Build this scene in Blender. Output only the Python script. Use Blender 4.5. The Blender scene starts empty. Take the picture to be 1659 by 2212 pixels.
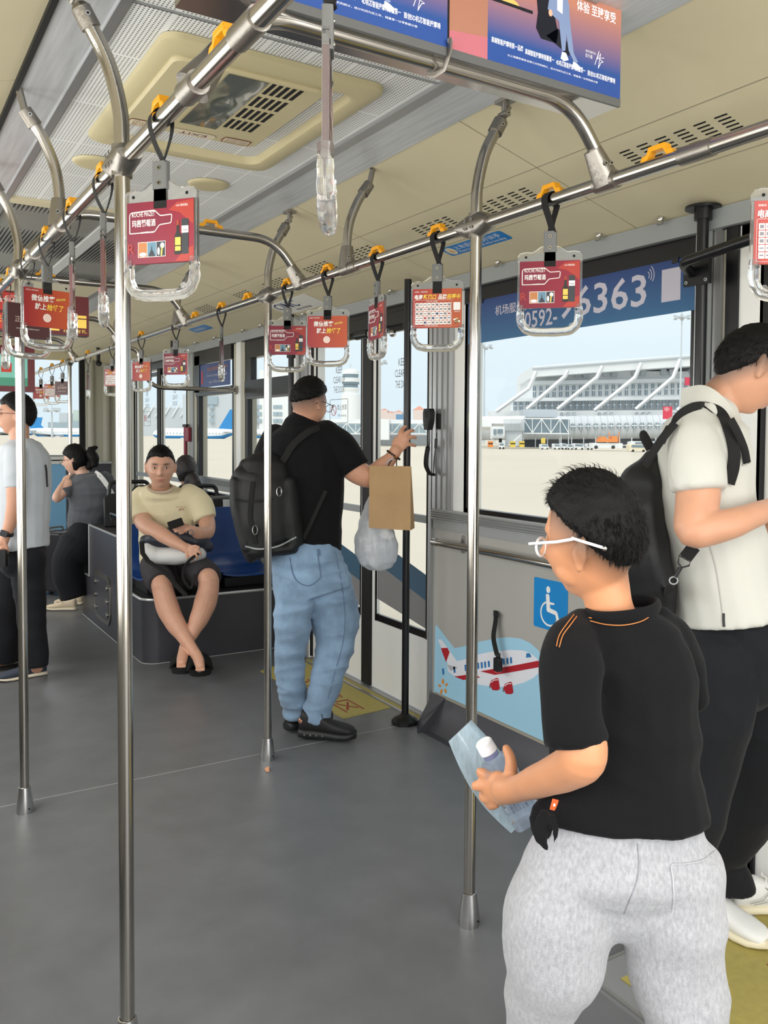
import bpy, math, random
from mathutils import Vector, Matrix, noise
random.seed(7)
S = bpy.context.scene
COL = S.collection
# ------------------------------------------------------------------ camera
FPX, PPX, PPY = 1880.6, 932.4, 1016.3
YAW, PIT, ROL = .5762, .041, .0083
EYE = Vector((0, 0, 1.52))
_cy, _sy = math.cos(YAW), math.sin(YAW)
FW = Vector((_sy*math.cos(PIT), _cy*math.cos(PIT), -math.sin(PIT)))
_r = Vector((_cy, -_sy, 0)); _u = _r.cross(FW)
RT = math.cos(ROL)*_r + math.sin(ROL)*_u
UP = -math.sin(ROL)*_r + math.cos(ROL)*_u
cd = bpy.data.cameras.new('camera'); cam = bpy.data.objects.new('camera', cd); COL.objects.link(cam)
cd.sensor_fit = 'HORIZONTAL'; cd.sensor_width = 36; cd.lens = FPX*36/1659
cd.shift_x = (829.5-PPX)/1659; cd.shift_y = (PPY-1106)/1659
cd.clip_start = .05; cd.clip_end = 3000
cam.matrix_world = Matrix((( RT.x, UP.x, -FW.x, EYE.x), (RT.y, UP.y, -FW.y, EYE.y), (RT.z, UP.z, -FW.z, EYE.z), (0, 0, 0, 1)))
S.camera = cam
# ------------------------------------------------------------------ world, light, exposure
S.view_settings.view_transform = 'Standard'; S.view_settings.look = 'None'
S.view_settings.gamma = 1; S.view_settings.use_curve_mapping = False
S.view_settings.exposure = 0.16
W = bpy.data.worlds.new('overcast sky'); S.world = W; W.use_nodes = True
wn, wl = W.node_tree.nodes, W.node_tree.links
wn.clear()
wo = wn.new('ShaderNodeOutputWorld'); wb = wn.new('ShaderNodeBackground')
wt = wn.new('ShaderNodeTexCoord'); ws = wn.new('ShaderNodeSeparateXYZ'); wr = wn.new('ShaderNodeValToRGB')
wl.new(wt.outputs['Generated'], ws.inputs[0]); wl.new(ws.outputs['Z'], wr.inputs[0]); wl.new(wr.outputs[0], wb.inputs[0]); wl.new(wb.outputs[0], wo.inputs[0])
e = wr.color_ramp.elements
e[0].position = 0; e[0].color = (.70, .81, .88, 1); e[1].position = .55; e[1].color = (1, 1, 1, 1)
k = e.new(.10); k.color = (.76, .86, .92, 1); k = e.new(.26); k.color = (.93, .97, 1, 1)
wb.inputs[1].default_value = 1.0
def area(name, loc, rot, sx, sy, power, color=(1, 1, 1)):
    l = bpy.data.lights.new(name, 'AREA'); l.shape = 'RECTANGLE'; l.size = sx; l.size_y = sy; l.energy = power; l.color = color
    o = bpy.data.objects.new(name, l); COL.objects.link(o); o.location = loc; o.rotation_euler = rot
    return o
PI = math.pi
# added fill lights, brighter than the sky, at the unseen left windows and rear
for _i in range(7): area('added_fill_left', (-.62, -1.2+1.65*_i, 1.5), (0, -PI/2, 0), 1.25, 1.25, 20, (1, .985, .95))
area('added_fill_rear', (1.0, -2.4, 1.3), (PI/2, 0, 0), 2.8, 2.2, 85, (1, .98, .95))
# added overhead fill behind the viewer, brightens the interior
area('added_fill_ceiling', (1.05, -.6, 2.5), (0, 0, 0), .5, 2.0, 30, (1, .97, .92))
sl_ = bpy.data.lights.new('hazy_sun', 'SUN'); sl_.energy = 1.3; sl_.angle = .5; sl_.color = (1, .96, .88)
so_ = bpy.data.objects.new('hazy_sun', sl_); COL.objects.link(so_); so_.rotation_euler = (Vector((_sy, _cy, 0))*.62+Vector((_cy, -_sy, 0))*.25+Vector((0, 0, -.74))).to_track_quat('-Z', 'Y').to_euler()
# ------------------------------------------------------------------ pixel to place
def ray(x, y): return FW + RT*((x-PPX)/FPX) - UP*((y-PPY)/FPX)
def PD(x, y, t): return EYE + ray(x, y)*t
def PX(x, y, v): d = ray(x, y); return EYE + d*((v-EYE.x)/d.x)
def PY(x, y, v): d = ray(x, y); return EYE + d*((v-EYE.y)/d.y)
def PZ(x, y, v): d = ray(x, y); return EYE + d*((v-EYE.z)/d.z)
V = Vector
# ------------------------------------------------------------------ materials
MATS = {}
def srgb(c):
    return tuple(((v/255)/12.92 if v/255 <= .04045 else ((v/255+.055)/1.055)**2.4) for v in c) + (1,)
def mat(name, rgb, rough=.5, metal=0, spec=.5, bump=0, bscale=60, var=0, vscale=8, trans=0, ior=1.45, emit=0, sheen=0, stretch=(1, 1, 1), coat=0, aniso=0, attr=None, alpha=1):
    if name in MATS: return MATS[name]
    m = bpy.data.materials.new(name); m.use_nodes = True; MATS[name] = m
    n, l = m.node_tree.nodes, m.node_tree.links
    p = n['Principled BSDF']; c = srgb(rgb)
    p.inputs['Base Color'].default_value = c; p.inputs['Roughness'].default_value = rough; p.inputs['Metallic'].default_value = metal
    p.inputs['Specular IOR Level'].default_value = spec; p.inputs['Transmission Weight'].default_value = trans; p.inputs['IOR'].default_value = ior
    p.inputs['Sheen Weight'].default_value = sheen; p.inputs['Coat Weight'].default_value = coat; p.inputs['Alpha'].default_value = alpha
    if aniso: p.inputs['Anisotropic'].default_value = aniso
    if emit: p.inputs['Emission Color'].default_value = c; p.inputs['Emission Strength'].default_value = emit
    m.diffuse_color = c
    if attr:
        a = n.new('ShaderNodeAttribute'); a.attribute_name = attr; l.new(a.outputs['Color'], p.inputs['Base Color'])
        if emit: l.new(a.outputs['Color'], p.inputs['Emission Color'])
    if bump or var:
        tc = n.new('ShaderNodeTexCoord'); mp = n.new('ShaderNodeMapping'); mp.inputs['Scale'].default_value = stretch
        l.new(tc.outputs['Object'], mp.inputs[0])
    if bump:
        t = n.new('ShaderNodeTexNoise'); t.inputs['Scale'].default_value = bscale; t.inputs['Detail'].default_value = 4
        b = n.new('ShaderNodeBump'); b.inputs['Strength'].default_value = min(1, bump); b.inputs['Distance'].default_value = .004*max(1, bump)
        l.new(mp.outputs[0], t.inputs[0]); l.new(t.outputs[0], b.inputs['Height']); l.new(b.outputs[0], p.inputs['Normal'])
    if var:
        t = n.new('ShaderNodeTexNoise'); t.inputs['Scale'].default_value = vscale; t.inputs['Detail'].default_value = 6; t.inputs['Roughness'].default_value = .6
        r = n.new('ShaderNodeValToRGB'); r.color_ramp.elements[0].position = .32; r.color_ramp.elements[1].position = .68
        r.color_ramp.elements[0].color = tuple(max(0, q*(1-var)) for q in c[:3]) + (1,)
        r.color_ramp.elements[1].color = tuple(min(1, q*(1+var)) for q in c[:3]) + (1,)
        l.new(mp.outputs[0], t.inputs[0]); l.new(t.outputs[0], r.inputs[0])
        if attr:
            mx = n.new('ShaderNodeMix'); mx.data_type = 'RGBA'; mx.blend_type = 'MULTIPLY'; mx.inputs[0].default_value = 1
            r.color_ramp.elements[0].color = (1-var,)*3+(1,); r.color_ramp.elements[1].color = (1, 1, 1, 1)
            l.new(a.outputs['Color'], mx.inputs[6]); l.new(r.outputs[0], mx.inputs[7]); l.new(mx.outputs[2], p.inputs['Base Color'])
        else: l.new(r.outputs[0], p.inputs['Base Color'])
    return m
def glassmat(name, tint=(1, 1, 1), gl=.06):
    m = bpy.data.materials.new(name); m.use_nodes = True; MATS[name] = m
    n, l = m.node_tree.nodes, m.node_tree.links; n.clear()
    o = n.new('ShaderNodeOutputMaterial'); mx = n.new('ShaderNodeMixShader'); t = n.new('ShaderNodeBsdfTransparent'); g = n.new('ShaderNodeBsdfGlossy')
    t.inputs[0].default_value = tint + (1,); g.inputs['Roughness'].default_value = .02; mx.inputs[0].default_value = gl
    l.new(t.outputs[0], mx.inputs[1]); l.new(g.outputs[0], mx.inputs[2]); l.new(mx.outputs[0], o.inputs[0])
    return m
steel = mat('brushed_steel', (176, 172, 165), .16, 1, bump=.05, bscale=400, stretch=(1, 1, .02))
steel_rail = mat('brushed_steel_rail', (178, 174, 168), .2, 1)
cast = mat('cast_aluminium', (150, 146, 140), .38, 1, bump=.2, bscale=90)
satin = mat('satin_steel', (196, 196, 196), .22, 1)
alu = mat('brushed_aluminium', (206, 210, 214), .36, .4, var=.12, vscale=5, stretch=(14, .7, 14))
alu_trim = mat('aluminium_trim', (176, 178, 180), .4, .8)
cream = mat('cream_panel', (206, 197, 166), .55, var=.02, vscale=3)
beige = mat('beige_plastic', (196, 186, 148), .5, bump=.08, bscale=300)
perf = mat('white_perforated_sheet', (206, 209, 208), .5)
hole = mat('hole_black', (14, 14, 16), .9)
floor_m = mat('grey_rubber_floor', (98, 100, 103), .38, spec=.5, bump=.05, bscale=500, var=.10, vscale=5)
seam_m = mat('floor_weld', (150, 150, 150), .5)
dgrey = mat('dark_grey_lining', (62, 62, 68), .38, bump=.06, bscale=500)
wallgrey = mat('grey_wall_panel', (168, 166, 160), .5, bump=.05, bscale=600)
white_p = mat('white_paint', (226, 227, 224), .35)
greyband = mat('grey_band', (150, 155, 156), .45)
black_p = mat('black_paint', (14, 15, 18), .3)
rubber = mat('black_rubber', (16, 16, 17), .6)
black_pl = mat('black_plastic', (24, 24, 26), .42)
grey_pl = mat('grey_plastic', (104, 105, 104), .5)
web = mat('black_webbing', (26, 26, 26), .85, bump=.6, bscale=900)
yellow_pl = mat('yellow_plastic', (232, 160, 20), .38)
chrome = mat('chrome', (200, 200, 196), .12, 1)
clear = mat('clear_acrylic', (250, 250, 248), .06, trans=.93, ior=1.3)
smoky = glassmat('smoky_acrylic', (.74, .70, .62), .12)
pane = glassmat('window_pane', (.97, .985, .985), .004)
white_i = mat('white_print', (236, 234, 230), .5)
black_i = mat('black_print', (20, 20, 22), .5)
olive = mat('yellow_olive_mat', (164, 152, 84), .6, bump=.15, bscale=900, var=.08, vscale=40)
red_txt = mat('red_floor_print', (140, 52, 40), .6)
blue_seat = mat('blue_seat_plastic', (30, 70, 140), .24, coat=.3)
# ------------------------------------------------------------------ mesh builder
WM = {}
TXT = {}
def textgeo(s, bold=0, ital=0):
    k = (s, bold, ital)
    if k in TXT: return TXT[k]
    c = bpy.data.curves.new('t', 'FONT'); c.body = s; c.size = 1; c.align_x = 'LEFT'; c.resolution_u = 2
    c.offset = bold; c.shear = ital; c.fill_mode = 'FRONT' if hasattr(c, 'fill_mode') else c.fill_mode
    o = bpy.data.objects.new('t', c); COL.objects.link(o)
    dg = bpy.context.evaluated_depsgraph_get(); me = bpy.data.meshes.new_from_object(o.evaluated_get(dg))
    vs = [v.co.copy() for v in me.vertices]; fs = [tuple(p.vertices) for p in me.polygons]
    bpy.data.objects.remove(o); bpy.data.meshes.remove(me)
    if vs:
        x0 = min(v.x for v in vs); x1 = max(v.x for v in vs); y0 = min(v.y for v in vs); y1 = max(v.y for v in vs)
    else: x0 = y0 = 0; x1 = y1 = 1
    TXT[k] = (vs, fs, x0, x1, y0, y1)
    return TXT[k]
def frame(o, x, y):
    x = V(x).normalized(); y = V(y); y = (y - x*y.dot(x)).normalized(); z = x.cross(y)
    return Matrix(((x.x, y.x, z.x, o[0]), (x.y, y.y, z.y, o[1]), (x.z, y.z, z.z, o[2]), (0, 0, 0, 1)))
class MB:
    def __init__(s): s.v = []; s.f = []; s.m = []; s.mats = []
    def mi(s, m):
        if m not in s.mats: s.mats.append(m)
        return s.mats.index(m)
    def add(s, vs, fs, m, M=None):
        b = len(s.v); k = s.mi(m)
        s.v += [tuple(M @ V(v)) for v in vs] if M else [tuple(v) for v in vs]
        s.f += [tuple(b+i for i in f) for f in fs]; s.m += [k]*len(fs)
        return s
    def bb(s, a, b, m, M=None):
        x0, y0, z0 = a; x1, y1, z1 = b
        x0, x1 = sorted((x0, x1)); y0, y1 = sorted((y0, y1)); z0, z1 = sorted((z0, z1))
        vs = [(x0, y0, z0), (x1, y0, z0), (x1, y1, z0), (x0, y1, z0), (x0, y0, z1), (x1, y0, z1), (x1, y1, z1), (x0, y1, z1)]
        return s.add(vs, [(0, 3, 2, 1), (4, 5, 6, 7), (0, 1, 5, 4), (1, 2, 6, 5), (2, 3, 7, 6), (3, 0, 4, 7)], m, M)
    def prism(s, poly, d, m, M=None, z0=0):
        n = len(poly); a = sum(poly[i][0]*poly[(i+1) % n][1]-poly[(i+1) % n][0]*poly[i][1] for i in range(n))
        if a < 0: poly = poly[::-1]
        vs = [(x, y, z0) for x, y in poly] + [(x, y, z0+d) for x, y in poly]
        fs = [tuple(range(n))[::-1], tuple(range(n, 2*n))] + [(i, (i+1) % n, (i+1) % n+n, i+n) for i in range(n)]
        return s.add(vs, fs, m, M)
    def sweep(s, pts, rad, m, n=12, M=None, cap=True, asp=1, up=None, closed=False):
        pts = [V(p) for p in pts]; N = len(pts)
        if not hasattr(rad, '__len__'): rad = [rad]*N
        rings = []; w = None
        for i, p in enumerate(pts):
            if closed: t = pts[(i+1) % N]-pts[i-1]
            else: t = (pts[min(i+1, N-1)]-pts[max(i-1, 0)])
            t = t.normalized()
            if w is None:
                h = V(up) if up else (V((0, 0, 1)) if abs(t.z) < .9 else V((1, 0, 0)))
                w = (h - t*h.dot(t)).normalized()
            else: w = (w - t*w.dot(t)).normalized()
            q = t.cross(w)
            rings.append([p + (w*math.cos(2*PI*j/n) + q*math.sin(2*PI*j/n)*asp)*rad[i] for j in range(n)])
        vs = [v for r in rings for v in r]; fs = []
        for i in range(N if closed else N-1):
            a, b = i*n, ((i+1) % N)*n
            for j in range(n): fs.append((a+j, a+(j+1) % n, b+(j+1) % n, b+j))
        if cap and not closed: fs += [tuple(range(n))[::-1], tuple(range((N-1)*n, N*n))]
        return s.add(vs, fs, m, M)
    def cyl(s, a, b, r, m, n=16, r2=None, M=None): return s.sweep([a, b], [r, r if r2 is None else r2], m, n, M)
    def lathe(s, prof, m, n=24, M=None):
        N = len(prof); vs = []; fs = []
        for r, z in prof: vs += [(r*math.cos(2*PI*j/n), r*math.sin(2*PI*j/n), z) for j in range(n)]
        for i in range(N-1):
            for j in range(n): fs.append((i*n+j, i*n+(j+1) % n, (i+1)*n+(j+1) % n, (i+1)*n+j))
        fs += [tuple(range(n))[::-1], tuple(range((N-1)*n, N*n))]
        return s.add(vs, fs, m, M)
    def ell(s, c, r, m, M=None, n=16, k=10):
        if not hasattr(r, '__len__'): r = (r, r, r)
        vs = [(c[0], c[1], c[2]-r[2])]; fs = []
        for i in range(1, k):
            a = -PI/2+PI*i/k
            vs += [(c[0]+r[0]*math.cos(a)*math.cos(2*PI*j/n), c[1]+r[1]*math.cos(a)*math.sin(2*PI*j/n), c[2]+r[2]*math.sin(a)) for j in range(n)]
        vs.append((c[0], c[1], c[2]+r[2])); T = len(vs)-1
        for j in range(n): fs.append((0, 1+(j+1) % n, 1+j)); fs.append((T, T-n+j, T-n+(j+1) % n))
        for i in range(k-2):
            for j in range(n): a = 1+i*n; fs.append((a+j, a+(j+1) % n, a+n+(j+1) % n, a+n+j))
        return s.add(vs, fs, m, M)
    def text(s, st, x, y, h, m, M, d=.0006, w=None, anchor='l', bold=.0, ital=0, z=0, cap=None):
        """h: height of the glyph box; w: total width to stretch to"""
        vs, fs, x0, x1, y0, y1 = textgeo(st, bold, ital)
        if not vs: return s
        ky = h/(cap or (y1-y0)); kx = (w/(x1-x0)) if w else ky
        ox = x - (0 if anchor == 'l' else (x1-x0)*kx/2)
        return s.add([((v.x-x0)*kx+ox, (v.y-y0)*ky+y, z+d) for v in vs], fs, m, M)
    def build(s, name, parent=None, local=False, label=None, cat=None, group=None, kind=None, smooth=35, bevel=0, loc=None, rotz=0):
        me = bpy.data.meshes.new(name)
        Mi = None; Mw = Matrix()
        if parent is not None: Mw = WM[parent.name]
        elif loc is not None: Mw = Matrix.Translation(loc) @ Matrix.Rotation(rotz, 4, 'Z')
        vs = s.v
        if not local and Mw != Matrix(): Mi = Mw.inverted(); vs = [tuple(Mi @ V(v)) for v in s.v]
        me.from_pydata(vs, [], s.f)
        for m in s.mats: me.materials.append(m)
        me.polygons.foreach_set('material_index', s.m)
        me.update()
        if smooth:
            me.shade_smooth(); me.set_sharp_from_angle(angle=math.radians(smooth))
        o = bpy.data.objects.new(name, me); COL.objects.link(o)
        WM[o.name] = Mw
        if parent is not None: o.parent = parent
        elif loc is not None: o.location = loc; o.rotation_euler = (0, 0, rotz)
        if bevel:
            b = o.modifiers.new('bevel', 'BEVEL'); b.width = bevel; b.segments = 2; b.limit_method = 'ANGLE'; b.angle_limit = .6
        return tag(o, label, cat, group, kind)
def tag(o, label=None, cat=None, group=None, kind=None):
    for k, v in (('label', label), ('category', cat), ('group', group), ('kind', kind)):
        if v: o[k] = v
    return o
def thing(name, label, cat, loc=(0, 0, 0), rotz=0, group=None):
    o = bpy.data.objects.new(name, None); COL.objects.link(o); o.empty_display_size = .05
    o.location = loc; o.rotation_euler = (0, 0, rotz)
    WM[o.name] = Matrix.Translation(loc) @ Matrix.Rotation(rotz, 4, 'Z')
    return tag(o, label, cat, group)
def copy_tree(o, parent=None, loc=None, rotz=None, label=None, group=None):
    c = o.copy(); COL.objects.link(c); WM[c.name] = WM[o.name]
    if parent is not None: c.parent = parent
    if loc is not None: c.location = loc
    if rotz is not None: c.rotation_euler = (c.rotation_euler[0], c.rotation_euler[1], rotz)
    if label: c['label'] = label
    if group: c['group'] = group
    for ch in list(o.children): copy_tree(ch, c)
    return c
def cr(pts, k=6, closed=False):
    """Catmull-Rom through points"""
    P = [V(p) for p in pts]; n = len(P); out = []
    for i in range(n if closed else n-1):
        p0 = P[i-1] if (i > 0 or closed) else P[0]*2-P[1]
        p1 = P[i]; p2 = P[(i+1) % n]; p3 = P[(i+2) % n] if (i+2 < n or closed) else P[-1]*2-P[-2]
        for j in range(k):
            t = j/k
            out.append(.5*((2*p1)+(p2-p0)*t+(2*p0-5*p1+4*p2-p3)*t*t+(3*p1-p0-3*p2+p3)*t**3))
    if not closed: out.append(P[-1])
    return out
def fillet(pts, r, k=8):
    """polyline with rounded corners"""
    P = [V(p) for p in pts]; out = [P[0]]
    for i in range(1, len(P)-1):
        a = (P[i-1]-P[i]); b = (P[i+1]-P[i]); rr = min(r, a.length*.49, b.length*.49)
        s = P[i]+a.normalized()*rr; e_ = P[i]+b.normalized()*rr
        for j in range(k+1):
            t = j/k; out.append(s*(1-t)**2+P[i]*2*t*(1-t)+e_*t*t)
    out.append(P[-1]); return out
def rrect(x0, y0, x1, y1, r, k=5):
    out = []
    for cx, cy, a in ((x1-r, y0+r, -90), (x1-r, y1-r, 0), (x0+r, y1-r, 90), (x0+r, y0+r, 180)):
        for j in range(k+1):
            t = math.radians(a+90*j/k); out.append((cx+r*math.cos(t), cy+r*math.sin(t)))
    return out
def circ(cx, cy, rx, ry=None, n=20):
    ry = ry or rx
    return [(cx+rx*math.cos(2*PI*i/n), cy+ry*math.sin(2*PI*i/n)) for i in range(n)]
# ================================================================== STRUCTURE
XW = 2.5
def perfmat(name, base, pitch, rad, blk, gap, elong=1):
    m = mat(name, base, .5); n, l = m.node_tree.nodes, m.node_tree.links; p = n['Principled BSDF']
    tc = n.new('ShaderNodeTexCoord'); sp = n.new('ShaderNodeSeparateXYZ'); l.new(tc.outputs['Object'], sp.inputs[0])
    def M(op, a, b=None, c=None):
        q = n.new('ShaderNodeMath'); q.operation = op
        for i, v in enumerate((a, b, c)):
            if v is None: continue
            if hasattr(v, 'links') or hasattr(v, 'is_linked'): l.new(v, q.inputs[i])
            else: q.inputs[i].default_value = v
        return q.outputs[0]
    ax = []
    for k, s in (('X', 1), ('Y', elong)):
        f = M('FRACT', M('DIVIDE', M('ADD', sp.outputs[k], 50), pitch*s))
        ax.append(M('MULTIPLY', M('SUBTRACT', f, .5), pitch*s/s))
    d = M('SQRT', M('ADD', M('MULTIPLY', ax[0], ax[0]), M('MULTIPLY', ax[1], ax[1])))
    msk = M('LESS_THAN', d, rad)
    for k, nb in (('X', blk[0]), ('Y', blk[1])):
        cell = pitch*(elong if k == 'Y' else 1)
        g = M('FRACT', M('DIVIDE', M('ADD', sp.outputs[k], 50), cell*nb))
        msk = M('MULTIPLY', msk, M('GREATER_THAN', g, gap/nb))
    mx = n.new('ShaderNodeMix'); mx.data_type = 'RGBA'; l.new(msk, mx.inputs[0])
    mx.inputs[6].default_value = srgb(base); mx.inputs[7].default_value = srgb((22, 22, 24)); l.new(mx.outputs[2], p.inputs['Base Color'])
    return m
perf_m = perfmat('perforated_white_sheet', (232, 234, 232), .0105, .0024, (12, 40), 1, 1)
grille_m = perfmat('dark_slotted_grille', (132, 132, 126), .019, .0062, (400, 400), 0, 60)
Y0, Y1 = -2.2, 11.0
# floor
b = MB(); b.bb((-.46, Y0, -.04), (2.56, Y1, 0), floor_m)
b.bb((-.44, 3.848, -.001), (2.38, 3.853, .0006), seam_m)
b.build('floor', kind='structure', smooth=0)
b = MB(); b.bb((2.48, 3.86, .001), (2.51, 5.32, .014), alu_trim); b.bb((2.435, 3.86, .0), (2.45, 5.32, .006), alu_trim); b.bb((2.45, 3.86, .001), (2.48, 5.32, .004), olive)
b.build('trim_1', kind='structure', smooth=0)
# ceiling: flat centre, metal strips, sloped cream sides
b = MB()
b.bb((.545, -2.2, 2.55), (1.42, 2.17, 2.58), perf_m); b.bb((.545, 2.175, 2.552), (1.42, 4.24, 2.58), perf_m)
b.bb((.545, 2.168, 2.545), (1.42, 2.174, 2.56), alu_trim); b.bb((.5, 4.24, 2.54), (1.46, 4.33, 2.58), cream)
b.bb((.545, 4.33, 2.555), (1.0, 6.4, 2.58), grille_m); b.bb((1.0, 4.33, 2.545), (1.06, 6.4, 2.58), perf); b.bb((1.06, 4.33, 2.555), (1.42, 6.4, 2.58), grille_m)
b.bb((.5, 6.4, 2.54), (1.46, 11, 2.58), cream)
for x0, x1 in ((.52, .545), (1.42, 1.46)): b.bb((x0, Y0, 2.538), (x1, Y1, 2.58), alu_trim)
for x0, x1 in ((.398, .52), (1.46, 1.645)): b.bb((x0, Y0, 2.546), (x1, Y1, 2.58), alu)
b.bb((.383, Y0, 2.535), (.398, Y1, 2.58), rubber)
b.build('ceiling', kind='structure', smooth=0)
KS = .245/.85
for sd, nm in ((1, 'trim_2'), (-1, 'trim_3')):
    b = MB()
    mx_ = lambda x: x if sd == 1 else 2.06-x
    ys = [Y0, .7, 2.39, 3.69, 5.6, 7.3, 9.0, Y1] if sd == 1 else [Y0, 1.1, 2.85, 4.4, Y1]
    if sd == -1: mx_ = lambda x: .385-(x-1.65)
    for a, c in zip(ys[:-1], ys[1:]):
        poly = [(mx_(1.65), 2.55), (mx_(2.52), 2.55-.87*KS), (mx_(2.52), 2.33), (mx_(1.65), 2.60)]
        vs = [(x, a+.0035, z) for x, z in poly]+[(x, c-.0035, z) for x, z in poly]
        b.add(vs, [(0, 1, 2, 3), (7, 6, 5, 4), (0, 4, 5, 1), (1, 5, 6, 2), (2, 6, 7, 3), (3, 7, 4, 0)], cream)
    # long folded seams
    for x in (1.978, 2.228):
        M = Matrix.Translation((mx_(x), 0, 2.55-(x-1.65)*KS)) 
        b.bb((-.0015, Y0, -.0012), (.0015, Y1, .002), mat('panel_fold', (140, 134, 116), .7), M)
    # seam backing
    for y in ys[1:-1]:
        poly = [(mx_(1.65), 2.556), (mx_(2.52), 2.556-.87*KS), (mx_(2.52), 2.325), (mx_(1.65), 2.59)]
        vs = [(x, y-.006, z) for x, z in poly]+[(x, y+.006, z) for x, z in poly]
        b.add(vs, [(0, 1, 2, 3), (7, 6, 5, 4), (0, 4, 5, 1), (1, 5, 6, 2), (2, 6, 7, 3), (3, 7, 4, 0)], hole)
    b.build(nm, kind='structure', smooth=0)
def slope_frame(x, y):  # local x along the bus, local y up the slope, z into the room
    return frame((x, y, 2.55-(x-1.65)*KS), (0, -1, 0), (-1, 0, KS))
# vent slots in the sloped panel
b = MB()
for y0, y1, pit in ((1.58, 2.08, .075), (2.48, 2.86, .066), (3.0, 3.35, .06), (3.72, 3.98, .05), (4.15, 4.5, .05), (4.75, 5.1, .05), (5.3, 5.6, .05), (6.1, 6.4, .05)):
    n = int((y1-y0)/pit)
    for i in range(n):
        for j in range(5):
            b.prism(rrect(-.020*pit/.066, -.0032, .020*pit/.066, .0032, .003, 3), .0016, hole, slope_frame(2.055+.0175*j, y1-pit*(i+.5)), z0=-.0008)
b.build('trim_6', kind='structure', smooth=0)
# ---- right wall
WP = lambda u, v, x=XW: PX(u, v, x)
def wf(y, z, x=XW): return frame((x, y, z), (0, -1, 0), (0, 0, 1))   # local x towards the viewer, y up, z into the room... 
b = MB()
b.bb((2.47, Y0, 2.24), (2.6, Y1, 2.31), greyband)           # curved cove above the windows
b.bb((2.51, 1.88, 0), (2.6, 3.86, 1.13), wallgrey)          # wheelchair bay panel
b.bb((2.505, 3.54, 1.08), (2.6, 3.86, 2.3), white_p); b.bb((2.49, 3.838, 0), (2.6, 3.862, 2.26), alu_trim)             # post by the door
for y in (3.65, 3.70, 3.75, 3.80): b.bb((2.492, y, 1.13), (2.51, y+.03, 2.26), alu_trim)
b.bb((2.505, 1.97, .0), (2.6, 2.10, 2.3), mat('putty_post', (176, 174, 160), .5)); b.bb((2.49, 1.935, .0), (2.6, 1.985, 2.3), black_p); b.bb((2.5, 1.84, .0), (2.6, 1.935, 2.3), white_p)
for y, m_ in ((2.115, alu_trim), (2.075, greyband), (2.035, alu_trim)): b.bb((2.488, y-.03, .0), (2.51, y, 2.26), m_)
b.bb((2.5, 5.33, 0), (2.6, 5.62, 2.3), white_p)
b.bb((2.48, 5.36, 0), (2.51, 5.45, 2.25), alu_trim); b.bb((2.48, 5.49, 0), (2.51, 5.53, 2.25), alu_trim)
b.bb((2.5, 6.55, .9), (2.6, 6.79, 2.3), mat('putty_post', (176, 174, 160), .5)); b.bb((2.485, 6.60, .9), (2.51, 6.70, 2.24), white_p)
b.bb((2.5, 7.74, 0), (2.6, 8.02, 2.3), mat('putty_post', (176, 174, 160), .5)); b.bb((2.485, 7.80, .9), (2.51, 7.9, 2.24), greyband)
b.bb((2.51, 5.6, 0), (2.6, 8.0, 1.0), mat('grey_side_lining', (176, 180, 178), .5))
b.bb((2.5, 9.92, 0), (2.6, 11.05, 2.3), mat('putty_post', (176, 174, 160), .5))
# window header, black
for y0, y1 in ((-.2, 1.93), (2.09, 3.56), (3.86, 5.33), (5.62, 6.55), (6.8, 7.74), (8.02, 9.92)): b.bb((2.5, y0, 2.165), (2.58, y1, 2.25), black_p)
b.bb((2.495, Y0, 2.236), (2.5, Y1, 2.25), rubber)
b.build('wall_right', kind='structure', smooth=0)
# ribbed sills
b = MB()
for y0, y1 in ((2.12, 3.83), (5.6, 7.74)):
    b.bb((2.49, y0, 1.075), (2.53, y1, 1.135), mat('sill_grey', (150, 152, 152), .45)); 
    for i in range(4): b.cyl((2.488, y0, 1.085+i*.012), (2.488, y1, 1.085+i*.012), .005, alu_trim, 8)
    b.bb((2.5, y0, 1.03), (2.535, y1, 1.075), mat('sill_grey', (150, 152, 152), .45))
b.build('trim_4', kind='structure')
# black slanted skirt under the bay panel and its gusset
b = MB()
pr = [(2.51, .15), (2.50, .15), (2.47, .10), (2.435, .035), (2.40, .003), (2.36, .001), (2.36, 0), (2.51, 0)]
vs = [(x, 1.86, z) for x, z in pr]+[(x, 3.72, z) for x, z in pr]; n = len(pr)
b.add(vs, [tuple(range(n)), tuple(range(2*n-1, n-1, -1))]+[(i, i+n, (i+1) % n+n, (i+1) % n) for i in range(n)], dgrey)
b.bb((2.5, 1.86, .145), (2.508, 3.80, .162), mat('putty_strip', (158, 152, 138), .6))
b.build('baseboard_right', kind='structure')
b = MB()
A, B_, C_ = V((2.5, 3.84, .15)), V((2.36, 3.86, .0)), V((2.5, 3.86, 0))
for dy, m in ((0, dgrey),):
    vs = [(2.5, 3.70, .155), (2.33, 3.70, .0), (2.5, 3.70, 0), (2.5, 3.82, .155), (2.40, 3.82, 0), (2.5, 3.82, 0)]
    b.add(vs, [(0, 1, 2), (5, 4, 3), (0, 3, 4, 1), (1, 4, 5, 2), (2, 5, 3, 0)], m)
b.build('trim_5', kind='structure', smooth=0)
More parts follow.
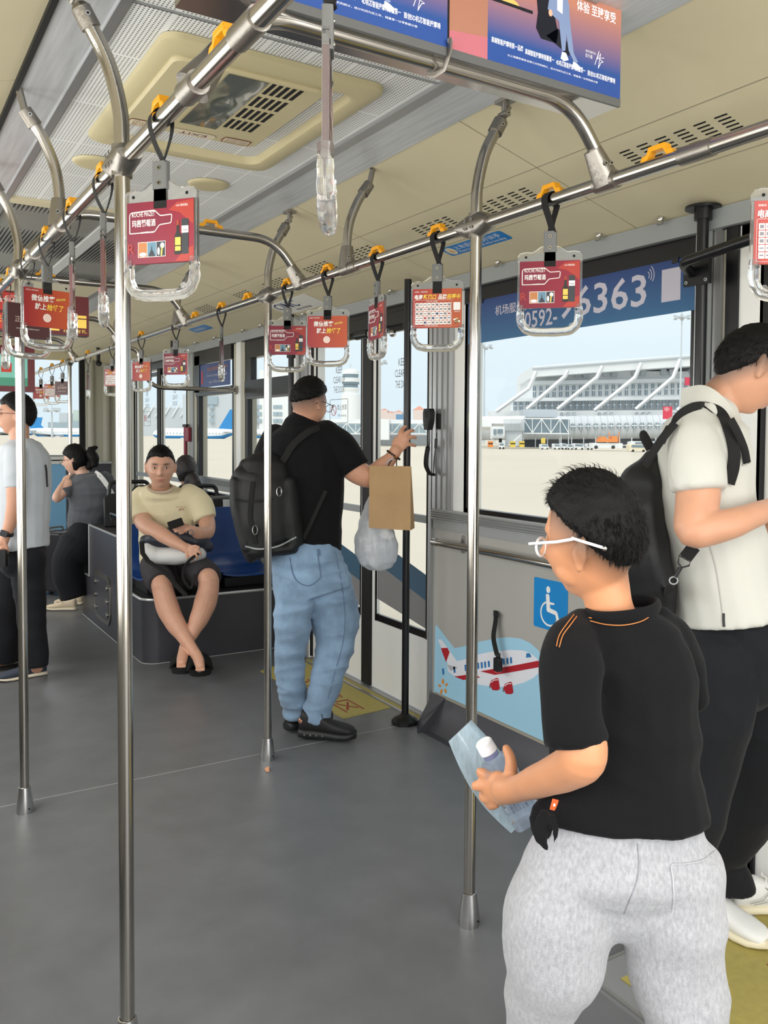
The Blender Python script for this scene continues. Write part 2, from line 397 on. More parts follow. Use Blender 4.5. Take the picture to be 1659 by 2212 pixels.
# windows: black frame plus pane
def window(nm, y0, y1, z0, z1, fw=.045, extra=None, wid=None):
    b = MB(); x0, x1 = 2.505, 2.545
    b.bb((x0, y0, z0), (x1, y1, z0+fw*.6), black_p); b.bb((x0, y0, z1-fw), (x1, y1, z1), black_p)
    b.bb((x0, y0, z0), (x1, y0+fw, z1), black_p); b.bb((x0, y1-fw, z0), (x1, y1, z1), black_p)
    if extra: extra(b)
    w = b.build(nm, kind='structure', smooth=0)
    p = MB(); p.bb((2.525, y0+fw, z0+fw*.6), (2.531, y1-fw, z1-fw), pane)
    p.build('pane', w, smooth=0)
    return w
window('window_1', 2.10, 3.56, 1.13, 2.2)
def ex2(b):
    b.bb((2.498, 5.62, 1.80), (2.55, 6.55, 1.93), black_p); b.bb((2.49, 5.66, 1.785), (2.53, 6.5, 1.80), mat('dark_grey_rail', (90, 92, 94), .5)); b.bb((2.49, 5.66, 2.10), (2.55, 6.5, 2.2), black_p); b.bb((2.5, 6.42, 1.9), (2.545, 6.52, 2.2), black_p)
window('window_2', 5.62, 6.55, .98, 2.2, extra=ex2)
def ex3(b): b.bb((2.49, 6.80, 1.845), (2.55, 7.74, 1.88), black_p); b.bb((2.48, 6.80, 1.88), (2.53, 7.74, 1.905), mat('dark_grey_rail', (90, 92, 94), .5)); b.bb((2.48, 7.6, 1.88), (2.52, 7.74, 2.2), black_p); b.bb((2.48, 6.80, 2.12), (2.52, 7.74, 2.24), black_p)
window('window_3', 6.80, 7.74, .98, 2.2, extra=ex3)
# ---- folding doors
def door(nm, ya, yb, ym, flip=False, txt=True):
    d = MB(); d.bb((2.50, ym-.055, .02), (2.545, ym+.055, 2.17), rubber); d.bb((2.5, ya-.012, .02), (2.54, ya+.012, 2.17), rubber); d.bb((2.5, yb-.012, .02), (2.54, yb+.012, 2.17), rubber)
    D = d.build(nm, kind='structure', smooth=0)
    for a, c in ((ya+.012, ym-.055), (ym+.055, yb-.012)):
        l = MB(); x0, x1 = 2.512, 2.538
        l.bb((x0, a, .02), (x1, c, .42), white_p); l.bb((x0, a, .42), (x1, a+.035, 2.14), white_p); l.bb((x0, c-.045, .42), (x1, c, 2.14), white_p)
        l.bb((x0, a, 2.10), (x1, c, 2.14), black_p); l.bb((x0, a+.035, 1.045), (x1, c-.04, 1.085), greyband)
        l.bb((x0+.004, a+.035, .42), (x1-.004, c-.045, .46), black_p)
        l.bb((x0-.004, a+.028, .42), (x0+.006, a+.037, 2.11), rubber); l.bb((x0-.004, c-.048, .42), (x0+.006, c-.04, 2.11), rubber)
        L = l.build('door_leaf', D, smooth=0)
        g = MB(); g.bb((2.522, a+.03, .44), (2.528, c-.04, 2.12), pane); 
        # coloured diagonal film on the lower glass
        yy0, yy1 = a+.037, c-.047
        for col, z0a, z0b, z1a, z1b in (((66, 96, 118), .62, .76, .76, .90), ((132, 132, 132), .47, .55, .62, .76)):
            m = mat('door_film_%d' % col[0], col, .4)
            hw = yy1-yy0
            g.add([(2.5208, yy0, z0a), (2.5208, yy1, z0b), (2.5208, yy1, z1b), (2.5208, yy0, z1a)], [(0, 1, 2, 3)], m)
        if txt:
            M = frame((2.5215, c-.07, 0), (0, -1, 0), (0, 0, 1)); w = c-a-.14
            for i, t in enumerate(('KEEP', 'CLEAR OF', 'THE DOOR')): g.text(t, w*.5, 1.905-.062*i, .042, mat('grey_glass_print', (92, 92, 96), .5), M, w=[.085, .16, .15][i], anchor='c')
            if ym+.055 <= a+.001:
                r = mat('red_glass_print', (190, 70, 60), .5); k = mat('grey_glass_print', (92, 92, 96), .5)
                g.sweep([M @ V((w*.5+x, 1.665+z, .001)) for x, z in rrect(-.125, -.075, .125, .075, .012)], .0015, k, 4, closed=True)
                g.sweep([M @ V((w*.5-.072+.034*math.cos(t*PI/12), 1.672+.034*math.sin(t*PI/12), .001)) for t in range(24)], .0022, r, 4, closed=True)
                g.sweep([M @ V((w*.5-.096, 1.696, .001)), M @ V((w*.5-.048, 1.648, .001))], .002, r, 4)
                g.text('禁止倚靠', w*.5-.026, 1.672, .034, k, M, w=.135); g.text('No leaning', w*.5-.012, 1.625, .022, k, M, w=.115)
        g.build('glass', L, smooth=0)
    return D
door('door_1', 3.86, 5.33, 4.56)
door('door_2', .42, 1.84, 1.13, txt=False)
door('door_3', 8.02, 9.92, 8.95)
# ---- front end with windscreen
b = MB(); lb = mat('pale_blue_panel', (128, 182, 222), .45); fr = mat('front_grey_lining', (74, 74, 82), .5)
b.bb((-.46, 11, 0), (1.98, 11.06, 1.14), lb); b.bb((1.98, 11, 0), (2.6, 11.06, 1.14), fr)
b.bb((-.46, 10.98, 1.14), (2.6, 11.06, 1.175), white_p); b.bb((-.46, 11.0, 1.175), (2.2, 11.06, 1.19), rubber); b.bb((-.46, 10.99, 1.19), (2.2, 11.06, 1.225), white_p)
b.bb((-.46, 11.0, 1.225), (2.2, 11.04, 1.245), greyband)
b.bb((2.14, 10.99, 1.24), (2.2, 11.04, 2.4), rubber)
b.bb((2.2, 10.9, 1.17), (2.6, 11.05, 2.6), mat('putty_post', (176, 174, 160), .5))
for x, w_ in ((2.25, .04), (2.42, .05)): b.cyl((x, 10.9, 1.17), (x, 10.9, 2.5), w_, mat('putty_post', (176, 174, 160), .5), 16)
b.bb((-.46, 11.0, 2.36), (2.6, 11.06, 2.62), cream)
# ship motif on the pale blue panel
M = frame((0, 10.995, 0), (1, 0, 0), (0, 0, 1))
sh = mat('ship_blue_print', (86, 158, 214), .5); sd = mat('ship_outline_print', (60, 110, 150), .5)
b.prism([(.95, .62), (1.42, .62), (1.42, .58), (1.62, .36), (1.9, .30), (1.88, .24), (1.0, .2)], .001, sh, M)
b.prism([(1.0, .2), (1.85, .24), (1.7, .08), (1.05, .05)], .002, mat('ship_pale_print', (190, 220, 236), .5), M)
b.prism([(1.05, .54), (1.14, .54), (1.2, .46), (1.12, .46)], .003, mat('ship_yellow_print', (240, 210, 70), .5), M)
b.prism([(1.05, .12), (1.2, .14), (1.2, .18), (1.05, .18)], .004, mat('ship_orange_print', (230, 120, 70), .5), M)
for a, c in (((1.0, .62), (1.5, .62)), ((1.42, .62), (1.42, .58)), ((1.42, .58), (1.62, .36)), ((1.1, .5), (1.5, .52)), ((1.1, .56), (1.5, .57))):
    b.sweep([M @ V((a[0], a[1], .003)), M @ V((c[0], c[1], .003))], .004, sd, 4)
b.build('wall_front', kind='structure', smooth=30)
p = MB(); p.bb((-.46, 11.02, 1.245), (2.14, 11.026, 2.36), pane); p.build('window_4', kind='structure', smooth=0)
b = MB()   # left wall: low panel, header and mullions around open windows
b.bb((-.5, Y0, 0), (-.45, Y1, .85), wallgrey); b.bb((-.5, Y0, 2.2), (-.45, Y1, 2.32), cream)
for y in (-1.2, .4, 2.0, 3.6, 5.2, 6.8, 8.4, 10): b.bb((-.5, y, .85), (-.45, y+.12, 2.2), black_p)
b.build('wall_left', kind='structure', smooth=0)
b = MB(); b.bb((2.505, Y0, 0), (2.6, .42, .95), wallgrey); b.bb((2.505, -.9, .95), (2.6, -.75, 2.3), black_p); b.build('wall_rear', kind='structure', smooth=0)
# ================================================================== POLES, RAILS, STRAPS
XL, XR, HR = .51, 1.55, 2.15
R0 = .0175
def screwhead(b, p, nrm, r=.006, m=satin):
    p = V(p); nrm = V(nrm).normalized(); b.cyl(p, p+nrm*.003, r, m, 10); b.cyl(p+nrm*.003, p+nrm*.0034, r*.5, hole, 6)
def tri_clamp(b, c, tilt):
    """cross clamp casting around pole and rail: flattened lens-shaped shell"""
    c = V(c); vs = []
    prof = [(-.075, .012), (-.060, .026), (-.030, .036), (0, .040), (.030, .036), (.060, .026), (.075, .012)]
    n = 16; rows = []
    for y, r in prof:
        rows.append([(c.x+.030*math.cos(2*PI*j/n), c.y+y, c.z+r*math.sin(2*PI*j/n)) for j in range(n)])
    vs = [v for r_ in rows for v in r_]; fs = []
    for i in range(len(rows)-1):
        for j in range(n): fs.append((i*n+j, (i+1)*n+j, (i+1)*n+(j+1) % n, i*n+(j+1) % n))
    fs += [tuple(range(n)), tuple(range((len(rows)-1)*n, len(rows)*n))[::-1]]
    b.add(vs, fs, cast)
    b.cyl(c-V((0, 0, .036)), c+V((0, 0, .036)), .0235, cast, 18); b.cyl(c-V((0, .055, 0)), c+V((0, .055, 0)), .0235, cast, 18)
    for y in (-.016, .016):
        for z in (-.012, .012): screwhead(b, c+V((-.031, y, z)), (-1, 0, 0), .005)
def pole(x, y, label):
    s = 1 if x > 1 else -1
    t = thing('support_pole', label, 'pole', (x, y, 0), 0, 'floor to ceiling grab poles')
    xt = 1.655 if s > 0 else .405
    b = MB(); pts = cr([(x, y, 1.9), (x, y, 2.18), (x+s*.004, y, 2.27), (x+s*.030, y, 2.37), (x+s*(abs(xt-x)*.72), y, 2.455)], 8)
    b.sweep([V((x, y, .08))]+pts, R0, steel, 20); b.build('pole_tube', t)
    b = MB(); a = pts[-1]; d = (pts[-1]-pts[-3]).normalized()
    b.sweep([a-d*.02, a+d*.025, a+d*.035], [.0225, .0225, .015], cast, 16); b.bb((-.006, -.014, 0), (.006, .014, .05), cast, frame(a+d*.028, V((0, 1, 0)).cross(d), (0, 1, 0)))
    b.cyl(a+d*.05+V((0, -.02, 0)), a+d*.05+V((0, .02, 0)), .011, cast, 12)
    screwhead(b, a+d*.005+V((0, -.0225, 0)), (0, -1, 0)); screwhead(b, a+d*.05+V((0, -.02, 0)), (0, -1, 0))
    b.bb((xt-.02, y-.03, 2.535), (xt+.02, y+.03, 2.55), cast); b.cyl(a+d*.055, (xt, y, 2.54), .011, cast, 10)
    b.build('top_bracket', t)
    b = MB(); tri_clamp(b, (x, y, HR), 0); b.build('rail_clamp', t)
    b = MB(); b.lathe([(.033, 0), (.0332, .012), (.032, .03), (.029, .055), (.025, .08), (.0222, .098), (.0215, .102), (.0185, .103), (.0182, .095)], satin, 28, Matrix.Translation((x, y, 0)))
    screwhead(b, (x+.012, y-.0305, .02), (.2, -1, 0), .003, hole); b.build('foot_socket', t)
pole(XR, 2.15, 'right-hand brushed steel pole nearest the viewer, beside the boy')
pole(XL, 2.12, 'nearest and widest brushed steel pole, left of centre')
pole(XL, 3.75, 'steel pole near the left edge, before the man in the pale grey tee')
pole(XR, 3.77, 'slim steel pole just left of the man in the black polo')
pole(XR, 8.39, 'far thin steel pole in front of the windscreen')
def rail(x, y0, y1, label):
    t = thing('overhead_rail', label, 'handrail', (x, 0, HR), 0, 'long overhead grab rails')
    b = MB(); b.cyl((x, y0, HR), (x, y1, HR), R0, steel_rail, 24); b.build('rail_tube', t)
    for y in (1.32, 2.95, 5.2): 
        b = MB(); b.cyl((x, y-.045, HR), (x, y+.045, HR), .0205, cast, 20); b.build('sleeve_joint', t)
rail(XL, -1.0, 10.4, 'thick overhead steel rail crossing the upper left corner'); rail(XR, -1.0, 10.5, 'overhead steel rail running along the right-hand windows')
def rail_tee(b, x, y, dx, up):
    """cast socket that drops a tube onto the rail"""
    b.cyl((x, y-.035, HR), (x, y+.035, HR), .0225, cast, 18)
    a = V((x, y, HR)); d = V((dx, 0, up)).normalized()
    b.sweep([a+d*.0, a+d*.035, a+d*.085], [.034, .030, .0225], cast, 16)
    screwhead(b, a+d*.04+V((-.01, -.029, 0)), (0, -1, 0)); screwhead(b, a+d*.045+V((.012, -.028, 0)), (0, -1, 0))
def crossbar(y, label, group='arched cross bars between the rails'):
    t = thing('arched_cross_bar', label, 'handrail', (1.03, y, HR), 0, group)
    b = MB(); pts = fillet([(XL, y, HR+.02), (XL+.12, y, 2.32), (XR-.12, y, 2.32), (XR, y, HR+.02)], .09, 8)
    b.sweep(pts, R0, steel_rail, 18, up=(0, 1, 0)); b.build('bar_tube', t)
    for x, s in ((XL, 1), (XR, -1)):
        b = MB(); rail_tee(b, x, y, .12*s, .17); b.build('rail_socket', t)
crossbar(1.6, 'nearest arched steel bar, carrying the blue advert lightbox')
crossbar(3.41, 'arched steel bar passing behind the near red wine handle card')
crossbar(4.96, 'arched steel bar in front of the red hanging screen')
crossbar(6.5, 'arched steel bar beyond the red hanging screen')
crossbar(8.1, 'farthest arched steel bar near the front of the bus')
def hanger(x, y, label):
    s = 1 if x > 1 else -1; xt = 1.66 if s > 0 else .40
    t = thing('rail_hanger', label, 'bracket', (x, y, HR), 0, 'curved rail hangers')
    b = MB(); pts = cr([(x, y, HR+.03), (x, y, 2.25), (x+s*.012, y, 2.33), (x+s*.045, y, 2.41), (x+s*.078, y, 2.46)], 8)
    b.sweep(pts, R0*.95, steel_rail, 16); b.build('hanger_tube', t)
    b = MB(); a = pts[-1]; d = (pts[-1]-pts[-3]).normalized(); b.sweep([a-d*.02, a+d*.03], [.0225, .021], cast, 14); b.cyl(a+d*.03, (xt, y, 2.545), .011, cast, 10)
    screwhead(b, a+d*.01+V((0, -.0215, 0)), (0, -1, 0)); b.build('top_bracket', t)
    b = MB(); rail_tee(b, x, y, 0, 1); b.build('rail_socket', t)
hanger(XR, 2.99, 'curved steel hanger between the two near right poles'); hanger(XL, 2.9, 'curved steel hanger of the left rail, upper left')
hanger(XR, 5.15, 'curved steel hanger behind the nearest pole'); hanger(XR, 6.7, 'farther curved steel hanger'); hanger(XL, 4.5, 'curved hanger at the far left edge')
# elbow rail running from the overhead rail to the window post
t = thing('elbow_rail', 'bent steel rail reaching the post beside the blue window banner', 'handrail', (2.45, 6.68, 1.86))
b = MB(); b.sweep(fillet([(1.60, 6.72, HR), (1.72, 6.72, HR), (1.80, 6.70, 1.86), (2.47, 6.68, 1.862)], .12, 8), R0*.9, steel_rail, 14); b.build('bar_tube', t)
b = MB(); b.cyl((2.462, 6.68, 1.862), (2.485, 6.68, 1.862), .034, cast, 18); b.build('wall_flange', t)
# yellow strap stops
def clip(x, y, label, cross=False, z=None):
    b = MB(); M = Matrix.Translation((x, y, (z or HR)+R0)) @ Matrix.Rotation(PI/2 if cross else 0, 4, 'Z')
    pr = [(-.052, -.006), (-.044, .008), (-.030, .010), (-.024, .026), (.024, .026), (.030, .010), (.044, .008), (.052, -.006), (.030, -.004), (.018, .014), (-.018, .014), (-.030, -.004)]
    vs = [(-.011, a, c) for a, c in pr]+[(.011, a, c) for a, c in pr]; n = 12
    fs = [(i, (i+1) % n, (i+1) % n+n, i+n) for i in range(n)]
    for o in (0, n):
        q = [(0, 1, 10, 11), (1, 2, 10), (2, 3, 9, 10), (3, 4, 8, 9), (4, 5, 7+0, 8), ]
        for f in ((0, 1, 2, 11), (2, 3, 10, 11), (3, 4, 9, 10), (4, 5, 8, 9), (5, 6, 7, 8)): fs.append(tuple(o+i for i in (f if o else f[::-1])))
    b.add(vs, fs, yellow_pl, M)
    b.build('strap_stop', label=label, cat='clip', group='yellow plastic strap stops', bevel=.002, loc=(x, y, z or HR))
HRY = [1.43, 1.81, 2.36, 2.755, 3.155, 3.55, 4.02, 4.39, 4.82, 5.18, 5.95, 6.35, 6.76, 7.62, 8.3, 8.73, 9.28, 9.93]
HLY = [1.43, 1.80, 2.315, 2.71, 3.13, 3.53, 4.0, 4.3]
for i, y in enumerate(HRY): clip(XR, y, ['yellow clip right of the lightbox, above the bare rail, without a strap', 'yellow clip above the red wine card nearest the blue banner', 'yellow clip above the card with a grid of logos', 'yellow clip above the turned wine card', 'yellow clip above the orange-red card with white and yellow writing', 'yellow clip above the small wine card beside the slim pole'][i] if i < 6 else 'tiny yellow clip on the right-hand rail, number %s from the far end' % ['twelve','eleven','ten','nine','eight','seven','six','five','four','three','two','one'][i-6])
for i, y in enumerate(HLY): clip(XL, y, ['yellow clip on the thick left rail with no strap', 'yellow clip above the large near red wine card', 'yellow clip left of the widest pole, above an edge-on handle', 'yellow clip over the second edge-on handle', 'yellow clip above the left red card', 'yellow clip by the left pole clamp', 'far yellow clip at the left edge', 'last yellow clip at the left edge'][i])
clip(1.16, 3.41, 'yellow clip on top of the arched bar right of the near wine card', True, 2.32); clip(.80, 4.96, 'yellow clip on the far arched bar', True, 2.32); clip(.93, 6.5, 'yellow clip on the arched bar under the red screen', True, 2.32)
# ---- strap handles with advert cards
wine = mat('wine_red_print', (140, 32, 52), .35); wine2 = mat('wine_orange_print', (164, 56, 46), .35); gold = mat('gold_print', (222, 184, 84), .4)
ecom = mat('orange_red_print', (196, 84, 58), .35); ecom2 = mat('coral_print', (206, 108, 62), .35); dark_card = mat('dark_brown_print', (84, 54, 56), .35); tile = mat('grey_logo_print', (120, 116, 120), .5)
yel_t = mat('yellow_print', (240, 206, 74), .5); wine_d = mat('dark_wine_print', (118, 30, 52), .35)
def gradcol(name, c0, c1, ax=0, a=-.08, z=.08):
    m = mat(name, c0, .35); n, l = m.node_tree.nodes, m.node_tree.links
    tc = n.new('ShaderNodeTexCoord'); sp = n.new('ShaderNodeSeparateXYZ'); mr = n.new('ShaderNodeMapRange'); mx = n.new('ShaderNodeMix'); mx.data_type = 'RGBA'
    mr.inputs[1].default_value = a; mr.inputs[2].default_value = z
    l.new(tc.outputs['Object'], sp.inputs[0]); l.new(sp.outputs[ax], mr.inputs[0]); l.new(mr.outputs[0], mx.inputs[0])
    mx.inputs[6].default_value = srgb(c0); mx.inputs[7].default_value = srgb(c1); l.new(mx.outputs[2], n['Principled BSDF'].inputs['Base Color']); return m
g_wine = gradcol('wine_card_print', (114, 22, 46), (138, 32, 50)); g_ec = gradcol('merchant_card_print', (158, 50, 48), (186, 88, 46)); g_we = gradcol('chat_card_print', (150, 40, 46), (186, 84, 48))
def card_art(b, kind, sx=1):
    """local frame: x right, z up, facing -y; art origin at the card's lower-left"""
    M = frame((-.0795, -.0042, .0), (1, 0, 0), (0, 0, 1))
    base = {'wine': g_wine, 'merch': g_ec, 'chat': g_we, 'dark': dark_card}[kind]
    b.bb((-.0805, -.004, 0), (.0805, .004, .124), base)
    b.bb((-.0805, -.0035, -.001), (.0805, .0035, -.0001), base)
    w = .159; P = lambda pts, m, z=.0002: b.prism(pts, .0002, m, M, z0=z)
    if kind == 'wine':
        P([(.115, 0), (w, 0), (w, .03), (.135, .022)], wine2); P([(.100, .104), (.125, .098), (w, .072), (w, .122), (.12, .118)], wine2)
        out = [(.006, .062), (.066, .062), (.078, .076), (.106, .078), (.108, .095), (.080, .094), (.066, .106), (.010, .104), (.006, .1)]
        b.sweep([M @ V((x, y, .0005)) for x, y in fillet(out+[out[0]], .003, 2)], .0011, white_i, 4, closed=False)
        P([(.009, .065), (.066, .065), (.078, .079), (.104, .081), (.104, .091), (.079, .091), (.066, .102), (.012, .101)], wine_d)
        b.text('ROCHE MAZET', .012, .0945, .0095, white_i, M, w=.056, z=.0005); b.text('玛茜葡萄酒', .012, .074, .0145, white_i, M, w=.057, z=.0005, bold=.012)
        b.text('古永堂酒业出品', .035, .0605, .004, white_i, M, w=.03, z=.0006); b.text('CAD 建发酒业', .118, .109, .0052, white_i, M, w=.028, z=.0005)
        P([(.026, .012), (.0925, .012), (.0925, .043), (.026, .043)], white_i, .0003)
        P([(.027, .013), (.048, .013), (.048, .042), (.027, .042)], mat('food_print', (176, 116, 70), .5), .0005); P(circ(.038, .018, .009, .004, 12), white_i, .0007)
        P([(.049, .013), (.070, .013), (.070, .042), (.049, .042)], mat('tower_print', (96, 130, 150), .5), .0005); P([(.051, .013), (.068, .013), (.064, .022), (.061, .026), (.0595, .036), (.058, .026), (.055, .022)], mat('dark_slate_print', (52, 56, 64), .5), .0007)
        P([(.071, .013), (.0915, .013), (.0915, .042), (.071, .042)], mat('dark_slate_print', (52, 56, 64), .5), .0005); P(circ(.076, .023, .003, .008, 10), white_i, .0007); P(circ(.085, .034, .005, .006, 10), white_i, .0007); P([(.081, .014), (.0845, .014), (.086, .032), (.083, .032)], gold, .0008)
        P([(.114, .014), (.130, .014), (.130, .050), (.125, .060), (.125, .082), (.119, .082), (.119, .060), (.114, .050)], mat('bottle_dark_print', (34, 38, 34), .4), .0004); P([(.1155, .021), (.1285, .021), (.1285, .048), (.1155, .048)], gold, .0006); P([(.1155, .030), (.1285, .030), (.1285, .032), (.1155, .032)], black_i, .0007); P([(.119, .072), (.125, .072), (.125, .082), (.119, .082)], mat('foil_print', (150, 60, 40), .4), .0006)
        P([(.131, .014), (.147, .014), (.147, .084), (.131, .084)], mat('tube_dark_print', (50, 54, 58), .4), .0004); P([(.131, .056), (.147, .056), (.147, .070), (.131, .070)], white_i, .0006); b.text('Chevalier', .1325, .060, .004, black_i, M, w=.013, z=.0007); b.text('R', .002, .02, .02, wine2, M, z=.0003)
    elif kind == 'merch':
        b.text('拾蜂云 · 鹭岛商城', .006, .1125, .0045, white_i, M, w=.042, z=.0004)
        for st, x, c, ww in (('电商', .005, white_i, .028), ('新风口', .034, yel_t, .043), ('品牌', .083, white_i, .028), ('招募中', .112, yel_t, .044)): b.text(st, x, .090, .0165, c, M, w=ww, z=.0005, bold=.022, ital=.15)
        b.text('超过 7,000+ 入驻品牌', .045, .0815, .0045, white_i, M, w=.036, z=.0004)
        for i in range(9):
            for j in range(5):
                x, y = .008+i*.0132, .010+j*.0142
                P([(x, y), (x+.0118, y), (x+.0118, y+.0125), (x, y+.0125)], white_i, .0004); r = random.random()
                c = tile if r < .6 else (mat('navy_logo_print', (52, 64, 110), .5) if r < .8 else (mat('red_logo_print', (160, 50, 56), .5)))
                hh = random.choice((.002, .003, .0045)); P([(x+.002, y+.0063-hh/1.3), (x+.0098, y+.0063-hh/1.3), (x+.0098, y+.0063+hh/1.3), (x+.002, y+.0063+hh/1.3)], c, .0006)
        b.sweep([M @ V((x, y, .0005)) for x, y in rrect(.004, .004, .128, .088, .003, 2)], .0004, white_i, 3, closed=True)
        b.text('更多品牌尽在拾蜂云商城', .04, .0045, .004, white_i, M, w=.042, z=.0004)
        P(rrect(.133, .055, .156, .080, .002, 2), white_i, .0004)
        b.text('招商热线', .136, .048, .0045, white_i, M, w=.018, z=.0004)
        P(circ(.144, .022, .007, .009, 14), mat('tan_print', (214, 170, 110), .5), .0004); P([(.138, .019), (.151, .023), (.151, .026), (.138, .022)], black_i, .0006); P([(.138, .012), (.150, .016), (.150, .019), (.138, .015)], black_i, .0006); P(circ(.137, .025, .004, .003, 10), white_i, .0006); P(circ(.152, .019, .003, .004, 10), white_i, .0006)
    elif kind == 'chat':
        b.text('拾蜂云 鹭岛商城', .006, .114, .0045, white_i, M, w=.042, z=.0004)
        b.text('微信推客', .024, .082, .0215, white_i, M, w=.079, z=.0005, bold=.02, ital=.12); b.text('就上', .035, .055, .0215, white_i, M, w=.039, z=.0005, bold=.02, ital=.12); b.text('抢蜂了', .076, .055, .0215, yel_t, M, w=.058, z=.0005, bold=.02, ital=.12)
        P([(.109, .090), (.140, .094), (.140, .101), (.109, .097)], gold, .0004); b.text('扫码赢好礼', .111, .0935, .004, wine_d, M, w=.026, z=.0006)
        P(circ(.077, .030, .0135, n=24), white_i, .0004); P(circ(.077, .030, .0115, n=24), mat('pale_seal_print', (224, 200, 190), .5), .0006)
    else:
        b.text('微信公众号', .05, .085, .006, white_i, M, w=.05, z=.0004); b.text('正大包车', .026, .055, .022, mat('pale_seal_print', (224, 200, 190), .5), M, w=.10, z=.0005); b.text('XIAMEN AIRPORT', .03, .03, .005, white_i, M, w=.09, z=.0004)
FRONT = {'wine': 'red wine advert card', 'merch': 'orange-red card with a grid of logos', 'chat': 'red card with white and yellow Chinese writing', 'dark': 'dark brown card'}
def make_strap(kind):
    t = thing('hanging_strap', 'clear handle with '+FRONT[kind], 'hanging strap', (0, 0, HR), 0)
    # local origin at the rail axis, card in the xz plane
    z0 = -.285   # bottom of printed card
    b = MB(); pts = [(0, .020, -.078)]
    loop = [V((.004, -.006, -.085)), V((-.016, -.012, -.05)), V((-.0225, -.004, -.018)), V((-.021, 0, .004)), V((-.012, 0, .0175)), V((0, 0, .0212)), V((.012, 0, .0175)), V((.021, 0, .004)), V((.0225, .004, -.018)), V((.016, .010, -.05)), V((.004, .006, -.085))]
    lp = cr(loop, 5)
    for off in (0,):
        vs = []; n = len(lp)
        for p in lp: 
            r = Vector((p.x, 0, p.z)); nn = V((p.x, 0, p.z)).normalized()*.0012 if p.length > .001 else V((0, 0, .001))
            vs += [p+V((0, -.0125, 0)), p+V((0, .0125, 0)), p+V((0, .0125, 0))+nn, p+V((0, -.0125, 0))+nn]
        fs = []
        for i in range(n-1):
            for j in range(4): fs.append((i*4+j, i*4+(j+1) % 4, i*4+4+(j+1) % 4, i*4+4+j))
        b.add(vs, fs, web)
    b.build('strap_loop', t, local=True, smooth=60)
    b = MB(); b.prism(rrect(-.0170, -.0075, .0170, .0075, .003, 3), .056, grey_pl, Matrix.Translation((0, 0, -.138)))
    for z in (-.096, -.126): 
        b.cyl((0, -.0070, z), (0, -.0092, z), .0042, chrome, 12); b.cyl((0, -.0092, z), (0, -.0095, z), .002, hole, 8)
    b.build('grip_sleeve', t, local=True)
    b = MB()
    for y in (-.0035, .0035):
        b.add([(-.0145, y-.001, -.136), (.0145, y-.001, -.136), (.0155, y-.001, -.176), (-.0155, y-.001, -.176), (-.0145, y+.001, -.136), (.0145, y+.001, -.136), (.0155, y+.001, -.176), (-.0155, y+.001, -.176)], [(0, 1, 2, 3), (7, 6, 5, 4), (0, 4, 5, 1), (1, 5, 6, 2), (2, 6, 7, 3), (3, 7, 4, 0)], web)
    b.build('lower_webbing', t, local=True)
    b = MB(); tmp = MB(); card_art(tmp, kind)
    for i, m in enumerate(tmp.mats): b.mi(m)
    b.v = [(x, y, z+z0) for x, y, z in tmp.v]; b.f = tmp.f; b.m = tmp.m
    b.build('advert_card', t, local=True, smooth=0)
    # acrylic handle: top plate and D grip
    b = MB()
    top = [(-.0865, .124), (-.0865, .138), (-.080, .146), (-.064, .149), (-.048, .1475), (-.038, .152), (-.026, .161), (-.013, .165), (.013, .165), (.026, .161), (.038, .152), (.048, .1475), (.064, .149), (.080, .146), (.0865, .138), (.0865, .124)]
    M = frame((0, .0045, z0), (1, 0, 0), (0, 0, 1))
    b.prism(top, .009, clear, M)
    for sx in (-1, 1): b.bb((sx*.0805, -.0045, z0-.012), (sx*.0865, .0045, z0+.124), clear)
    g = [(-.0835, 0, z0+.004), (-.0845, 0, z0-.018), (-.083, 0, z0-.040), (-.070, 0, z0-.060), (-.048, 0, z0-.068), (0, 0, z0-.070), (.048, 0, z0-.068), (.070, 0, z0-.060), (.083, 0, z0-.040), (.0845, 0, z0-.018), (.0835, 0, z0+.004)]
    gp = cr([(x*.93, y, z+.004) for x, y, z in g], 5)
    rad = [.0098+.0022*math.sin(i/len(gp)*PI)+.0004*math.sin(i*1.25) for i in range(len(gp))]
    b.sweep(gp, rad, clear, 12, up=(0, 1, 0))
    for sx, z in ((-.064, .135), (.064, .135), (-.072, -.006), (.072, -.006)):
        b.cyl((sx, -.0046, z0+z), (sx, -.0052, z0+z), .0035, hole, 10)
    for sx in (-.060, .060): b.cyl((sx, -.010, z0-.050), (sx, -.012, z0-.050), .007, clear, 12)
    b.build('clear_grip', t, local=True)
    return t
WR_ = 'red wine card'
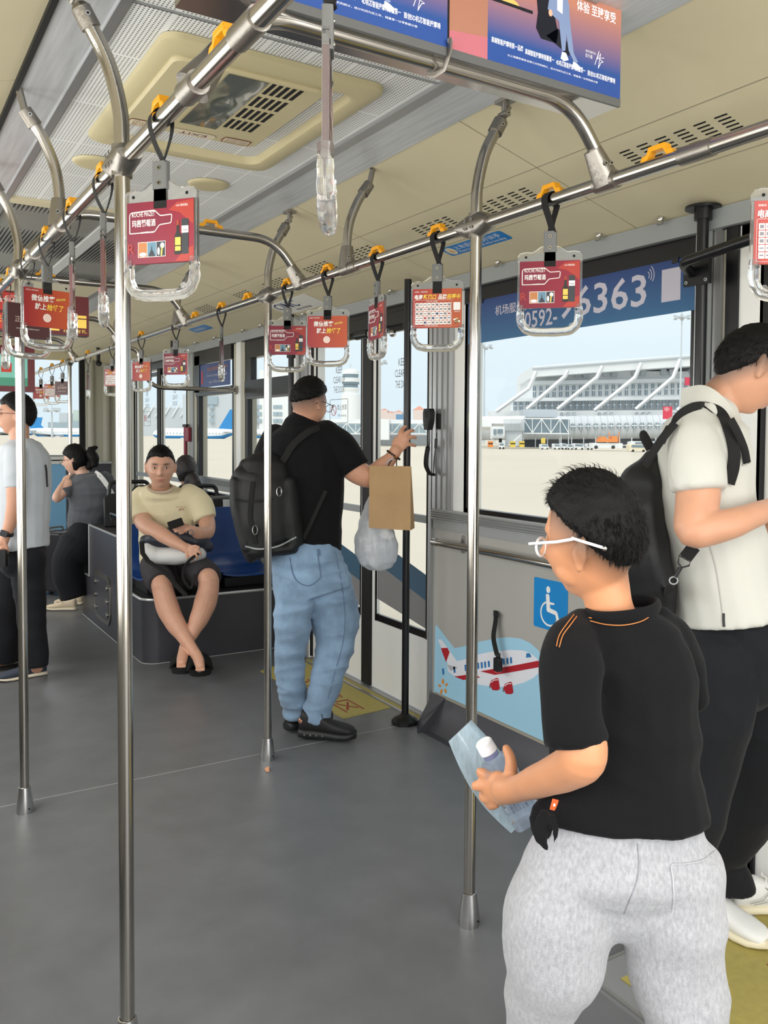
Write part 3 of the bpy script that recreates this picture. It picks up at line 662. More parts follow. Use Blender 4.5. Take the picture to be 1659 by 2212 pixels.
straps = [
    ('wine', XL, 1.80, -52, 'large near clear handle with red wine advert card beside the widest pole'),
    ('wine', XR, 1.81, -45, 'clear handle with red wine card hanging in front of the blue telephone banner'),
    ('merch', XR, 2.36, -45, 'clear handle with orange-red card of small logo tiles and Chinese heading'),
    ('wine', XR, 2.755, -100, 'half turned wine card handle above the middle of the double door'),
    ('chat', XR, 3.155, -40, 'clear handle with orange-red writing-only card above the head of the man in black'),
    ('wine', XR, 3.55, -33, 'small red wine card handle just right of the slim pole'),
    ('merch', XR, 1.07, -40, 'handle with logo-grid card cut off by the right edge of the picture'),
    ('dark', XL, 1.04, 62, 'near handle seen edge-on, hanging at the top beside the lightbox'),
    ('chat', XL, 2.315, 76, 'edge-on handle immediately left of the widest pole'),
    ('wine', XL, 2.71, 77, 'edge-on handle in front of the red hanging screen'),
    ('chat', XL, 3.13, 18, 'red card with white and yellow Chinese writing at the left, seen at an angle'),
    ('dark', XL, 3.53, 21, 'dark brown card handle behind the left pole'),
    ('wine', XL, 4.16, 78, 'edge-on handle cut by the left edge'),
    ('wine', XR, 4.39, -114, 'thin edge-on handle in front of the blue window banner'),
    ('wine', XR, 5.18, -50, 'far reddish card handle above the seated man in cream'),
    ('chat', XR, 5.95, -60, 'far faded pink card handle right of the widest pole'),
    ('merch', XR, 6.76, -60, 'far pale card handle left of the widest pole'),
    ('wine', XR, 7.62, -106, 'far edge-on handle near the putty coloured corner post'),
    ('dark', XR, 8.73, -48, 'faded card handle touching the far thin pole'),
    ('merch', XR, 9.28, -40, 'middle one of the three farthest small card handles'),
    ('chat', XR, 9.93, -30, 'leftmost of the three farthest small card handles')]
protos = {}
for kind, x, y, a, lab in straps:
    if kind not in protos: t = protos[kind] = make_strap(kind); t.location = (x, y, HR); t.rotation_euler = (0, 0, math.radians(a)); t['label'] = lab
    else: t = copy_tree(protos[kind], None, (x, y, HR), math.radians(a), lab)
    t['group'] = 'straps hanging from the overhead rails'
    for ch in t.children:
        if ch.name.startswith('strap_loop'): ch.rotation_euler = (0, 0, -math.radians(a))
# ---- advert lightbox over the near cross bar
def lightbox():
    t = thing('advert_lightbox', 'wide backlit blue and orange advert box on the nearest arched bar', 'lightbox', (1.03, 1.6, 2.32))
    x0, x1, z0, z1 = .50, 1.545, 2.323, 2.548
    b = MB(); b.bb((x0, 1.556, z0-.004), (x1, 1.67, z1), satin); b.bb((x0, 1.552, z0-.006), (x1, 1.56, z0+.012), grey_pl); b.build('housing', t, smooth=0)
    def em(n, c): return mat(n, c, .3, emit=.25)
    sky = gradcol('lit_sky', (44, 80, 146), (192, 130, 108), 2, .07, .20)
    p = sky.node_tree.nodes['Principled BSDF']; sky.node_tree.links.new(p.inputs['Base Color'].links[0].from_socket, p.inputs['Emission Color']); p.inputs['Emission Strength'].default_value = .22
    blue = em('lit_blue', (46, 78, 146)); orange = em('lit_orange', (170, 118, 96)); wt_ = em('lit_white', (244, 244, 246)); blk = em('lit_dark', (24, 26, 36)); sun = em('lit_sun', (236, 190, 104)); skin_ = em('lit_skin', (226, 178, 150)); suit = em('lit_suit', (128, 146, 182)); pk = em('lit_rose', (190, 110, 120)); ybg = em('lit_cream', (240, 224, 150))
    b = MB(); M = frame((x0, 1.5555, z0), (1, 0, 0), (0, 0, 1)); H = z1-z0
    b.bb((0, 0, 0), (x1-x0, H, .001), black_i, M)
    P = lambda pts, m, z: b.prism(pts, .0003, m, M, z0=z)
    def panel(ox):
        P([(ox, .012), (ox+.40, .012), (ox+.40, H), (ox, H)], sky, .001)
        P([(ox, .012), (ox+.40, .012), (ox+.40, .06), (ox, .06)], blue, .0014)
        P([(ox, .15), (ox+.02, .15), (ox+.02, H), (ox, H)], ybg, .0016); P([(ox, .142), (ox+.125, .142), (ox+.125, .149), (ox, .149)], blk, .0018); P(circ(ox+.075, .20, .034), sun, .0018); P([(ox+.06+.03*math.cos(a*PI/10), .142-.0+.018*math.sin(a*PI/10)*1) for a in range(11)], sun, .0014)
        P([(ox+.13, H), (ox+.17, H), (ox+.185, .17), (ox+.20, .12), (ox+.195, .095), (ox+.15, .095), (ox+.135, .115), (ox+.14, .15)], blk, .002)
        P([(ox+.165, .105), (ox+.215, .085), (ox+.235, .075), (ox+.235, .10), (ox+.2, .13)], blk, .002)
        # seated figure in a pale suit
        P([(ox+.175, H), (ox+.172, .19), (ox+.168, .165), (ox+.182, .155), (ox+.205, .145), (ox+.235, .155), (ox+.232, .19), (ox+.218, H)], suit, .0024); P([(ox+.195, H), (ox+.196, .17), (ox+.212, .165), (ox+.212, H)], wt_, .0027)
        P([(ox+.20, .155), (ox+.235, .155), (ox+.248, .085), (ox+.262, .068), (ox+.250, .064), (ox+.232, .088), (ox+.225, .122), (ox+.222, .085), (ox+.212, .082)], suit, .0027)
        P(circ(ox+.176, .158, .006, .008, 10), skin_, .003); P(circ(ox+.202, H-.002, .012, .014, 12), skin_, .0028)
        P([(ox+.212, .080), (ox+.224, .080), (ox+.232, .066), (ox+.218, .060), (ox+.208, .064)], wt_, .003); P([(ox+.246, .066), (ox+.258, .064), (ox+.272, .056), (ox+.258, .048), (ox+.246, .054)], wt_, .003)
        M2 = M @ Matrix.Translation((0, 0, .002))
        b.text('高端智能按摩椅第一品牌', ox+.010, .052, .013, wt_, M2, w=.088, bold=.012); b.text('高端智能按摩椅销量第一', ox+.104, .049, .013, wt_, M2, w=.085, bold=.012); b.text('4D机芯智能按摩椅销量第一', ox+.195, .047, .013, wt_, M2, w=.09, bold=.012); b.text('首创5D机芯智能按摩椅', ox+.292, .045, .013, wt_, M2, w=.09, bold=.012)
        b.text('以上销量数据来自第三方机构统计，统计时间为近三年，销量第一以零售额计算', ox+.055, .033, .005, wt_, M2, w=.27)
        b.text('奥佳华品牌代言人', ox+.285, .098, .006, wt_, M2, w=.034); b.text('彭于晏', ox+.285, .086, .009, wt_, M2, w=.022)
        b.sweep([M @ V((ox+.315+x*.9, .075+y, .0028)) for x, y in ((0, 0), (.014, .034), (.008, .014), (.020, .030), (.012, -.006), (.022, .010), (.030, .012), (.012, .018), (.032, .022))], .0009, wt_, 4)
    panel(.645); panel(.14)
    P([(.545, .012), (.645, .012), (.645, H), (.545, H)], orange, .0016); P([(.545, .012), (.645, .012), (.645, .06), (.545, .05)], pk, .0018)
    b.text('奥佳华', .572, .165, .022, sun, M @ Matrix.Translation((0, 0, .002)), w=.052, bold=.01); b.text('OGAWA', .565, .205, .018, sun, M @ Matrix.Translation((0, 0, .002)), w=.062)
    b.text('体验 至臻享受', .90, .185, .026, wt_, M @ Matrix.Translation((0, 0, .003)), w=.125, bold=.015)
    P([(0, .012), (.14, .012), (.14, H), (0, H)], pk, .001)
    b.build('lit_screen', t, smooth=0)
    for x in (1.04,):
        b = MB(); b.sweep([(x, 1.548, 2.350), (x, 1.545, 2.325), (x, 1.565, 2.298), (x, 1.60, 2.298), (x, 1.63, 2.31)], .0035, cast, 8, asp=3); screwhead(b, (x, 1.546, 2.345), (0, -1, 0), .007); b.build('clamp_strap', t)
lightbox()
# ---- red hanging screens further along the bus
def screen(y, x0, x1, z0, z1, label, far=False):
    t = thing('hanging_screen', label, 'screen', ((x0+x1)/2, y, z0), 0, 'hanging advert screens')
    b = MB(); b.bb((x0, y+.004, z0), (x1, y+.08, z1), black_p); b.build('housing', t, smooth=0)
    M = frame((x0, y+.003, z0), (1, 0, 0), (0, 0, 1)); H = z1-z0; w = x1-x0
    b = MB(); b.bb((0, 0, 0), (w, H, .001), mat('lit_maroon', (92, 30, 34), .3, emit=.25), M); P = lambda pts, m, z: b.prism(pts, .0003, m, M, z0=z)
    red = mat('lit_red', (176, 46, 34), .3, emit=.4); teal = mat('lit_teal', (112, 176, 160), .3, emit=.4); lg = mat('lit_gold', (232, 196, 90), .3, emit=.4); pal = mat('lit_pale', (214, 232, 226), .3, emit=.5)
    if not far:
        P([(0, H*.52), (w*.52, H*.52), (w*.52, H*.95), (0, H*.95)], red, .001); P([(0, H*.06), (w*.52, H*.06), (w*.52, H*.44), (0, H*.44)], red, .001)
        P([(w*.05, H*.68), (w*.12, H*.68), (w*.12, H*.84), (w*.05, H*.84)], lg, .0014); b.text('鹭岛数字港', w*.17, H*.70, .024, pal, M, w=.16, d=.0016); b.text('百年信用 天下汇通', w*.05, H*.22, .035, lg, M, w=.26, d=.0016)
        P([(w*.60, H*.10), (w*.76, H*.10), (w*.76, H*.62), (w*.60, H*.62)], pal, .0014); P([(w*.60, H*.10), (w*.76, H*.10), (w*.76, H*.16), (w*.60, H*.16)], lg, .0016); P([(w*.62, H*.2), (w*.66, H*.2), (w*.66, H*.58), (w*.62, H*.58)], teal, .0016)
        P([(w*.80, H*.45), (w*.98, H*.45), (w*.98, H*.52), (w*.80, H*.52)], lg, .0014); P([(w*.90, H*.2), (w*.98, H*.2), (w*.98, H*.42), (w*.90, H*.42)], lg, .0014); b.text('扫码有礼', w*.79, H*.07, .02, lg, M, w=.12, d=.0016)
    else:
        P([(w*.05, H*.12), (w*.88, H*.12), (w*.88, H*.72), (w*.8, H*.82), (w*.05, H*.78)], teal, .001); P([(w*.05, H*.12), (w*.88, H*.12), (w*.88, H*.3), (w*.05, H*.3)], mat('lit_green', (60, 130, 104), .3, emit=.4), .0014); P([(w*.45, H*.42), (w*.62, H*.42), (w*.62, H*.62), (w*.45, H*.62)], red, .0016)
    b.build('lit_screen', t, smooth=0)
screen(4.98, .40, 1.02, 2.035, 2.245, 'red advert screen with gold Chinese writing hanging at the left')
screen(6.52, .60, .98, 1.79, 2.10, 'dark screen with teal picture at the far left, below the red screen', True)
# ---- roof hatch, speakers
def hatch():
    t = thing('roof_hatch', 'beige roof ventilation hatch with dark window and EXIT label', 'roof hatch', (.985, 2.75, 2.55))
    def ring(x0, y0, x1, y1, r, z): return [(x, y, z) for x, y in rrect(x0, y0, x1, y1, r, 6)]
    loops = [ring(.655, 2.27, 1.315, 3.235, .05, 2.5505), ring(.657, 2.272, 1.313, 3.233, .05, 2.535), ring(.668, 2.283, 1.302, 3.222, .05, 2.528), ring(.715, 2.335, 1.255, 3.165, .05, 2.522), ring(.725, 2.345, 1.245, 3.155, .05, 2.526), ring(.735, 2.355, 1.235, 3.145, .05, 2.565)]
    vs = [v for l in loops for v in l]; n = len(loops[0]); fs = []
    for i in range(len(loops)-1):
        for j in range(n): fs.append((i*n+j, i*n+(j+1) % n, (i+1)*n+(j+1) % n, (i+1)*n+j))
    fs.append(tuple(range((len(loops)-1)*n, len(loops)*n)))
    b = MB(); b.add(vs, fs, beige); b.build('hatch_frame', t, smooth=40)
    b = MB()
    x0, x1, y0, y1 = .70, 1.15, 2.345, 2.93
    lp = [rrect(x0, y0, x1, y1, .03, 5), rrect(x0+.006, y0+.006, x1-.006, y1-.006, .03, 5)]
    vs = [(x, y, 2.56) for x, y in lp[0]]+[(x, y, 2.520) for x, y in lp[0]]+[(x, y, 2.512) for x, y in lp[1]]; n = len(lp[0]); fs = []
    for i in range(2):
        for j in range(n): fs.append((i*n+j, (i+1)*n+j, (i+1)*n+(j+1) % n, i*n+(j+1) % n))
    fs.append(tuple(range(2*n, 3*n))[::-1]); b.add(vs, fs, beige)
    # slots right of the window
    for i in range(4):
        for j in range(5): b.prism([(.985+j*.021, 2.36+i*.11), (.997+j*.021, 2.36+i*.11), (.997+j*.021, 2.445+i*.11), (.985+j*.021, 2.445+i*.11)], .0008, hole, None, z0=2.5112)
    for i in range(4): b.prism(rrect(.822, 2.37+i*.12, .838, 2.46+i*.12, .004, 2), .0008, hole, None, z0=2.5112)
    b.build('hatch_lid', t, smooth=30)
    b = MB(); nx, ny = 10, 16; vs = []; fs = []
    for i in range(nx+1):
        for j in range(ny+1):
            u, v = i/nx, j/ny
            z = 2.510-.004*math.sin(u*PI)*math.sin(v*PI)-.004*noise.noise(V((u*3, v*5, 1)))*math.sin(u*PI)*math.sin(v*PI)
            vs.append((.855+.118*u, 2.36+.45*v, z))
    for i in range(nx):
        for j in range(ny): a = i*(ny+1)+j; fs.append((a, a+1, a+ny+2, a+ny+1))
    b.add(vs, fs, mat('tinted_hatch_film', (96, 100, 92), .08, coat=.5)); b.build('hatch_window', t, smooth=60)
    b = MB(); M = frame((1.0, 2.86, 2.5105), (-1, 0, 0), (0, 1, 0))   # reads upside down from this side
    rb = mat('brown_red_print', (120, 62, 46), .5); cw = mat('ivory_label', (216, 206, 178), .5)
    b.prism(rrect(0, .01, .15, .055, .02, 4), .0006, cw, M, z0=.0003); b.text('EXIT', .030, .022, .022, mat('purple_print', (110, 50, 90), .5), M, w=.09, z=.0008)
    M2 = frame((1.118, 2.86, 2.5105), (-1, 0, 0), (0, 1, 0)); b.prism(rrect(0, 0, .095, .05, .01, 3), .0006, rb, M2, z0=.0003); b.prism(rrect(.004, .004, .091, .046, .008, 3), .0006, cw, M2, z0=.0006)
    for i in range(5): b.text('紧急情况下推开安全窗', .010, .008+i*.0075, .005, rb, M2, w=.075, z=.0012)
    M3 = frame((.825, 2.86, 2.5105), (-1, 0, 0), (0, 1, 0)); b.prism(rrect(0, 0, .11, .06, .012, 3), .0006, rb, M3, z0=.0003); b.prism(rrect(.003, .003, .107, .057, .01, 3), .0006, cw, M3, z0=.0006)
    for i, s_ in enumerate(('EMERGENCY EXIT', '安全出口 紧急时使用', '推开此窗')): b.text(s_, .012, .008+i*.016, .010, rb, M3, w=.085, z=.0012)
    b.build('hatch_labels', t, smooth=0)
hatch()
for x, y, lab in ((.75, 3.53, 'left round beige ceiling speaker by the widest pole'), (1.205, 3.57, 'right round beige ceiling speaker below the hatch')):
    t = thing('ceiling_speaker', lab, 'speaker', (x, y, 2.55), 0, 'round ceiling speakers')
    b = MB(); b.lathe([(.0, -.012), (.055, -.0125), (.072, -.011), (.080, -.006), (.083, .0)], beige, 36, Matrix.Translation((x, y, 2.55))); b.build('speaker_cover', t)
# ---- slope stickers and door latches
def sl(x, y): return slope_frame(x, y)
b = MB(); M = sl(2.318, 3.40) @ Matrix.Translation((0, 0, .001)); bl = mat('sticker_blue', (20, 120, 190), .4)
b.prism(rrect(0, 0, .455, .08, .014, 4), .0008, bl, M); b.prism(circ(.045, .04, .030, .032, 24), .0008, mat('ivory_label', (216, 206, 178), .5), M, z0=.0006); b.prism([(.03, .05), (.045, .02), (.062, .03), (.05, .05)], .0006, mat('tan_print', (214, 170, 110), .5), M, z0=.0013)
b.text('上车后请握好扶手', .085, .038, .032, white_i, M, w=.34, z=.001); b.text('Please hold handrail while boarding', .085, .008, .022, white_i, M, w=.34, z=.001)
b.build('blue_sticker', label='blue handrail notice on the sloped ceiling behind the near right pole', cat='sticker', smooth=0)
b = MB(); M = sl(2.42, 5.52) @ Matrix.Translation((0, 0, .001)); b.prism([(0, 0), (.60, 0), (.60, .17), (0, .17)], .0008, mat('pale_grey_sticker', (232, 231, 224), .4), M); b.text('CIMC', .03, .065, .085, mat('navy_logo_print', (52, 64, 110), .5), M, w=.33, z=.001, bold=.008, ital=.2); b.text('中集天达空港设备', .2, .02, .025, black_i, M, w=.22, z=.001)
b.build('maker_plate', label='pale grey maker sticker with navy lettering on the ceiling slope', cat='sticker', smooth=0)
b = MB(); M = sl(2.33, 7.2) @ Matrix.Translation((0, 0, .001)); b.prism(rrect(0, 0, .42, .08, .014, 4), .0008, bl, M); b.text('请勿倚靠车门', .06, .02, .035, white_i, M, w=.3, z=.001); b.build('blue_sticker', label='far small blue notice on the ceiling slope', cat='sticker', smooth=0)
for i, y in enumerate((2.24, 2.56, 3.22, 3.72, 4.2, 5.35, 6.09, 6.45, 7.1, 7.6)):
    M = sl(2.445, y); b = MB(); b.cyl((0, 0, .012), (0, 0, 0), .011, chrome, 14, M=M); b.lathe([(.012, .0), (.0125, .008), (.010, .013)], chrome, 16, M); b.bb((-.012, -.005, .012), (.012, .005, .030), satin, M)
    b.build('panel_latch', label=['panel latch nearest the right edge of the ceiling slope', 'panel latch right of the blue wine card strap', 'panel latch beside the blue sticker', 'panel latch above the white door post'][i] if i < 4 else 'small ceiling slope latch, %s from the far end' % ['sixth','fifth','fourth','third','second','first'][i-4], cat='latch', group='quarter-turn ceiling panel latches')
# ---- fittings on the right wall
t = thing('wall_handrail', 'horizontal steel handrail across the wheelchair bay panel', 'handrail', (2.43, 2.8, .97))
b = MB(); b.cyl((2.43, 2.02, .972), (2.43, 3.69, .972), .0165, steel_rail, 18); b.cyl((2.43, 3.69, .972), (2.43, 3.715, .972), .021, satin, 18); b.build('bar_tube', t)
for y in (3.56, 2.3):
    b = MB(); b.prism(rrect(-.014, -.045, .014, .045, .013, 4), .006, satin, frame((2.508, y, .972), (0, -1, 0), (0, 0, 1))); b.cyl((2.505, y, .972), (2.44, y, .972), .008, satin, 10); b.build('wall_mount', t)
def wallM(y, z, d=.0): return frame((2.5095-d, y, z), (0, -1, 0), (0, 0, 1))
b = MB(); M = wallM(3.005, .665); bl2 = mat('accessible_blue', (10, 130, 200), .4)
b.prism(rrect(-.003, 0, .222, .222, .01, 4), .001, bl2, M); k = .0011
b.prism(circ(.095, .178, .013, .015, 18), .0006, white_i, M, z0=k)
b.prism([(.080, .152), (.083, .158), (.098, .158), (.103, .152), (.106, .125), (.135, .125), (.137, .117), (.107, .114), (.109, .098), (.150, .092), (.158, .085), (.178, .032), (.170, .022), (.160, .028), (.144, .074), (.090, .080), (.086, .088)], .0006, white_i, M, z0=k)
b.sweep([M @ V((.103+.056*math.cos(a), .072+.052*math.sin(a), .0015)) for a in [math.radians(q) for q in range(112, 362, 10)]], .0042, white_i, 6, asp=.4)
b.build('accessible_sign', label='square blue wheelchair sign on the grey panel left of the boy', cat='sign', smooth=0)
b = MB(); pl = mat('decal_sky_blue', (160, 206, 230), .45); pw = mat('decal_white', (226, 228, 236), .45); pr_ = mat('decal_red', (172, 30, 44), .45); pb = mat('decal_window_blue', (44, 116, 176), .45); pg = mat('decal_grey', (176, 178, 184), .45); po = mat('decal_orange', (222, 140, 44), .45)
def dec(pts, m, k, d=.0003): # pixel outline measured on the wall plane -> wall-plane polygon
    M = wallM(0, 0); q = []
    for u, v in pts:
        w_ = PX(900+u/4.74, 1200+v/4.74, 2.508); q.append((-w_.y, w_.z))
    b.prism(q, d, m, M, z0=.0004+k*.00035)
skyo = [(175, 1460), (190, 720), (205, 712), (300, 840), (385, 948), (480, 930), (590, 893), (700, 870), (840, 843), (960, 838), (1060, 850), (1160, 895), (1240, 965), (1290, 1040), (1400, 1090), (1700, 1150), (1700, 2180)]
dec(skyo, pl, 0)
fus = [(310, 1115), (412, 1082), (480, 1068), (600, 1020), (760, 985), (960, 968), (1080, 972), (1165, 1000), (1225, 1050), (1265, 1105), (1278, 1145), (1255, 1200), (1190, 1255), (1100, 1300), (960, 1340), (800, 1345), (650, 1325), (480, 1270), (380, 1230), (320, 1185)]
dec(fus, pw, 1); dec([(216, 858), (255, 862), (415, 1085), (330, 1130), (295, 1050)], pw, 2)
dec([(250, 948), (315, 945), (338, 990), (302, 1092), (262, 990)], pr_, 3); dec([(310, 1115), (425, 1148), (345, 1182)], pg, 4)
dec([(650, 1185), (1000, 1125), (1245, 1077), (1282, 1138), (1000, 1190), (800, 1222)], pr_, 3); dec([(385, 1240), (590, 1208), (650, 1250), (480, 1275)], pr_, 3)
for i, x in enumerate((270, 385, 500, 590, 628, 665, 700, 738, 850, 890, 928, 965)):
    y = 1130-(x-590)*.165+6; dec([(x-10, y-30), (x+9, y-34), (x+14, y+28), (x-5, y+32)], pb, 4)
dec([(1125, 1000), (1158, 1000), (1178, 1040), (1120, 1046)], pb, 4)
for cx, cy in ((808, 1320), (946, 1358)):
    dec([(cx-58, cy+2), (cx-40, cy-45), (cx+10, cy-66), (cx+30, cy-62), (cx+45, cy+45), (cx+20, cy+62), (cx-30, cy+58)], pr_, 5); dec([(cx-62, cy-5), (cx-48, cy+40), (cx-62, cy+32)], mat('decal_brown', (96, 84, 60), .5), 6); dec([(cx-44, cy-24), (cx-20, cy-48), (cx+26, cy-52), (cx+28, cy-44), (cx-16, cy-40), (cx-38, cy-18)], pw, 6)
for a in range(5):
    an = math.radians(90+72*a+5); cx, cy = 272+38*math.cos(an)*.95, 1345-55*math.sin(an)
    dec([(cx+14*math.cos(an)*math.cos(t_)-11*math.sin(an)*math.sin(t_), cy-(30*math.sin(an)*math.cos(t_)+22*math.cos(an)*math.sin(t_)*.6)) for t_ in [i*PI/6 for i in range(12)]], po, 4)
b.build('airplane_mural', label='pale blue wall decal with a white and red cartoon airplane', cat='decal', smooth=0)
t = thing('seat_belt', 'black belt with buckle hanging over the airplane decal', 'belt', (2.49, 3.24, .69))
bp = [PX(*q, 2.485-.02*(i > 1)) for i, q in enumerate([(1072, 1322), (1070, 1345), (1066, 1375), (1070, 1400), (1074, 1415)])]
b = MB(); b.sweep(cr(bp, 4), [.0165]*20, web, 8, asp=.25, up=(0, 1, 0)); b.build('belt_strap', t)
b = MB(); w_ = PX(1076, 1434, 2.465); b.prism(rrect(-.02, -.035, .02, .03, .009, 4), .026, black_pl, frame(w_, (0, -1, 0), (0, 0, 1)), z0=-.012); b.cyl(w_+V((0, 0, .03)), w_+V((0, 0, .05)), .011, black_pl, 10); b.bb((-.014, -.041, -.006), (.014, -.034, .012), mat('buckle_red', (200, 80, 80), .4), frame(w_, (0, -1, 0), (0, 0, 1))); b.build('buckle', t, bevel=.002)
b = MB(); w_ = PX(1072, 1326, 2.5); b.prism(rrect(-.013, -.016, .013, .016, .004, 3), .008, black_pl, frame(w_, (0, -1, 0), (0, 0, 1))); screwhead(b, w_-V((.009, 0, 0)), (-1, 0, 0), .007, chrome); b.build('belt_anchor', t)
# telephone banner inside window 1
t = thing('window_banner', 'long blue telephone banner across the top of the large window', 'banner', (2.495, 2.8, 2.0))
b = MB(); M = frame((2.499, 3.525, 1.965), (0, -1, 0), (0, 0, 1)); gb = gradcol('banner_blue_print', (48, 100, 142), (34, 60, 118), 2, -.03, .17)
w_ = 3.525-2.11
b.add([(0, 0, 0), (w_, .010, 0), (w_, .205, 0), (0, .205, 0), (0, 0, .001), (w_, .010, .001), (w_, .205, .001), (0, .205, .001)], [(3, 2, 1, 0), (4, 5, 6, 7), (0, 1, 5, 4), (1, 2, 6, 5), (2, 3, 7, 6), (3, 0, 4, 7)], gb, M)
gt = mat('banner_grey_print', (188, 186, 200), .5)
b.text('机场服务质量监督', .22, .118, .046, gt, M, w=.42, z=.001, bold=.01); b.text('0592-', .44, .035, .075, gt, M, w=.22, z=.001, bold=.01); b.text('96363', .67, .052, .125, gt, M, w=.50, z=.001, bold=.012)
for r in (.018, .03, .042): b.sweep([M @ V((1.165+r*math.cos(a), .165+r*math.sin(a), .0015)) for a in [math.radians(q) for q in range(-35, 60, 12)]], .002, gt, 4)
b.prism(rrect(1.245, .055, 1.335, .175, .001, 2), .0006, gt, M, z0=.001)
b.build('banner_print', t, smooth=0)
b = MB()
for y in (3.4, 2.2): b.bb((2.494, y, 2.155), (2.505, y+.03, 2.175), black_pl)
b.build('banner_clip', t, smooth=0)
b = MB(); b.bb((2.486, 6.84, 1.915), (2.489, 7.62, 2.115), gb); M = frame((2.4858, 7.6, 1.915), (0, -1, 0), (0, 0, 1)); b.text('禁止将身体伸出窗外', .2, .135, .035, mat('banner_orange_print', (190, 120, 70), .5), M, w=.5); b.text('Do not stretch your body', .2, .08, .03, gt, M, w=.5); b.text('out of the window', .24, .03, .028, gt, M, w=.4)
b.prism([(.03, .03), (.09, .03), (.08, .15), (.04, .15)], .0005, mat('banner_red_print', (160, 60, 70), .5), M, z0=.0003); b.build('window_banner', label='smaller blue notice banner in the far window beside the edge-on handle', cat='banner', smooth=0)
# black door post and bent bar
t = thing('door_post', 'black floor to ceiling post at the double door, gripped by the man in black', 'pole', (2.36, 3.87, 0))
b = MB(); b.cyl((2.36, 3.87, .05), (2.36, 3.87, 2.32), .019, black_p, 20); b.cyl((2.36, 3.87, 2.06), (2.36, 3.87, 2.10), .027, black_p, 16); b.build('post_tube', t)
b = MB(); b.lathe([(.072, 0), (.072, .018), (.06, .032), (.03, .045), (.024, .052)], mat('worn_black_cap', (20, 20, 21), .25, var=.5, vscale=60), 10, Matrix.Translation((2.36, 3.87, 0))); b.build('floor_cap', t)
t = thing('door_post', 'black post at the right edge of the large window', 'pole', (2.44, 2.045, 0))
b = MB(); b.cyl((2.44, 2.045, 0), (2.44, 2.045, 2.30), .020, black_p, 20); b.build('post_tube', t)
b = MB(); b.cyl((2.44, 2.045, 2.27), (2.44, 2.045, 2.31), .031, black_p, 16); b.cyl((2.44, 2.045, 2.306), (2.44, 2.045, 2.315), .062, black_p, 24); b.build('top_flange', t)
b = MB(); b.bb((2.415, 1.995, 2.045), (2.43, 2.105, 2.14), black_p); [screwhead(b, (2.415, y, z), (-1, 0, 0), .006, greyband) for y in (2.008, 2.092) for z in (2.058, 2.128)]; b.build('mounting_plate', t)
b = MB(); b.sweep(fillet([(2.41, 2.07, 2.09), (2.33, 2.04, 2.11), (2.31, 1.70, 2.14), (2.31, 1.0, 2.14)], .10, 8), .0185, black_p, 16); b.build('bent_bar', t)
t = thing('door_post', 'black post rising behind the head of the man in black', 'pole', (2.42, 5.40, 0))
b = MB(); b.cyl((2.42, 5.48, 0), (2.42, 5.48, 2.32), .019, black_p, 16); b.cyl((2.42, 5.48, 2.03), (2.42, 5.48, 2.09), .03, black_p, 12); b.build('post_tube', t)
DM = thing('door_mechanism', 'black door drive header with a steel arm across the top of the double door', 'door mechanism', (2.48, 4.6, 2.1))
b = MB(); b.cyl((2.42, 4.92, 2.10), (2.42, 5.05, 2.10), .017, black_p, 14); b.cyl((2.42, 4.84, 2.10), (2.42, 4.92, 2.10), .008, satin, 12); b.ell((2.42, 4.83, 2.10), .018, satin); b.build('drive_arm', DM)
b = MB(); b.bb((2.47, 3.80, 2.13), (2.52, 5.35, 2.20), black_p); b.cyl((2.45, 4.45, 2.10), (2.45, 4.60, 2.10), .025, black_p, 16); b.ell((2.44, 4.16, 2.075), .02, satin); b.bb((2.42, 4.2, 2.08), (2.45, 4.42, 2.11), satin); b.build('drive_header', DM, bevel=.004)
# microphone on the white post
t = thing('hand_microphone', 'black hand microphone with coiled cord clipped to the door post', 'microphone', (2.47, 3.80, 1.62))
b = MB(); M = frame((2.455, 3.80, 1.60), (0, -1, 0), (0, 0, 1)); b.prism([(-.022, -.055), (-.032, -.01), (-.034, .035), (-.024, .055), (.024, .055), (.034, .035), (.030, -.01), (.014, -.055)], .032, black_pl, M, z0=-.01)
for i in range(4): b.bb((-.015, .010+i*.010, .022), (.012, .014+i*.010, .0235), hole, M)
b.build('microphone_body', t, bevel=.004)
b = MB(); cp = cr([(2.455, 3.803, 1.545), (2.455, 3.80, 1.49), (2.46, 3.815, 1.45)], 4); b.sweep(cp, .003, black_pl, 6)
hel = [V((2.458, 3.82, 1.455)), V((2.458, 3.835, 1.40)), V((2.458, 3.835, 1.355)), V((2.458, 3.80, 1.318)), V((2.458, 3.765, 1.315))]; hp = cr(hel, 60); q = []
for i, p in enumerate(hp): a = i*.9; q.append(p+V((math.cos(a)*.010, math.sin(a)*.008, math.sin(a)*.004)))
b.sweep(q, .0042, black_pl, 5); b.sweep(cr([(2.458, 3.765, 1.315), (2.46, 3.765, 1.38), (2.47, 3.765, 1.46), (2.475, 3.765, 1.53)], 4), .003, black_pl, 6); b.cyl((2.47, 3.765, 1.45), (2.472, 3.765, 1.50), .008, black_pl, 8); b.build('coiled_cord', t)
b = MB(); b.bb((2.478, 3.75, 1.55), (2.49, 3.775, 1.63), black_pl); b.build('wall_clip', t)
b = MB(); b.bb((2.498, 3.44, 1.56), (2.5035, 3.515, 1.625), mat('neon_yellow_sticker', (226, 236, 20), .4)); b.build('hazard_sticker', label='neon yellow warning sticker at the left edge of the large window', cat='sticker', smooth=0)
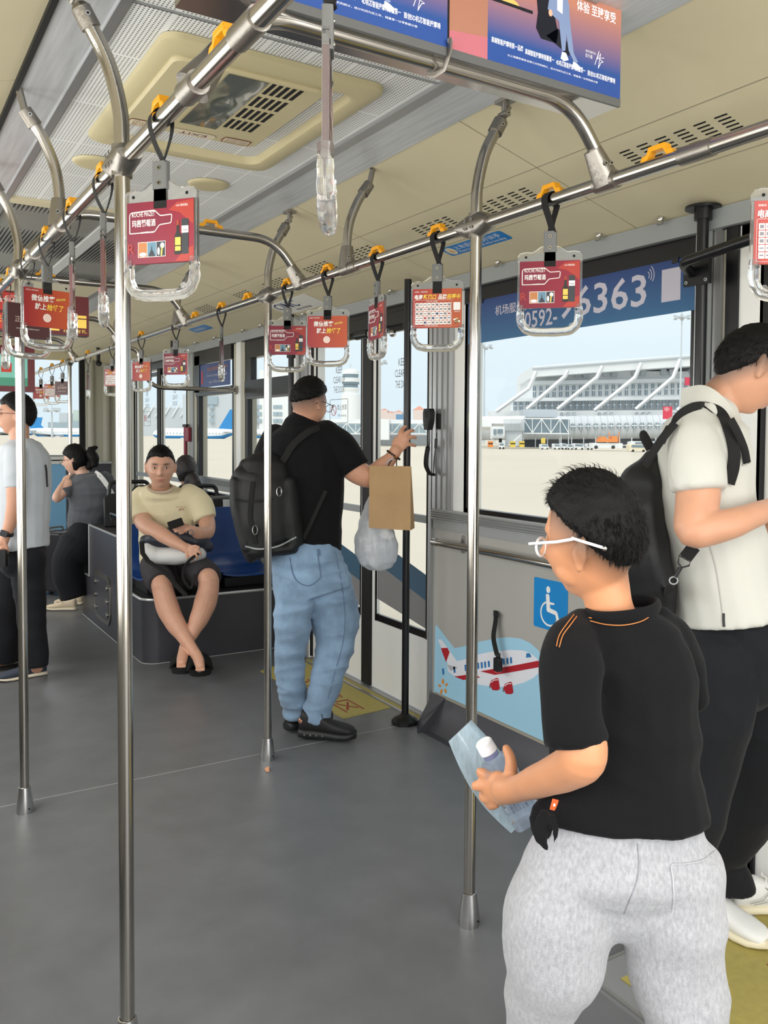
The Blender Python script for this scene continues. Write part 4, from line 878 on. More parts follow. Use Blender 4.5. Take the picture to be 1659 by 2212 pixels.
# red escape hammer by the far door
t = thing('escape_hammer', 'red emergency hammer on the post above the seated woman with a low ponytail', 'hammer', (2.47, 7.82, 1.4))
b = MB(); b.bb((2.45, 7.83, 1.44), (2.48, 7.93, 1.57), mat('hammer_red', (128, 24, 50), .4)); b.build('holder', t, bevel=.005)
b = MB(); b.cyl((2.46, 7.94, 1.58), (2.46, 7.94, 1.30), .016, mat('hammer_red', (128, 24, 50), .4), 10); b.cyl((2.46, 7.88, 1.585), (2.46, 7.99, 1.585), .014, black_pl, 10); b.build('hammer_handle', t)
# ceiling cameras
for p, lab in (((2.35, 7.95, 2.20), 'small black dome camera above the far window banner'), ((2.1, 9.8, 2.26), 'small ceiling camera near the front corner')):
    b = MB(); b.cyl((p[0], p[1], p[2]), (p[0], p[1], 2.56-(p[0]-1.65)*KS), .02, black_pl, 10); b.cyl((p[0], p[1], p[2]), (p[0], p[1]-.03, p[2]-.01), .03, black_pl, 16); b.ell((p[0], p[1]-.035, p[2]-.012), (.022, .015, .022), mat('lens_glass', (30, 32, 36), .05)); b.build('camera_unit', label=lab, cat='camera')
# floor mats
b = MB(); q = [(2.09, 5.21), (2.115, 4.10), (2.43, 4.13), (2.43, 5.40)]; b.prism(q, .002, olive, None)
M = frame((2.2, 4.82, .0022), (0, -1, 0), (1, 0, 0)); 
b.text('站立禁区', .0, -.03, .13, red_txt, frame((2.20, 5.14, .0022), (0, -1, 0), (1, 0, 0)), w=.96); b.text('NO STANDING', .0, 0, .05, red_txt, frame((2.13, 4.95, .0022), (0, -1, 0), (1, 0, 0)), w=.6)
b.build('floor_marking', label='yellow no-standing mat with Chinese characters inside the double door', cat='floor mat', smooth=0)
b = MB(); b.prism([(1.75, .5), (2.48, .5), (2.48, 1.70), (1.75, 1.70)], .003, olive); b.text('NO STANDING', .0, 0, .09, red_txt, frame((2.15, 1.52, .0032), (0, -1, 0), (1, 0, 0)), w=.75); b.build('floor_marking', label='olive mat with red lettering under the white sneakers, lower right', cat='floor mat', smooth=0)
b = MB(); b.bb((1.68, 1.70, 0), (2.48, 1.775, .004), alu_trim); b.bb((1.68, .45, 0), (1.745, 1.70, .004), alu_trim); b.bb((1.672, .45, 0), (1.682, 1.785, .008), satin); b.bb((1.68, 1.775, 0), (2.48, 1.785, .008), satin); b.build('ramp_frame', label='light metal frame around the lower right floor mat', cat='ramp frame', smooth=0)
# debris on the floor
b = MB(); c = PZ(578, 1664, 0); b.add([c+V(v) for v in ((-.012, -.016, .001), (.0, -.02, .001), (.016, .014, .001), (-.008, .016, .001), (-.01, -.014, .006), (.0, -.017, .009), (.012, .012, .012), (-.007, .014, .008))], [(3, 2, 1, 0), (4, 5, 6, 7), (0, 1, 5, 4), (1, 2, 6, 5), (2, 3, 7, 6), (3, 0, 4, 7)], mat('biscuit_crumb', (206, 150, 116), .8)); b.build('floor_crumb', label='tiny tan crumb on the floor below the slim pole', cat='crumb')
# ================================================================== SEATS
ribbed = mat('ribbed_black_mat', (30, 30, 33), .5); trimw = mat('pale_edge_trim', (196, 198, 198), .35, .6)
# plinth with rounded near corner
def plinth(name, x0, y0, x1, y1, z, label, r=.10):
    t = thing(name, label, 'seat base', ((x0+x1)/2, (y0+y1)/2, 0))
    pl = [(x1, y0), (x1, y1), (x0, y1)]+[(x0+r-r*math.cos(a), y0+r-r*math.sin(a)) for a in [i*PI/2/8 for i in range(9)]]
    b = MB(); b.prism(pl, z-.012, dgrey); b.build('base_body', t, smooth=50)
    b = MB(); b.prism(pl, .012, ribbed, None, z0=z-.012); b.build('top_mat', t, smooth=0)
    b = MB(); e = [(x0-.003, y1, z-.004)]+[(x0-.003+r-r*math.cos(a), y0-.003+r-r*math.sin(a), z-.004) for a in [i*PI/2/8 for i in range(9)]]+[(x1, y0-.003, z-.004)]
    b.sweep(e, .010, trimw, 8); b.sweep([(p[0], p[1], .004) for p in e], .004, seam_m, 6); b.build('edge_trim', t)
    return t
plinth('seat_plinth', 1.50, 5.72, 2.5, 6.35, .43, 'dark grey seat base with pale metal edge under the seated man')
t = thing('wheel_box', 'tall dark grey box beside the pole with an oval bolted plate', 'wheel box', (2.0, 6.9, 0))
b = MB(); pr = [(6.352, 0), (6.352, .77), (7.33, .77), (7.33, .36), (7.62, .36), (7.62, 0)]
b.prism(pr, 1.0, dgrey, Matrix(((0, 0, 1, 1.497), (1, 0, 0, 0), (0, 1, 0, 0), (0, 0, 0, 1)))); b.build('box_body', t, smooth=0)
b = MB(); b.bb((1.49, 6.352, .77), (2.49, 7.34, .778), ribbed)
for i in range(12): b.bb((1.53+i*.03, 6.37, .778), (1.545+i*.03, 7.30, .783), rubber)
b.build('top_mat', t, smooth=0)
b = MB(); e = [(1.492, 6.352, .776), (1.492, 7.335, .776), (1.492, 7.34, .362), (1.492, 7.62, .36)]; b.sweep(e, .009, trimw, 6); b.sweep([(1.494, 6.352, .004), (1.494, 7.62, .004)], .004, seam_m, 4); b.build('edge_trim', t)
M = frame((1.496, 6.89, .26), (0, -1, 0), (0, 0, 1))
b = MB(); b.prism(rrect(-.26, -.185, .26, .185, .10, 8), .008, cast, M); b.prism(rrect(-.225, -.15, .225, .15, .08, 8), .002, dgrey, M, z0=.008)
for x in (-.19, .19):
    for y in (-.10, 0, .10): q = M @ V((x, y, .01)); b.cyl(q, q-V((.008, 0, 0)), .022, chrome, 12); b.cyl(q-V((.008, 0, 0)), q-V((.014, 0, 0)), .012, satin, 6)
b.build('bolted_plate', t)
# blue shell seat facing the viewer
def seat(x, y, label, face=-1, col=blue_seat, z=.43):
    t = thing('shell_seat', label, 'seat', (x, y, z), 0, 'moulded bus seats')
    n = 14
    prof = []   # (dy, dz) from front lip to back top
    for u in [i/22 for i in range(23)]:
        if u < .5: q = u/.5; prof.append((-.22+.40*q, .105-.028*math.sin(q*PI)+(-.012 if q < .06 else 0)))
        else: q = (u-.5)/.5; prof.append((.18+.055*math.sin(min(1, q*3)*PI/2)+.035*q, .105+.43*q**1.1))
    vs = []; 
    for k, off in ((0, 0), (1, .012)):
        for i, (dy, dz) in enumerate(prof):
            u = i/22; hw = .205+.012*math.sin(u*PI)-(.045*max(0, (u-.86)/.14)**2)
            for j in range(n+1):
                s_ = -1+2*j/n; ed = abs(s_)**3
                ny, nz = (0, 1) if u < .5 else (-1, .1)
                if u < .5: yy, zz = dy, dz+ed*.022-k*off
                else: yy, zz = dy-ed*.028+k*off, dz
                vs.append((x+s_*hw, y-face*0+(-face*-1)*0+(yy if face < 0 else -yy), z+zz))
    fs = []; R = (n+1)*23
    for i in range(22):
        for j in range(n): a = i*(n+1)+j; f = (a, a+1, a+n+2, a+n+1); fs.append(f if face > 0 else f); fs.append(tuple(R+q for q in f[::-1]))
    for i in range(22):
        for j in (0, n): a = i*(n+1)+j; fs.append((a, a+n+1, R+a+n+1, R+a))
    for i in (0, 22):
        for j in range(n): a = i*(n+1)+j; fs.append((a, a+1, R+a+1, R+a))
    b = MB(); b.add(vs, fs, col); b.build('seat_shell', t, smooth=60)
    b = MB(); s_ = -face; 
    b.sweep(cr([(x-.205, y+.235*s_, z+.35), (x-.20, y+.262*s_, z+.52), (x-.13, y+.272*s_, z+.595), (x, y+.275*s_, z+.605), (x+.13, y+.272*s_, z+.595), (x+.20, y+.262*s_, z+.52), (x+.205, y+.235*s_, z+.35)], 6), .0145, grey_pl, 10); b.build('back_handle', t)
    b = MB(); b.bb((x-.17, y-.15, z), (x+.17, y+.17, z+.072), black_pl); b.build('seat_bracket', t, bevel=.006)
    return t
seat(1.74, 6.06, 'blue moulded seat under the man in the cream shirt'); seat(2.275, 6.06, 'empty blue moulded seat right of the seated man')
# backs of seats facing the other way
def backrest(x, y, z, label, w=.4, hgt=.36, cat='seat'):
    t = thing('black_seat', label, cat, (x, y, z), 0, 'seats seen from behind')
    b = MB(); n = 10; h = w/2
    out = [(-h, 0), (h, 0), (h, hgt*.62), (h*.82, hgt*.74), (h*.72, hgt), (-h*.72, hgt), (-h*.82, hgt*.74), (-h, hgt*.62)]
    inn = rrect(-h*.52, hgt*.76, h*.52, hgt*.90, .02, 4)
    M = frame((x, y+.02, z), (1, 0, 0), (0, .12, 1))
    b.prism([(-h, 0), (h, 0), (h, hgt*.62), (h*.82, hgt*.72), (-h*.82, hgt*.72), (-h, hgt*.62)], .03, black_pl, M)
    b.build('seat_back', t, bevel=.008)
    b = MB(); b.sweep([M @ V(p) for p in fillet([(-h*.80, hgt*.68, .015), (-h*.72, hgt*.97, .015), (h*.72, hgt*.97, .015), (h*.80, hgt*.68, .015)], .04, 5)], .016, black_pl, 10); b.build('carry_handle', t)
    return t
backrest(1.74, 7.02, .78, 'black seat back with handle hole beside the woman in grey')
backrest(2.2, 6.75, .78, 'black seat back behind the empty blue seat', hgt=.33)
backrest(1.98, 7.25, .78, 'black seat back behind the woman with a low ponytail', hgt=.30)
t = thing('side_grab_rail', 'pale metal grab rail on top of the wheel box beside the pole', 'grab rail', (1.6, 6.6, .9))
b = MB(); b.sweep(fillet([(1.60, 6.95, .80), (1.56, 6.92, .90), (1.56, 6.45, .90), (1.9, 6.45, .90), (1.9, 6.5, .78)], .04, 5), .011, satin, 10); b.build('rail_tube', t)
# suitcases
def suitcase(x, y, w, d, h, rz, m, label, trim=None):
    t = thing('suitcase', label, 'suitcase', (x, y, 0), rz)
    b = MB(); b.prism(rrect(-w/2, -d/2, w/2, d/2, .05, 6), h-.05, m, Matrix.Translation((0, 0, .045))); b.build('suitcase_shell', t, local=True, bevel=.02)
    b = MB()
    for i in range(7): b.bb((-w/2+.04+i*(w-.08)/7, -d/2-.004, .08), (-w/2+.055+i*(w-.08)/7, -d/2+.01, h-.06), m)
    b.bb((-w/2-.003, -.008, .05), (w/2+.003, .008, h), black_pl); b.build('zip_band', t, local=True)
    b = MB(); b.sweep(fillet([(-.08, 0, h-.01), (-.08, 0, h+.03), (.08, 0, h+.03), (.08, 0, h-.01)], .02, 4), .009, trim or grey_pl, 8); b.build('top_handle', t, local=True)
    for sx in (-1, 1):
        for sy in (-1, 1):
            b = MB(); b.cyl((sx*(w/2-.05)-.01, sy*(d/2-.05), .025), (sx*(w/2-.05)+.01, sy*(d/2-.05), .025), .025, rubber, 14); b.bb((sx*(w/2-.05)-.014, sy*(d/2-.05)-.014, .03), (sx*(w/2-.05)+.014, sy*(d/2-.05)+.014, .055), black_pl); b.build('caster_wheel', t, local=True)
    return t
_q = PY(122, 1300, 8.7); suitcase(_q.x, 8.7, .26, .42, .60, .55, mat('charcoal_case', (38, 38, 42), .35), 'charcoal suitcase in front of the woman in grey')
suitcase(.70, 6.25, .28, .42, .80, .2, mat('black_case', (10, 10, 12), .5), 'black suitcase at the left edge behind the man in pale grey')
# ================================================================== OUTSIDE
RH = V((_cy, -_sy, 0)); FH = V((_sy, _cy, 0)); GZ = -.35
apron = mat('concrete_apron', (206, 199, 184), .85, var=.035, vscale=.06, stretch=(1, 1, 1))
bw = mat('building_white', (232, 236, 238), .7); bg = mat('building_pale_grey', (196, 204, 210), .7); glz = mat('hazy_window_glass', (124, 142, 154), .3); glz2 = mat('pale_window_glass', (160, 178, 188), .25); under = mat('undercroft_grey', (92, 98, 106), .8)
org = mat('vehicle_orange', (226, 140, 70), .5); yl = mat('vehicle_yellow', (226, 200, 90), .5); dk = mat('tyre_dark', (44, 46, 50), .8); airb = mat('airline_blue', (52, 140, 206), .4); pinkr = mat('terracotta_roof', (206, 150, 130), .8); pinkw = mat('pinkish_wall', (222, 206, 200), .8)
b = MB(); b.bb((-400, -60, GZ-.2), (900, 900, GZ), apron); b.build('ground', kind='structure', smooth=0)
def xf(u, v, t): return frame(PD(u, v, t), RH, (0, 0, 1))   # x right, y up, z towards the viewer
def xb(b, u0, v0, u1, v1, t, dep, m, v0r=None, v1r=None):
    """box standing at distance t; v0/v1 upper and lower edge, optional right-hand values"""
    s = t/FPX; A = PD(u0, v1, t); w = (u1-u0)*s
    zl0, zl1 = PD(u0, v1, t).z, PD(u0, v0, t).z; zr0, zr1 = PD(u1, v1r if v1r is not None else v1, t).z, PD(u1, v0r if v0r is not None else v0, t).z
    if v0r is None: zr0, zr1 = zl0, zl1
    L = V((A.x, A.y, 0)); R = L+RH*w; vs = []
    for k in (0, 1):
        o = FH*dep*k; vs += [L+o+V((0, 0, zl0)), R+o+V((0, 0, zr0)), R+o+V((0, 0, zr1)), L+o+V((0, 0, zl1))]
    b.add(vs, [(0, 1, 2, 3), (7, 6, 5, 4), (0, 4, 5, 1), (1, 5, 6, 2), (2, 6, 7, 3), (3, 7, 4, 0)], m)
def xbar(b, pts, t, rpx, m, n=6, asp=1): b.sweep([PD(u, v, t) for u, v in pts], rpx*t/FPX, m, n, asp=asp)
Q5 = lambda x, y: (900+x/2.186, 450+y/2.186)
# ---- terminal
t0 = 150
T = thing('terminal_building', 'white stepped terminal with slanting roof beams and arched windows seen through the large window', 'building', tuple(V(PD(1330, 966, t0)).xy)+(GZ,))
b = MB()
xb(b, 1150, 800, 1760, 966, t0+3, 30, bw); xb(b, 1108, 862, 1160, 966, t0+2, 30, bw)
xb(b, 1150, 823, 1760, 831, t0+1, 8, bw, 812, 820); xb(b, 1108, 860, 1760, 867, t0, 8, bw, 853, 860); xb(b, 1060, 888, 1760, 904, t0-1, 8, bw, 884, 904)
b.build('terrace_floors', T, smooth=0)
b = MB(); xb(b, 1151, 791, 1760, 814, t0-2, 26, bw, 745, 772); xb(b, 1151, 794, 1760, 797, t0-2.4, 1, bg, 748, 752); b.build('roof_slab', T, smooth=0)
for a in (((375, 960), (530, 850), (565, 770)), ((520, 950), (700, 795), (715, 765)), ((665, 950), (850, 800), (878, 745)), ((840, 955), (1030, 800), (1062, 730)), ((1035, 950), (1210, 800), (1245, 712)), ((1230, 955), (1400, 800), (1440, 700))):
    b = MB(); b.sweep([PD(*Q5(*p), t0-3) for p in a], 4.4*t0/FPX, bw, 4); b.build('slanting_beam', T, smooth=0)
def archwin(u, v, w, h, t, round_=False):
    M = xf(u, v, t); s = t/FPX; w *= s; h *= s; b = MB()
    if round_: pts = circ(0, 0, w/2, h/2, 16)
    else: pts = [(-w/2, -h/2), (w/2, -h/2)]+[(w/2*math.cos(a), h/2-w/2+w/2*math.sin(a)) for a in [i*PI/6 for i in range(7)]]
    b.prism(pts, .25, glz, M); b.bb((-w/2, -.12*s*10, .25), (w/2, .12*s*10, .3), bw, M); b.bb((-.5*s, -h/2, .25), (.5*s, h/2, .3), bw, M)
    return b
nw = 0
for row, (x0, x1, y0, st, w, h, sl_p, tt) in enumerate(((1154, 1500, 846, 14.2, 6.4, 24, -.020, t0+2.7), (1112, 1500, 877, 13.4, 6.4, 17, -.012, t0+1.7), (1213, 1500, 895, 13.5, 7, 8, -.002, t0-1.6))):
    u = x0
    while u < x1:
        if row < 2 or (int((u-1213)/40) % 2 == 0): archwin(u, y0+(u-x0)*sl_p, w, h, tt).build('arched_window', T, smooth=0); nw += 1
        u += st
b = MB()
for x0 in range(1180, 1500, 62):
    xb(b, x0, 806-(x0-1151)*.03, x0+12, 818-(x0-1151)*.03, t0+2, 4, bg); xb(b, x0+18, 806-(x0-1151)*.03, x0+30, 818-(x0-1151)*.03, t0+2, 4, bg)
b.build('rooftop_units', T, smooth=0)
# ---- tubular concourse
T2 = thing('tube_concourse', 'long grey tubular concourse with round windows along the front of the terminal', 'building', tuple(V(PD(1340, 960, 138)).xy)+(GZ,))
b = MB(); A = PD(990, 926, 141); B_ = PD(1760, 918, 141); b.cyl(A, B_, 26*138/FPX, mat('metal_cladding', (206, 212, 218), .5), 24); b.build('tube_shell', T2)
b = MB(); 
for u in range(1000, 1700, 14): 
    s_ = 138/FPX; c = PD(u, 926-(u-990)*.0104, 141); b.sweep([c+UPv for UPv in [V((0, 0, 26.3*s_*math.cos(a)))-FH*26.3*s_*math.sin(a) for a in [i*PI/10 for i in range(11)]]], .06, bg, 4)
b.build('cladding_ribs', T2)
for i in range(13): archwin(1237+i*16.6, 921-i*.2, 10.5, 13, 138.9, True).build('round_window', T2, smooth=0)
b = MB(); xb(b, 1120, 945, 1760, 966, 142, 4, under)
for u in range(1130, 1760, 26): xb(b, u, 945, u+1.6, 967, 138, .4, bg)
b.build('undercroft', T2, smooth=0)
# ---- jet bridges
J = thing('jet_bridge', 'glazed trussed passenger bridge joining the tubular concourse', 'jet bridge', tuple(V(PD(1180, 960, 125)).xy)+(GZ,))
t1 = 125
b = MB(); xb(b, 1131, 904, 1230, 936, t1, 6, glz); xb(b, 1131, 884, 1204, 901, t1+4, 6, bg); b.build('glazed_box', J, smooth=0)
b = MB()
for v in (904, 936): xbar(b, [(1131, v), (1230, v+1)], t1-.5, 1.3, bw)
z = [1131, 1150, 1170, 1190, 1210, 1228]
for i in range(5): xbar(b, [(z[i], 905 if i % 2 == 0 else 935), (z[i+1], 935 if i % 2 == 0 else 905)], t1-.5, 1, bw)
for u in z: xbar(b, [(u, 904), (u, 936)], t1-.5, .8, bw)
for u in (1212, 1228): xbar(b, [(u, 936), (u, 964)], t1-.2, 1.2, bg)
b.build('truss', J)
b = MB(); xb(b, 1030, 906, 1062, 922, t1, 4, bw); 
b.sweep([PD(1015, 915, t1+6), PD(1133, 915, t1)], [1.05, 1.1], bw, 4)
for i in range(16): xb(b, 1088+i*2.9, 905, 1089.4+i*2.9, 930, t1-1.6, .3, bg)
xb(b, 1062, 921, 1090, 947, t1-3, 3, bw); xb(b, 1066, 927, 1072, 938, t1-3.3, .3, glz); xb(b, 1075, 927, 1086, 936, t1-3.3, .3, glz); xb(b, 1062, 941, 1090, 945, t1-3.3, .3, bg)
xb(b, 1092, 930, 1128, 964, t1-1, .5, bg); xb(b, 1078, 947, 1084, 966, t1-2, .6, dk)
xbar(b, [(1060, 945), (1075, 962)], t1-2.5, 1.5, bw); xbar(b, [(1100, 962), (1125, 940)], t1-2.5, 1.5, bw)
b.build('telescopic_tunnel', J, smooth=0)
J2 = thing('jet_bridge', 'trussed passenger bridge spanning behind the double door glass', 'jet bridge', tuple(V(PD(815, 955, 140)).xy)+(GZ,)); t2 = 140
b = MB(); xb(b, 690, 914, 925, 937, t2, 5, glz2); xb(b, 690, 905, 925, 914, t2, 5, bw); b.build('glazed_box', J2, smooth=0)
b = MB()
for v in (914, 937): xbar(b, [(690, v), (925, v)], t2-.5, 1.2, bw)
for i in range(12): u = 690+i*19.6; xbar(b, [(u, 914 if i % 2 else 937), (u+19.6, 937 if i % 2 else 914)], t2-.5, 1, bw); xbar(b, [(u, 914), (u, 937)], t2-.5, .7, bw)
b.build('truss', J2)
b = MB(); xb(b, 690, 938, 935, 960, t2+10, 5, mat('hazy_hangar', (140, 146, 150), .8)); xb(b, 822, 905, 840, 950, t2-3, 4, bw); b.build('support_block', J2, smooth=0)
# ---- control tower
K = thing('control_tower', 'round airport control tower behind the left door glass', 'tower', tuple(V(PD(757, 950, 260)).xy)+(GZ,))
M = Matrix.Translation(V((V(PD(757, 945, 260)).x, V(PD(757, 945, 260)).y, 0))); s = 260/FPX; zz = lambda v: PD(757, v, 260).z
b = MB(); b.lathe([(20.5*s, zz(955)), (20.5*s, zz(852)), (17*s, zz(851)), (17*s, zz(846)), (19*s, zz(843)), (19*s, zz(838))], bw, 28, M); b.build('tower_shaft', K)
b = MB(); b.lathe([(16*s, zz(838)), (16*s, zz(831)), (19*s, zz(830)), (19*s, zz(827)), (16*s, zz(826)), (16.5*s, zz(822))], glz, 28, M); b.lathe([(19*s, zz(826)), (20*s, zz(818)), (17.5*s, zz(817))], bw, 28, M); b.lathe([(16.5*s, zz(817)), (17.5*s, zz(809)), (17.5*s, zz(808.5))], glz, 28, M); b.lathe([(18*s, zz(809)), (17*s, zz(801)), (9*s, zz(798)), (2*s, zz(797))], bw, 28, M); b.build('tower_cab', K)
b = MB(); b.cyl(PD(757, 798, 260), PD(757, 785, 260), .12, bg, 6); b.cyl(PD(754, 790, 260), PD(760, 790, 260), .08, bg, 6); b.build('antenna', K)
# ---- houses with red roofs
for (u0, u1, v0, v1, lab, n) in ((821, 868, 886, 906, 'row of pinkish houses with terracotta roofs behind the door glass', 3), (892, 918, 886, 906, 'pinkish tower house with pyramid roof right of the black post', 1)):
    H_ = thing('distant_house', lab, 'house', tuple(V(PD((u0+u1)/2, 940, 300)).xy)+(GZ,))
    b = MB(); w = (u1-u0)/n; r_ = MB()
    for i in range(n):
        vv = v0+(i % 2)*4+i*2; xb(b, u0+i*w, vv, u0+(i+1)*w, 952, 300, 12, pinkw)
        a, c = PD(u0+i*w-1, vv, 300), PD(u0+(i+1)*w+1, vv, 300); m_ = (a+c)/2+FH*6; top = m_+V((0, 0, (11 if n == 1 else 5)*300/FPX))
        a2, c2 = a+FH*12, c+FH*12; r_.add([a, c, c2, a2, top], [(0, 1, 4), (1, 2, 4), (2, 3, 4), (3, 0, 4), (3, 2, 1, 0)], pinkr)
    b.build('house_wall', H_, smooth=0); r_.build('house_roof', H_, smooth=0)
b = MB(); xb(b, 855, 895, 872, 951, 280, 8, mat('container_blue', (110, 150, 186), .7)); b.build('container', label='small blue block among the pinkish houses', cat='container', loc=tuple(V(PD(863, 906, 280)).xy)+(GZ,), smooth=0)
# ---- white office building to the left and its neighbour
O = thing('office_building', 'large pale building behind the blue airplane tail, seen past the far windows', 'building', tuple(V(PD(520, 950, 420)).xy)+(GZ,))
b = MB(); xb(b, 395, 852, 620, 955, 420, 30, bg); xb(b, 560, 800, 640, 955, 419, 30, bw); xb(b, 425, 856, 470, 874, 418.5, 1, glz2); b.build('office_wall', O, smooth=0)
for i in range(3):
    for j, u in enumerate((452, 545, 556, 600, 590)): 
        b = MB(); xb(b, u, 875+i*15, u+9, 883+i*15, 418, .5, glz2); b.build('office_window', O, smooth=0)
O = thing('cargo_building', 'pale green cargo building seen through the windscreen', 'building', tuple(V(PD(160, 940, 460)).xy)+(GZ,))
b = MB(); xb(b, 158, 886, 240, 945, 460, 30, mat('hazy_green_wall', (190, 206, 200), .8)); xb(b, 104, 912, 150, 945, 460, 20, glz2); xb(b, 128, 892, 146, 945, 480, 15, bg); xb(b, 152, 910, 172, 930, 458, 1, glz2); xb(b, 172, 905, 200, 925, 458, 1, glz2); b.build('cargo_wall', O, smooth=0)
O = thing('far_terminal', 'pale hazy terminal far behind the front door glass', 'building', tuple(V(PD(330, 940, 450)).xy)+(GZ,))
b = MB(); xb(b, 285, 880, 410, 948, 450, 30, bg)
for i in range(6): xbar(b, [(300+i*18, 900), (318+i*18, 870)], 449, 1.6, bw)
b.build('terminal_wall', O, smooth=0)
# ---- airplanes
def plane(u_nose, u_tail, vg, t, label, tailh, fus_top, flip=1):
    s = t/FPX; o = PD((u_nose+u_tail)/2, vg, t)
    P_ = thing('airplane', label, 'airplane', (o.x, o.y, GZ), 0, 'parked airliners')
    a, c = PD(u_tail, fus_top, t), PD(u_nose, fus_top, t); L = (c-a); r = 1.95
    ax = L.normalized(); N = 14; prof = [(0, .15), (.06, .5), (.18, .92), (.3, 1), (.85, 1), (.93, .8), (.98, .45), (1, .1)]
    cz = a.z-r
    b = MB(); rings = []
    for q, rr in prof:
        c0 = a+L*q; c0.z = cz+(1-rr)*r*(.8 if q < .3 else 0); rings.append([c0+V((0, 0, 1))*r*rr*math.cos(2*PI*j/24)+FH*r*rr*math.sin(2*PI*j/24) for j in range(24)])
    vs = [v for r_ in rings for v in r_]
    up_, lo = [], []
    for i in range(len(rings)-1):
        for j in range(24):
            f = (i*24+j, i*24+(j+1) % 24, (i+1)*24+(j+1) % 24, (i+1)*24+j)
            (up_ if math.cos(2*PI*(j+.5)/24) > -.35 else lo).append(f)
    b.add(vs, up_, bw); b.add(vs, lo, airb)
    for q in [i/26 for i in range(4, 23)]:
        c0 = a+L*q; c0.z = cz+.35; b.cyl(c0-FH*(r*.98), c0-FH*(r*1.005), .16, glz, 6)
    b.build('fuselage', P_)
    b = MB(); tl = a+L*.02; d = 1 if L.dot(RH) > 0 else -1
    h = tailh*s; q = [(0.2, 0), (5.6, 0), (1.6, h), (-1.2, h)]; M = frame((tl.x, tl.y, cz+r*.8), ax, (0, 0, 1))
    b.prism(q, .35, airb, M, z0=-.17)
    b.sweep([M @ V((1.5, h*.30, d*-.25)), M @ V((2.4, h*.42, d*-.25)), M @ V((.6, h*.55, d*-.25))], .22, bw, 4); b.build('tail_fin', P_, smooth=0)
    b = MB(); mid = a+L*.5; mid.z = cz-r*.6
    for sd in (-1, 1): 
        w0 = mid+FH*sd*r*.8; w1 = mid+FH*sd*15-ax*4+V((0, 0, 1.2)); b.add([w0-ax*2.8, w0+ax*2.8, w1+ax*.8, w1-ax*.8, w0-ax*2.8+V((0, 0, .4)), w0+ax*2.8+V((0, 0, .4)), w1+ax*.8+V((0, 0, .15)), w1-ax*.8+V((0, 0, .15))], [(0, 1, 2, 3), (4, 5, 6, 7), (0, 4, 5, 1), (1, 5, 6, 2), (2, 6, 7, 3), (3, 7, 4, 0)], bg)
        ta = a+L*.08; ta.z = cz+.8; b.add([ta, ta+ax*2.8, ta+ax*-.6+FH*sd*6, ta-ax*1.6+FH*sd*6, ta+V((0, 0, .2)), ta+ax*2.8+V((0, 0, .2)), ta+ax*-.6+FH*sd*6+V((0, 0, .2)), ta-ax*1.6+FH*sd*6+V((0, 0, .2))], [(0, 1, 2, 3), (4, 5, 6, 7), (0, 4, 5, 1), (1, 5, 6, 2), (2, 6, 7, 3), (3, 7, 4, 0)], bg)
    b.build('wing', P_, smooth=0)
    for sd in (-1, 1):
        b = MB(); e = mid+FH*sd*5.5+ax*1.5; e.z = cz-r*1.05; b.sweep([e-ax*1.8, e, e+ax*1.4], [.6, 1.0, .95], bg, 14); b.build('engine', P_)
    b = MB()
    for q, o_ in ((.88, 0), (.46, 2.6), (.46, -2.6)):
        c0 = a+L*q+FH*o_; b.cyl((c0.x, c0.y, GZ+.5), (c0.x, c0.y, cz), .14, bg, 6); b.cyl(V((c0.x, c0.y, GZ+.5))-FH*.3, V((c0.x, c0.y, GZ+.5))+FH*.3, .5, dk, 12)
    b.build('landing_gear', P_)
plane(330, 512, 956, 280, 'airliner with blue tail and white bird mark seen through the far windows', 44, 926)
plane(660, 520, 956, 340, 'second airliner with blue belly behind the man in black', 40, 927)
plane(190, 62, 949, 330, 'airliner with blue tail behind the head of the man in pale grey', 24, 924)
plane(-60, 90, 952, 430, 'airliner nose at the far left through the windscreen', 26, 926)
# ---- light masts
def mast(u, v0, v1, t, label):
    P_ = thing('light_mast', label, 'light mast', tuple(V(PD(u, v1, t)).xy)+(GZ,), 0, 'apron floodlight masts'); s = t/FPX
    a = PD(u, v0, t); b = MB(); b.sweep([(a.x, a.y, GZ), (a.x, a.y, a.z)], [2.6*s, 1.2*s], bg, 10); b.build('mast_pole', P_)
    b = MB(); b.lathe([(1*s, a.z-1*s), (14*s, a.z+1*s), (14*s, a.z+2*s), (1*s, a.z+4*s)], bg, 16, Matrix.Translation((a.x, a.y, 0)))
    for k in range(10): an = 2*PI*k/10; c = V((a.x, a.y, a.z+(k % 2)*5*s))+RH*15*s*math.cos(an)+FH*15*s*math.sin(an); b.bb((-3*s, -2.2*s, -2*s), (3*s, 2.2*s, 2*s), bg, Matrix.Translation(c))
    b.cyl(a, a+V((0, 0, 16*s)), .8*s, bg, 6); b.build('lamp_ring', P_)
mast(1473, 688, 962, 120, 'tall floodlight mast in front of the terminal, right side'); mast(1047, 752, 960, 190, 'thinner floodlight mast left of the terminal'); mast(112, 888, 945, 260, 'tiny light mast seen through the windscreen'); mast(819, 785, 950, 340, 'faint light mast at the edge of the right door glass')
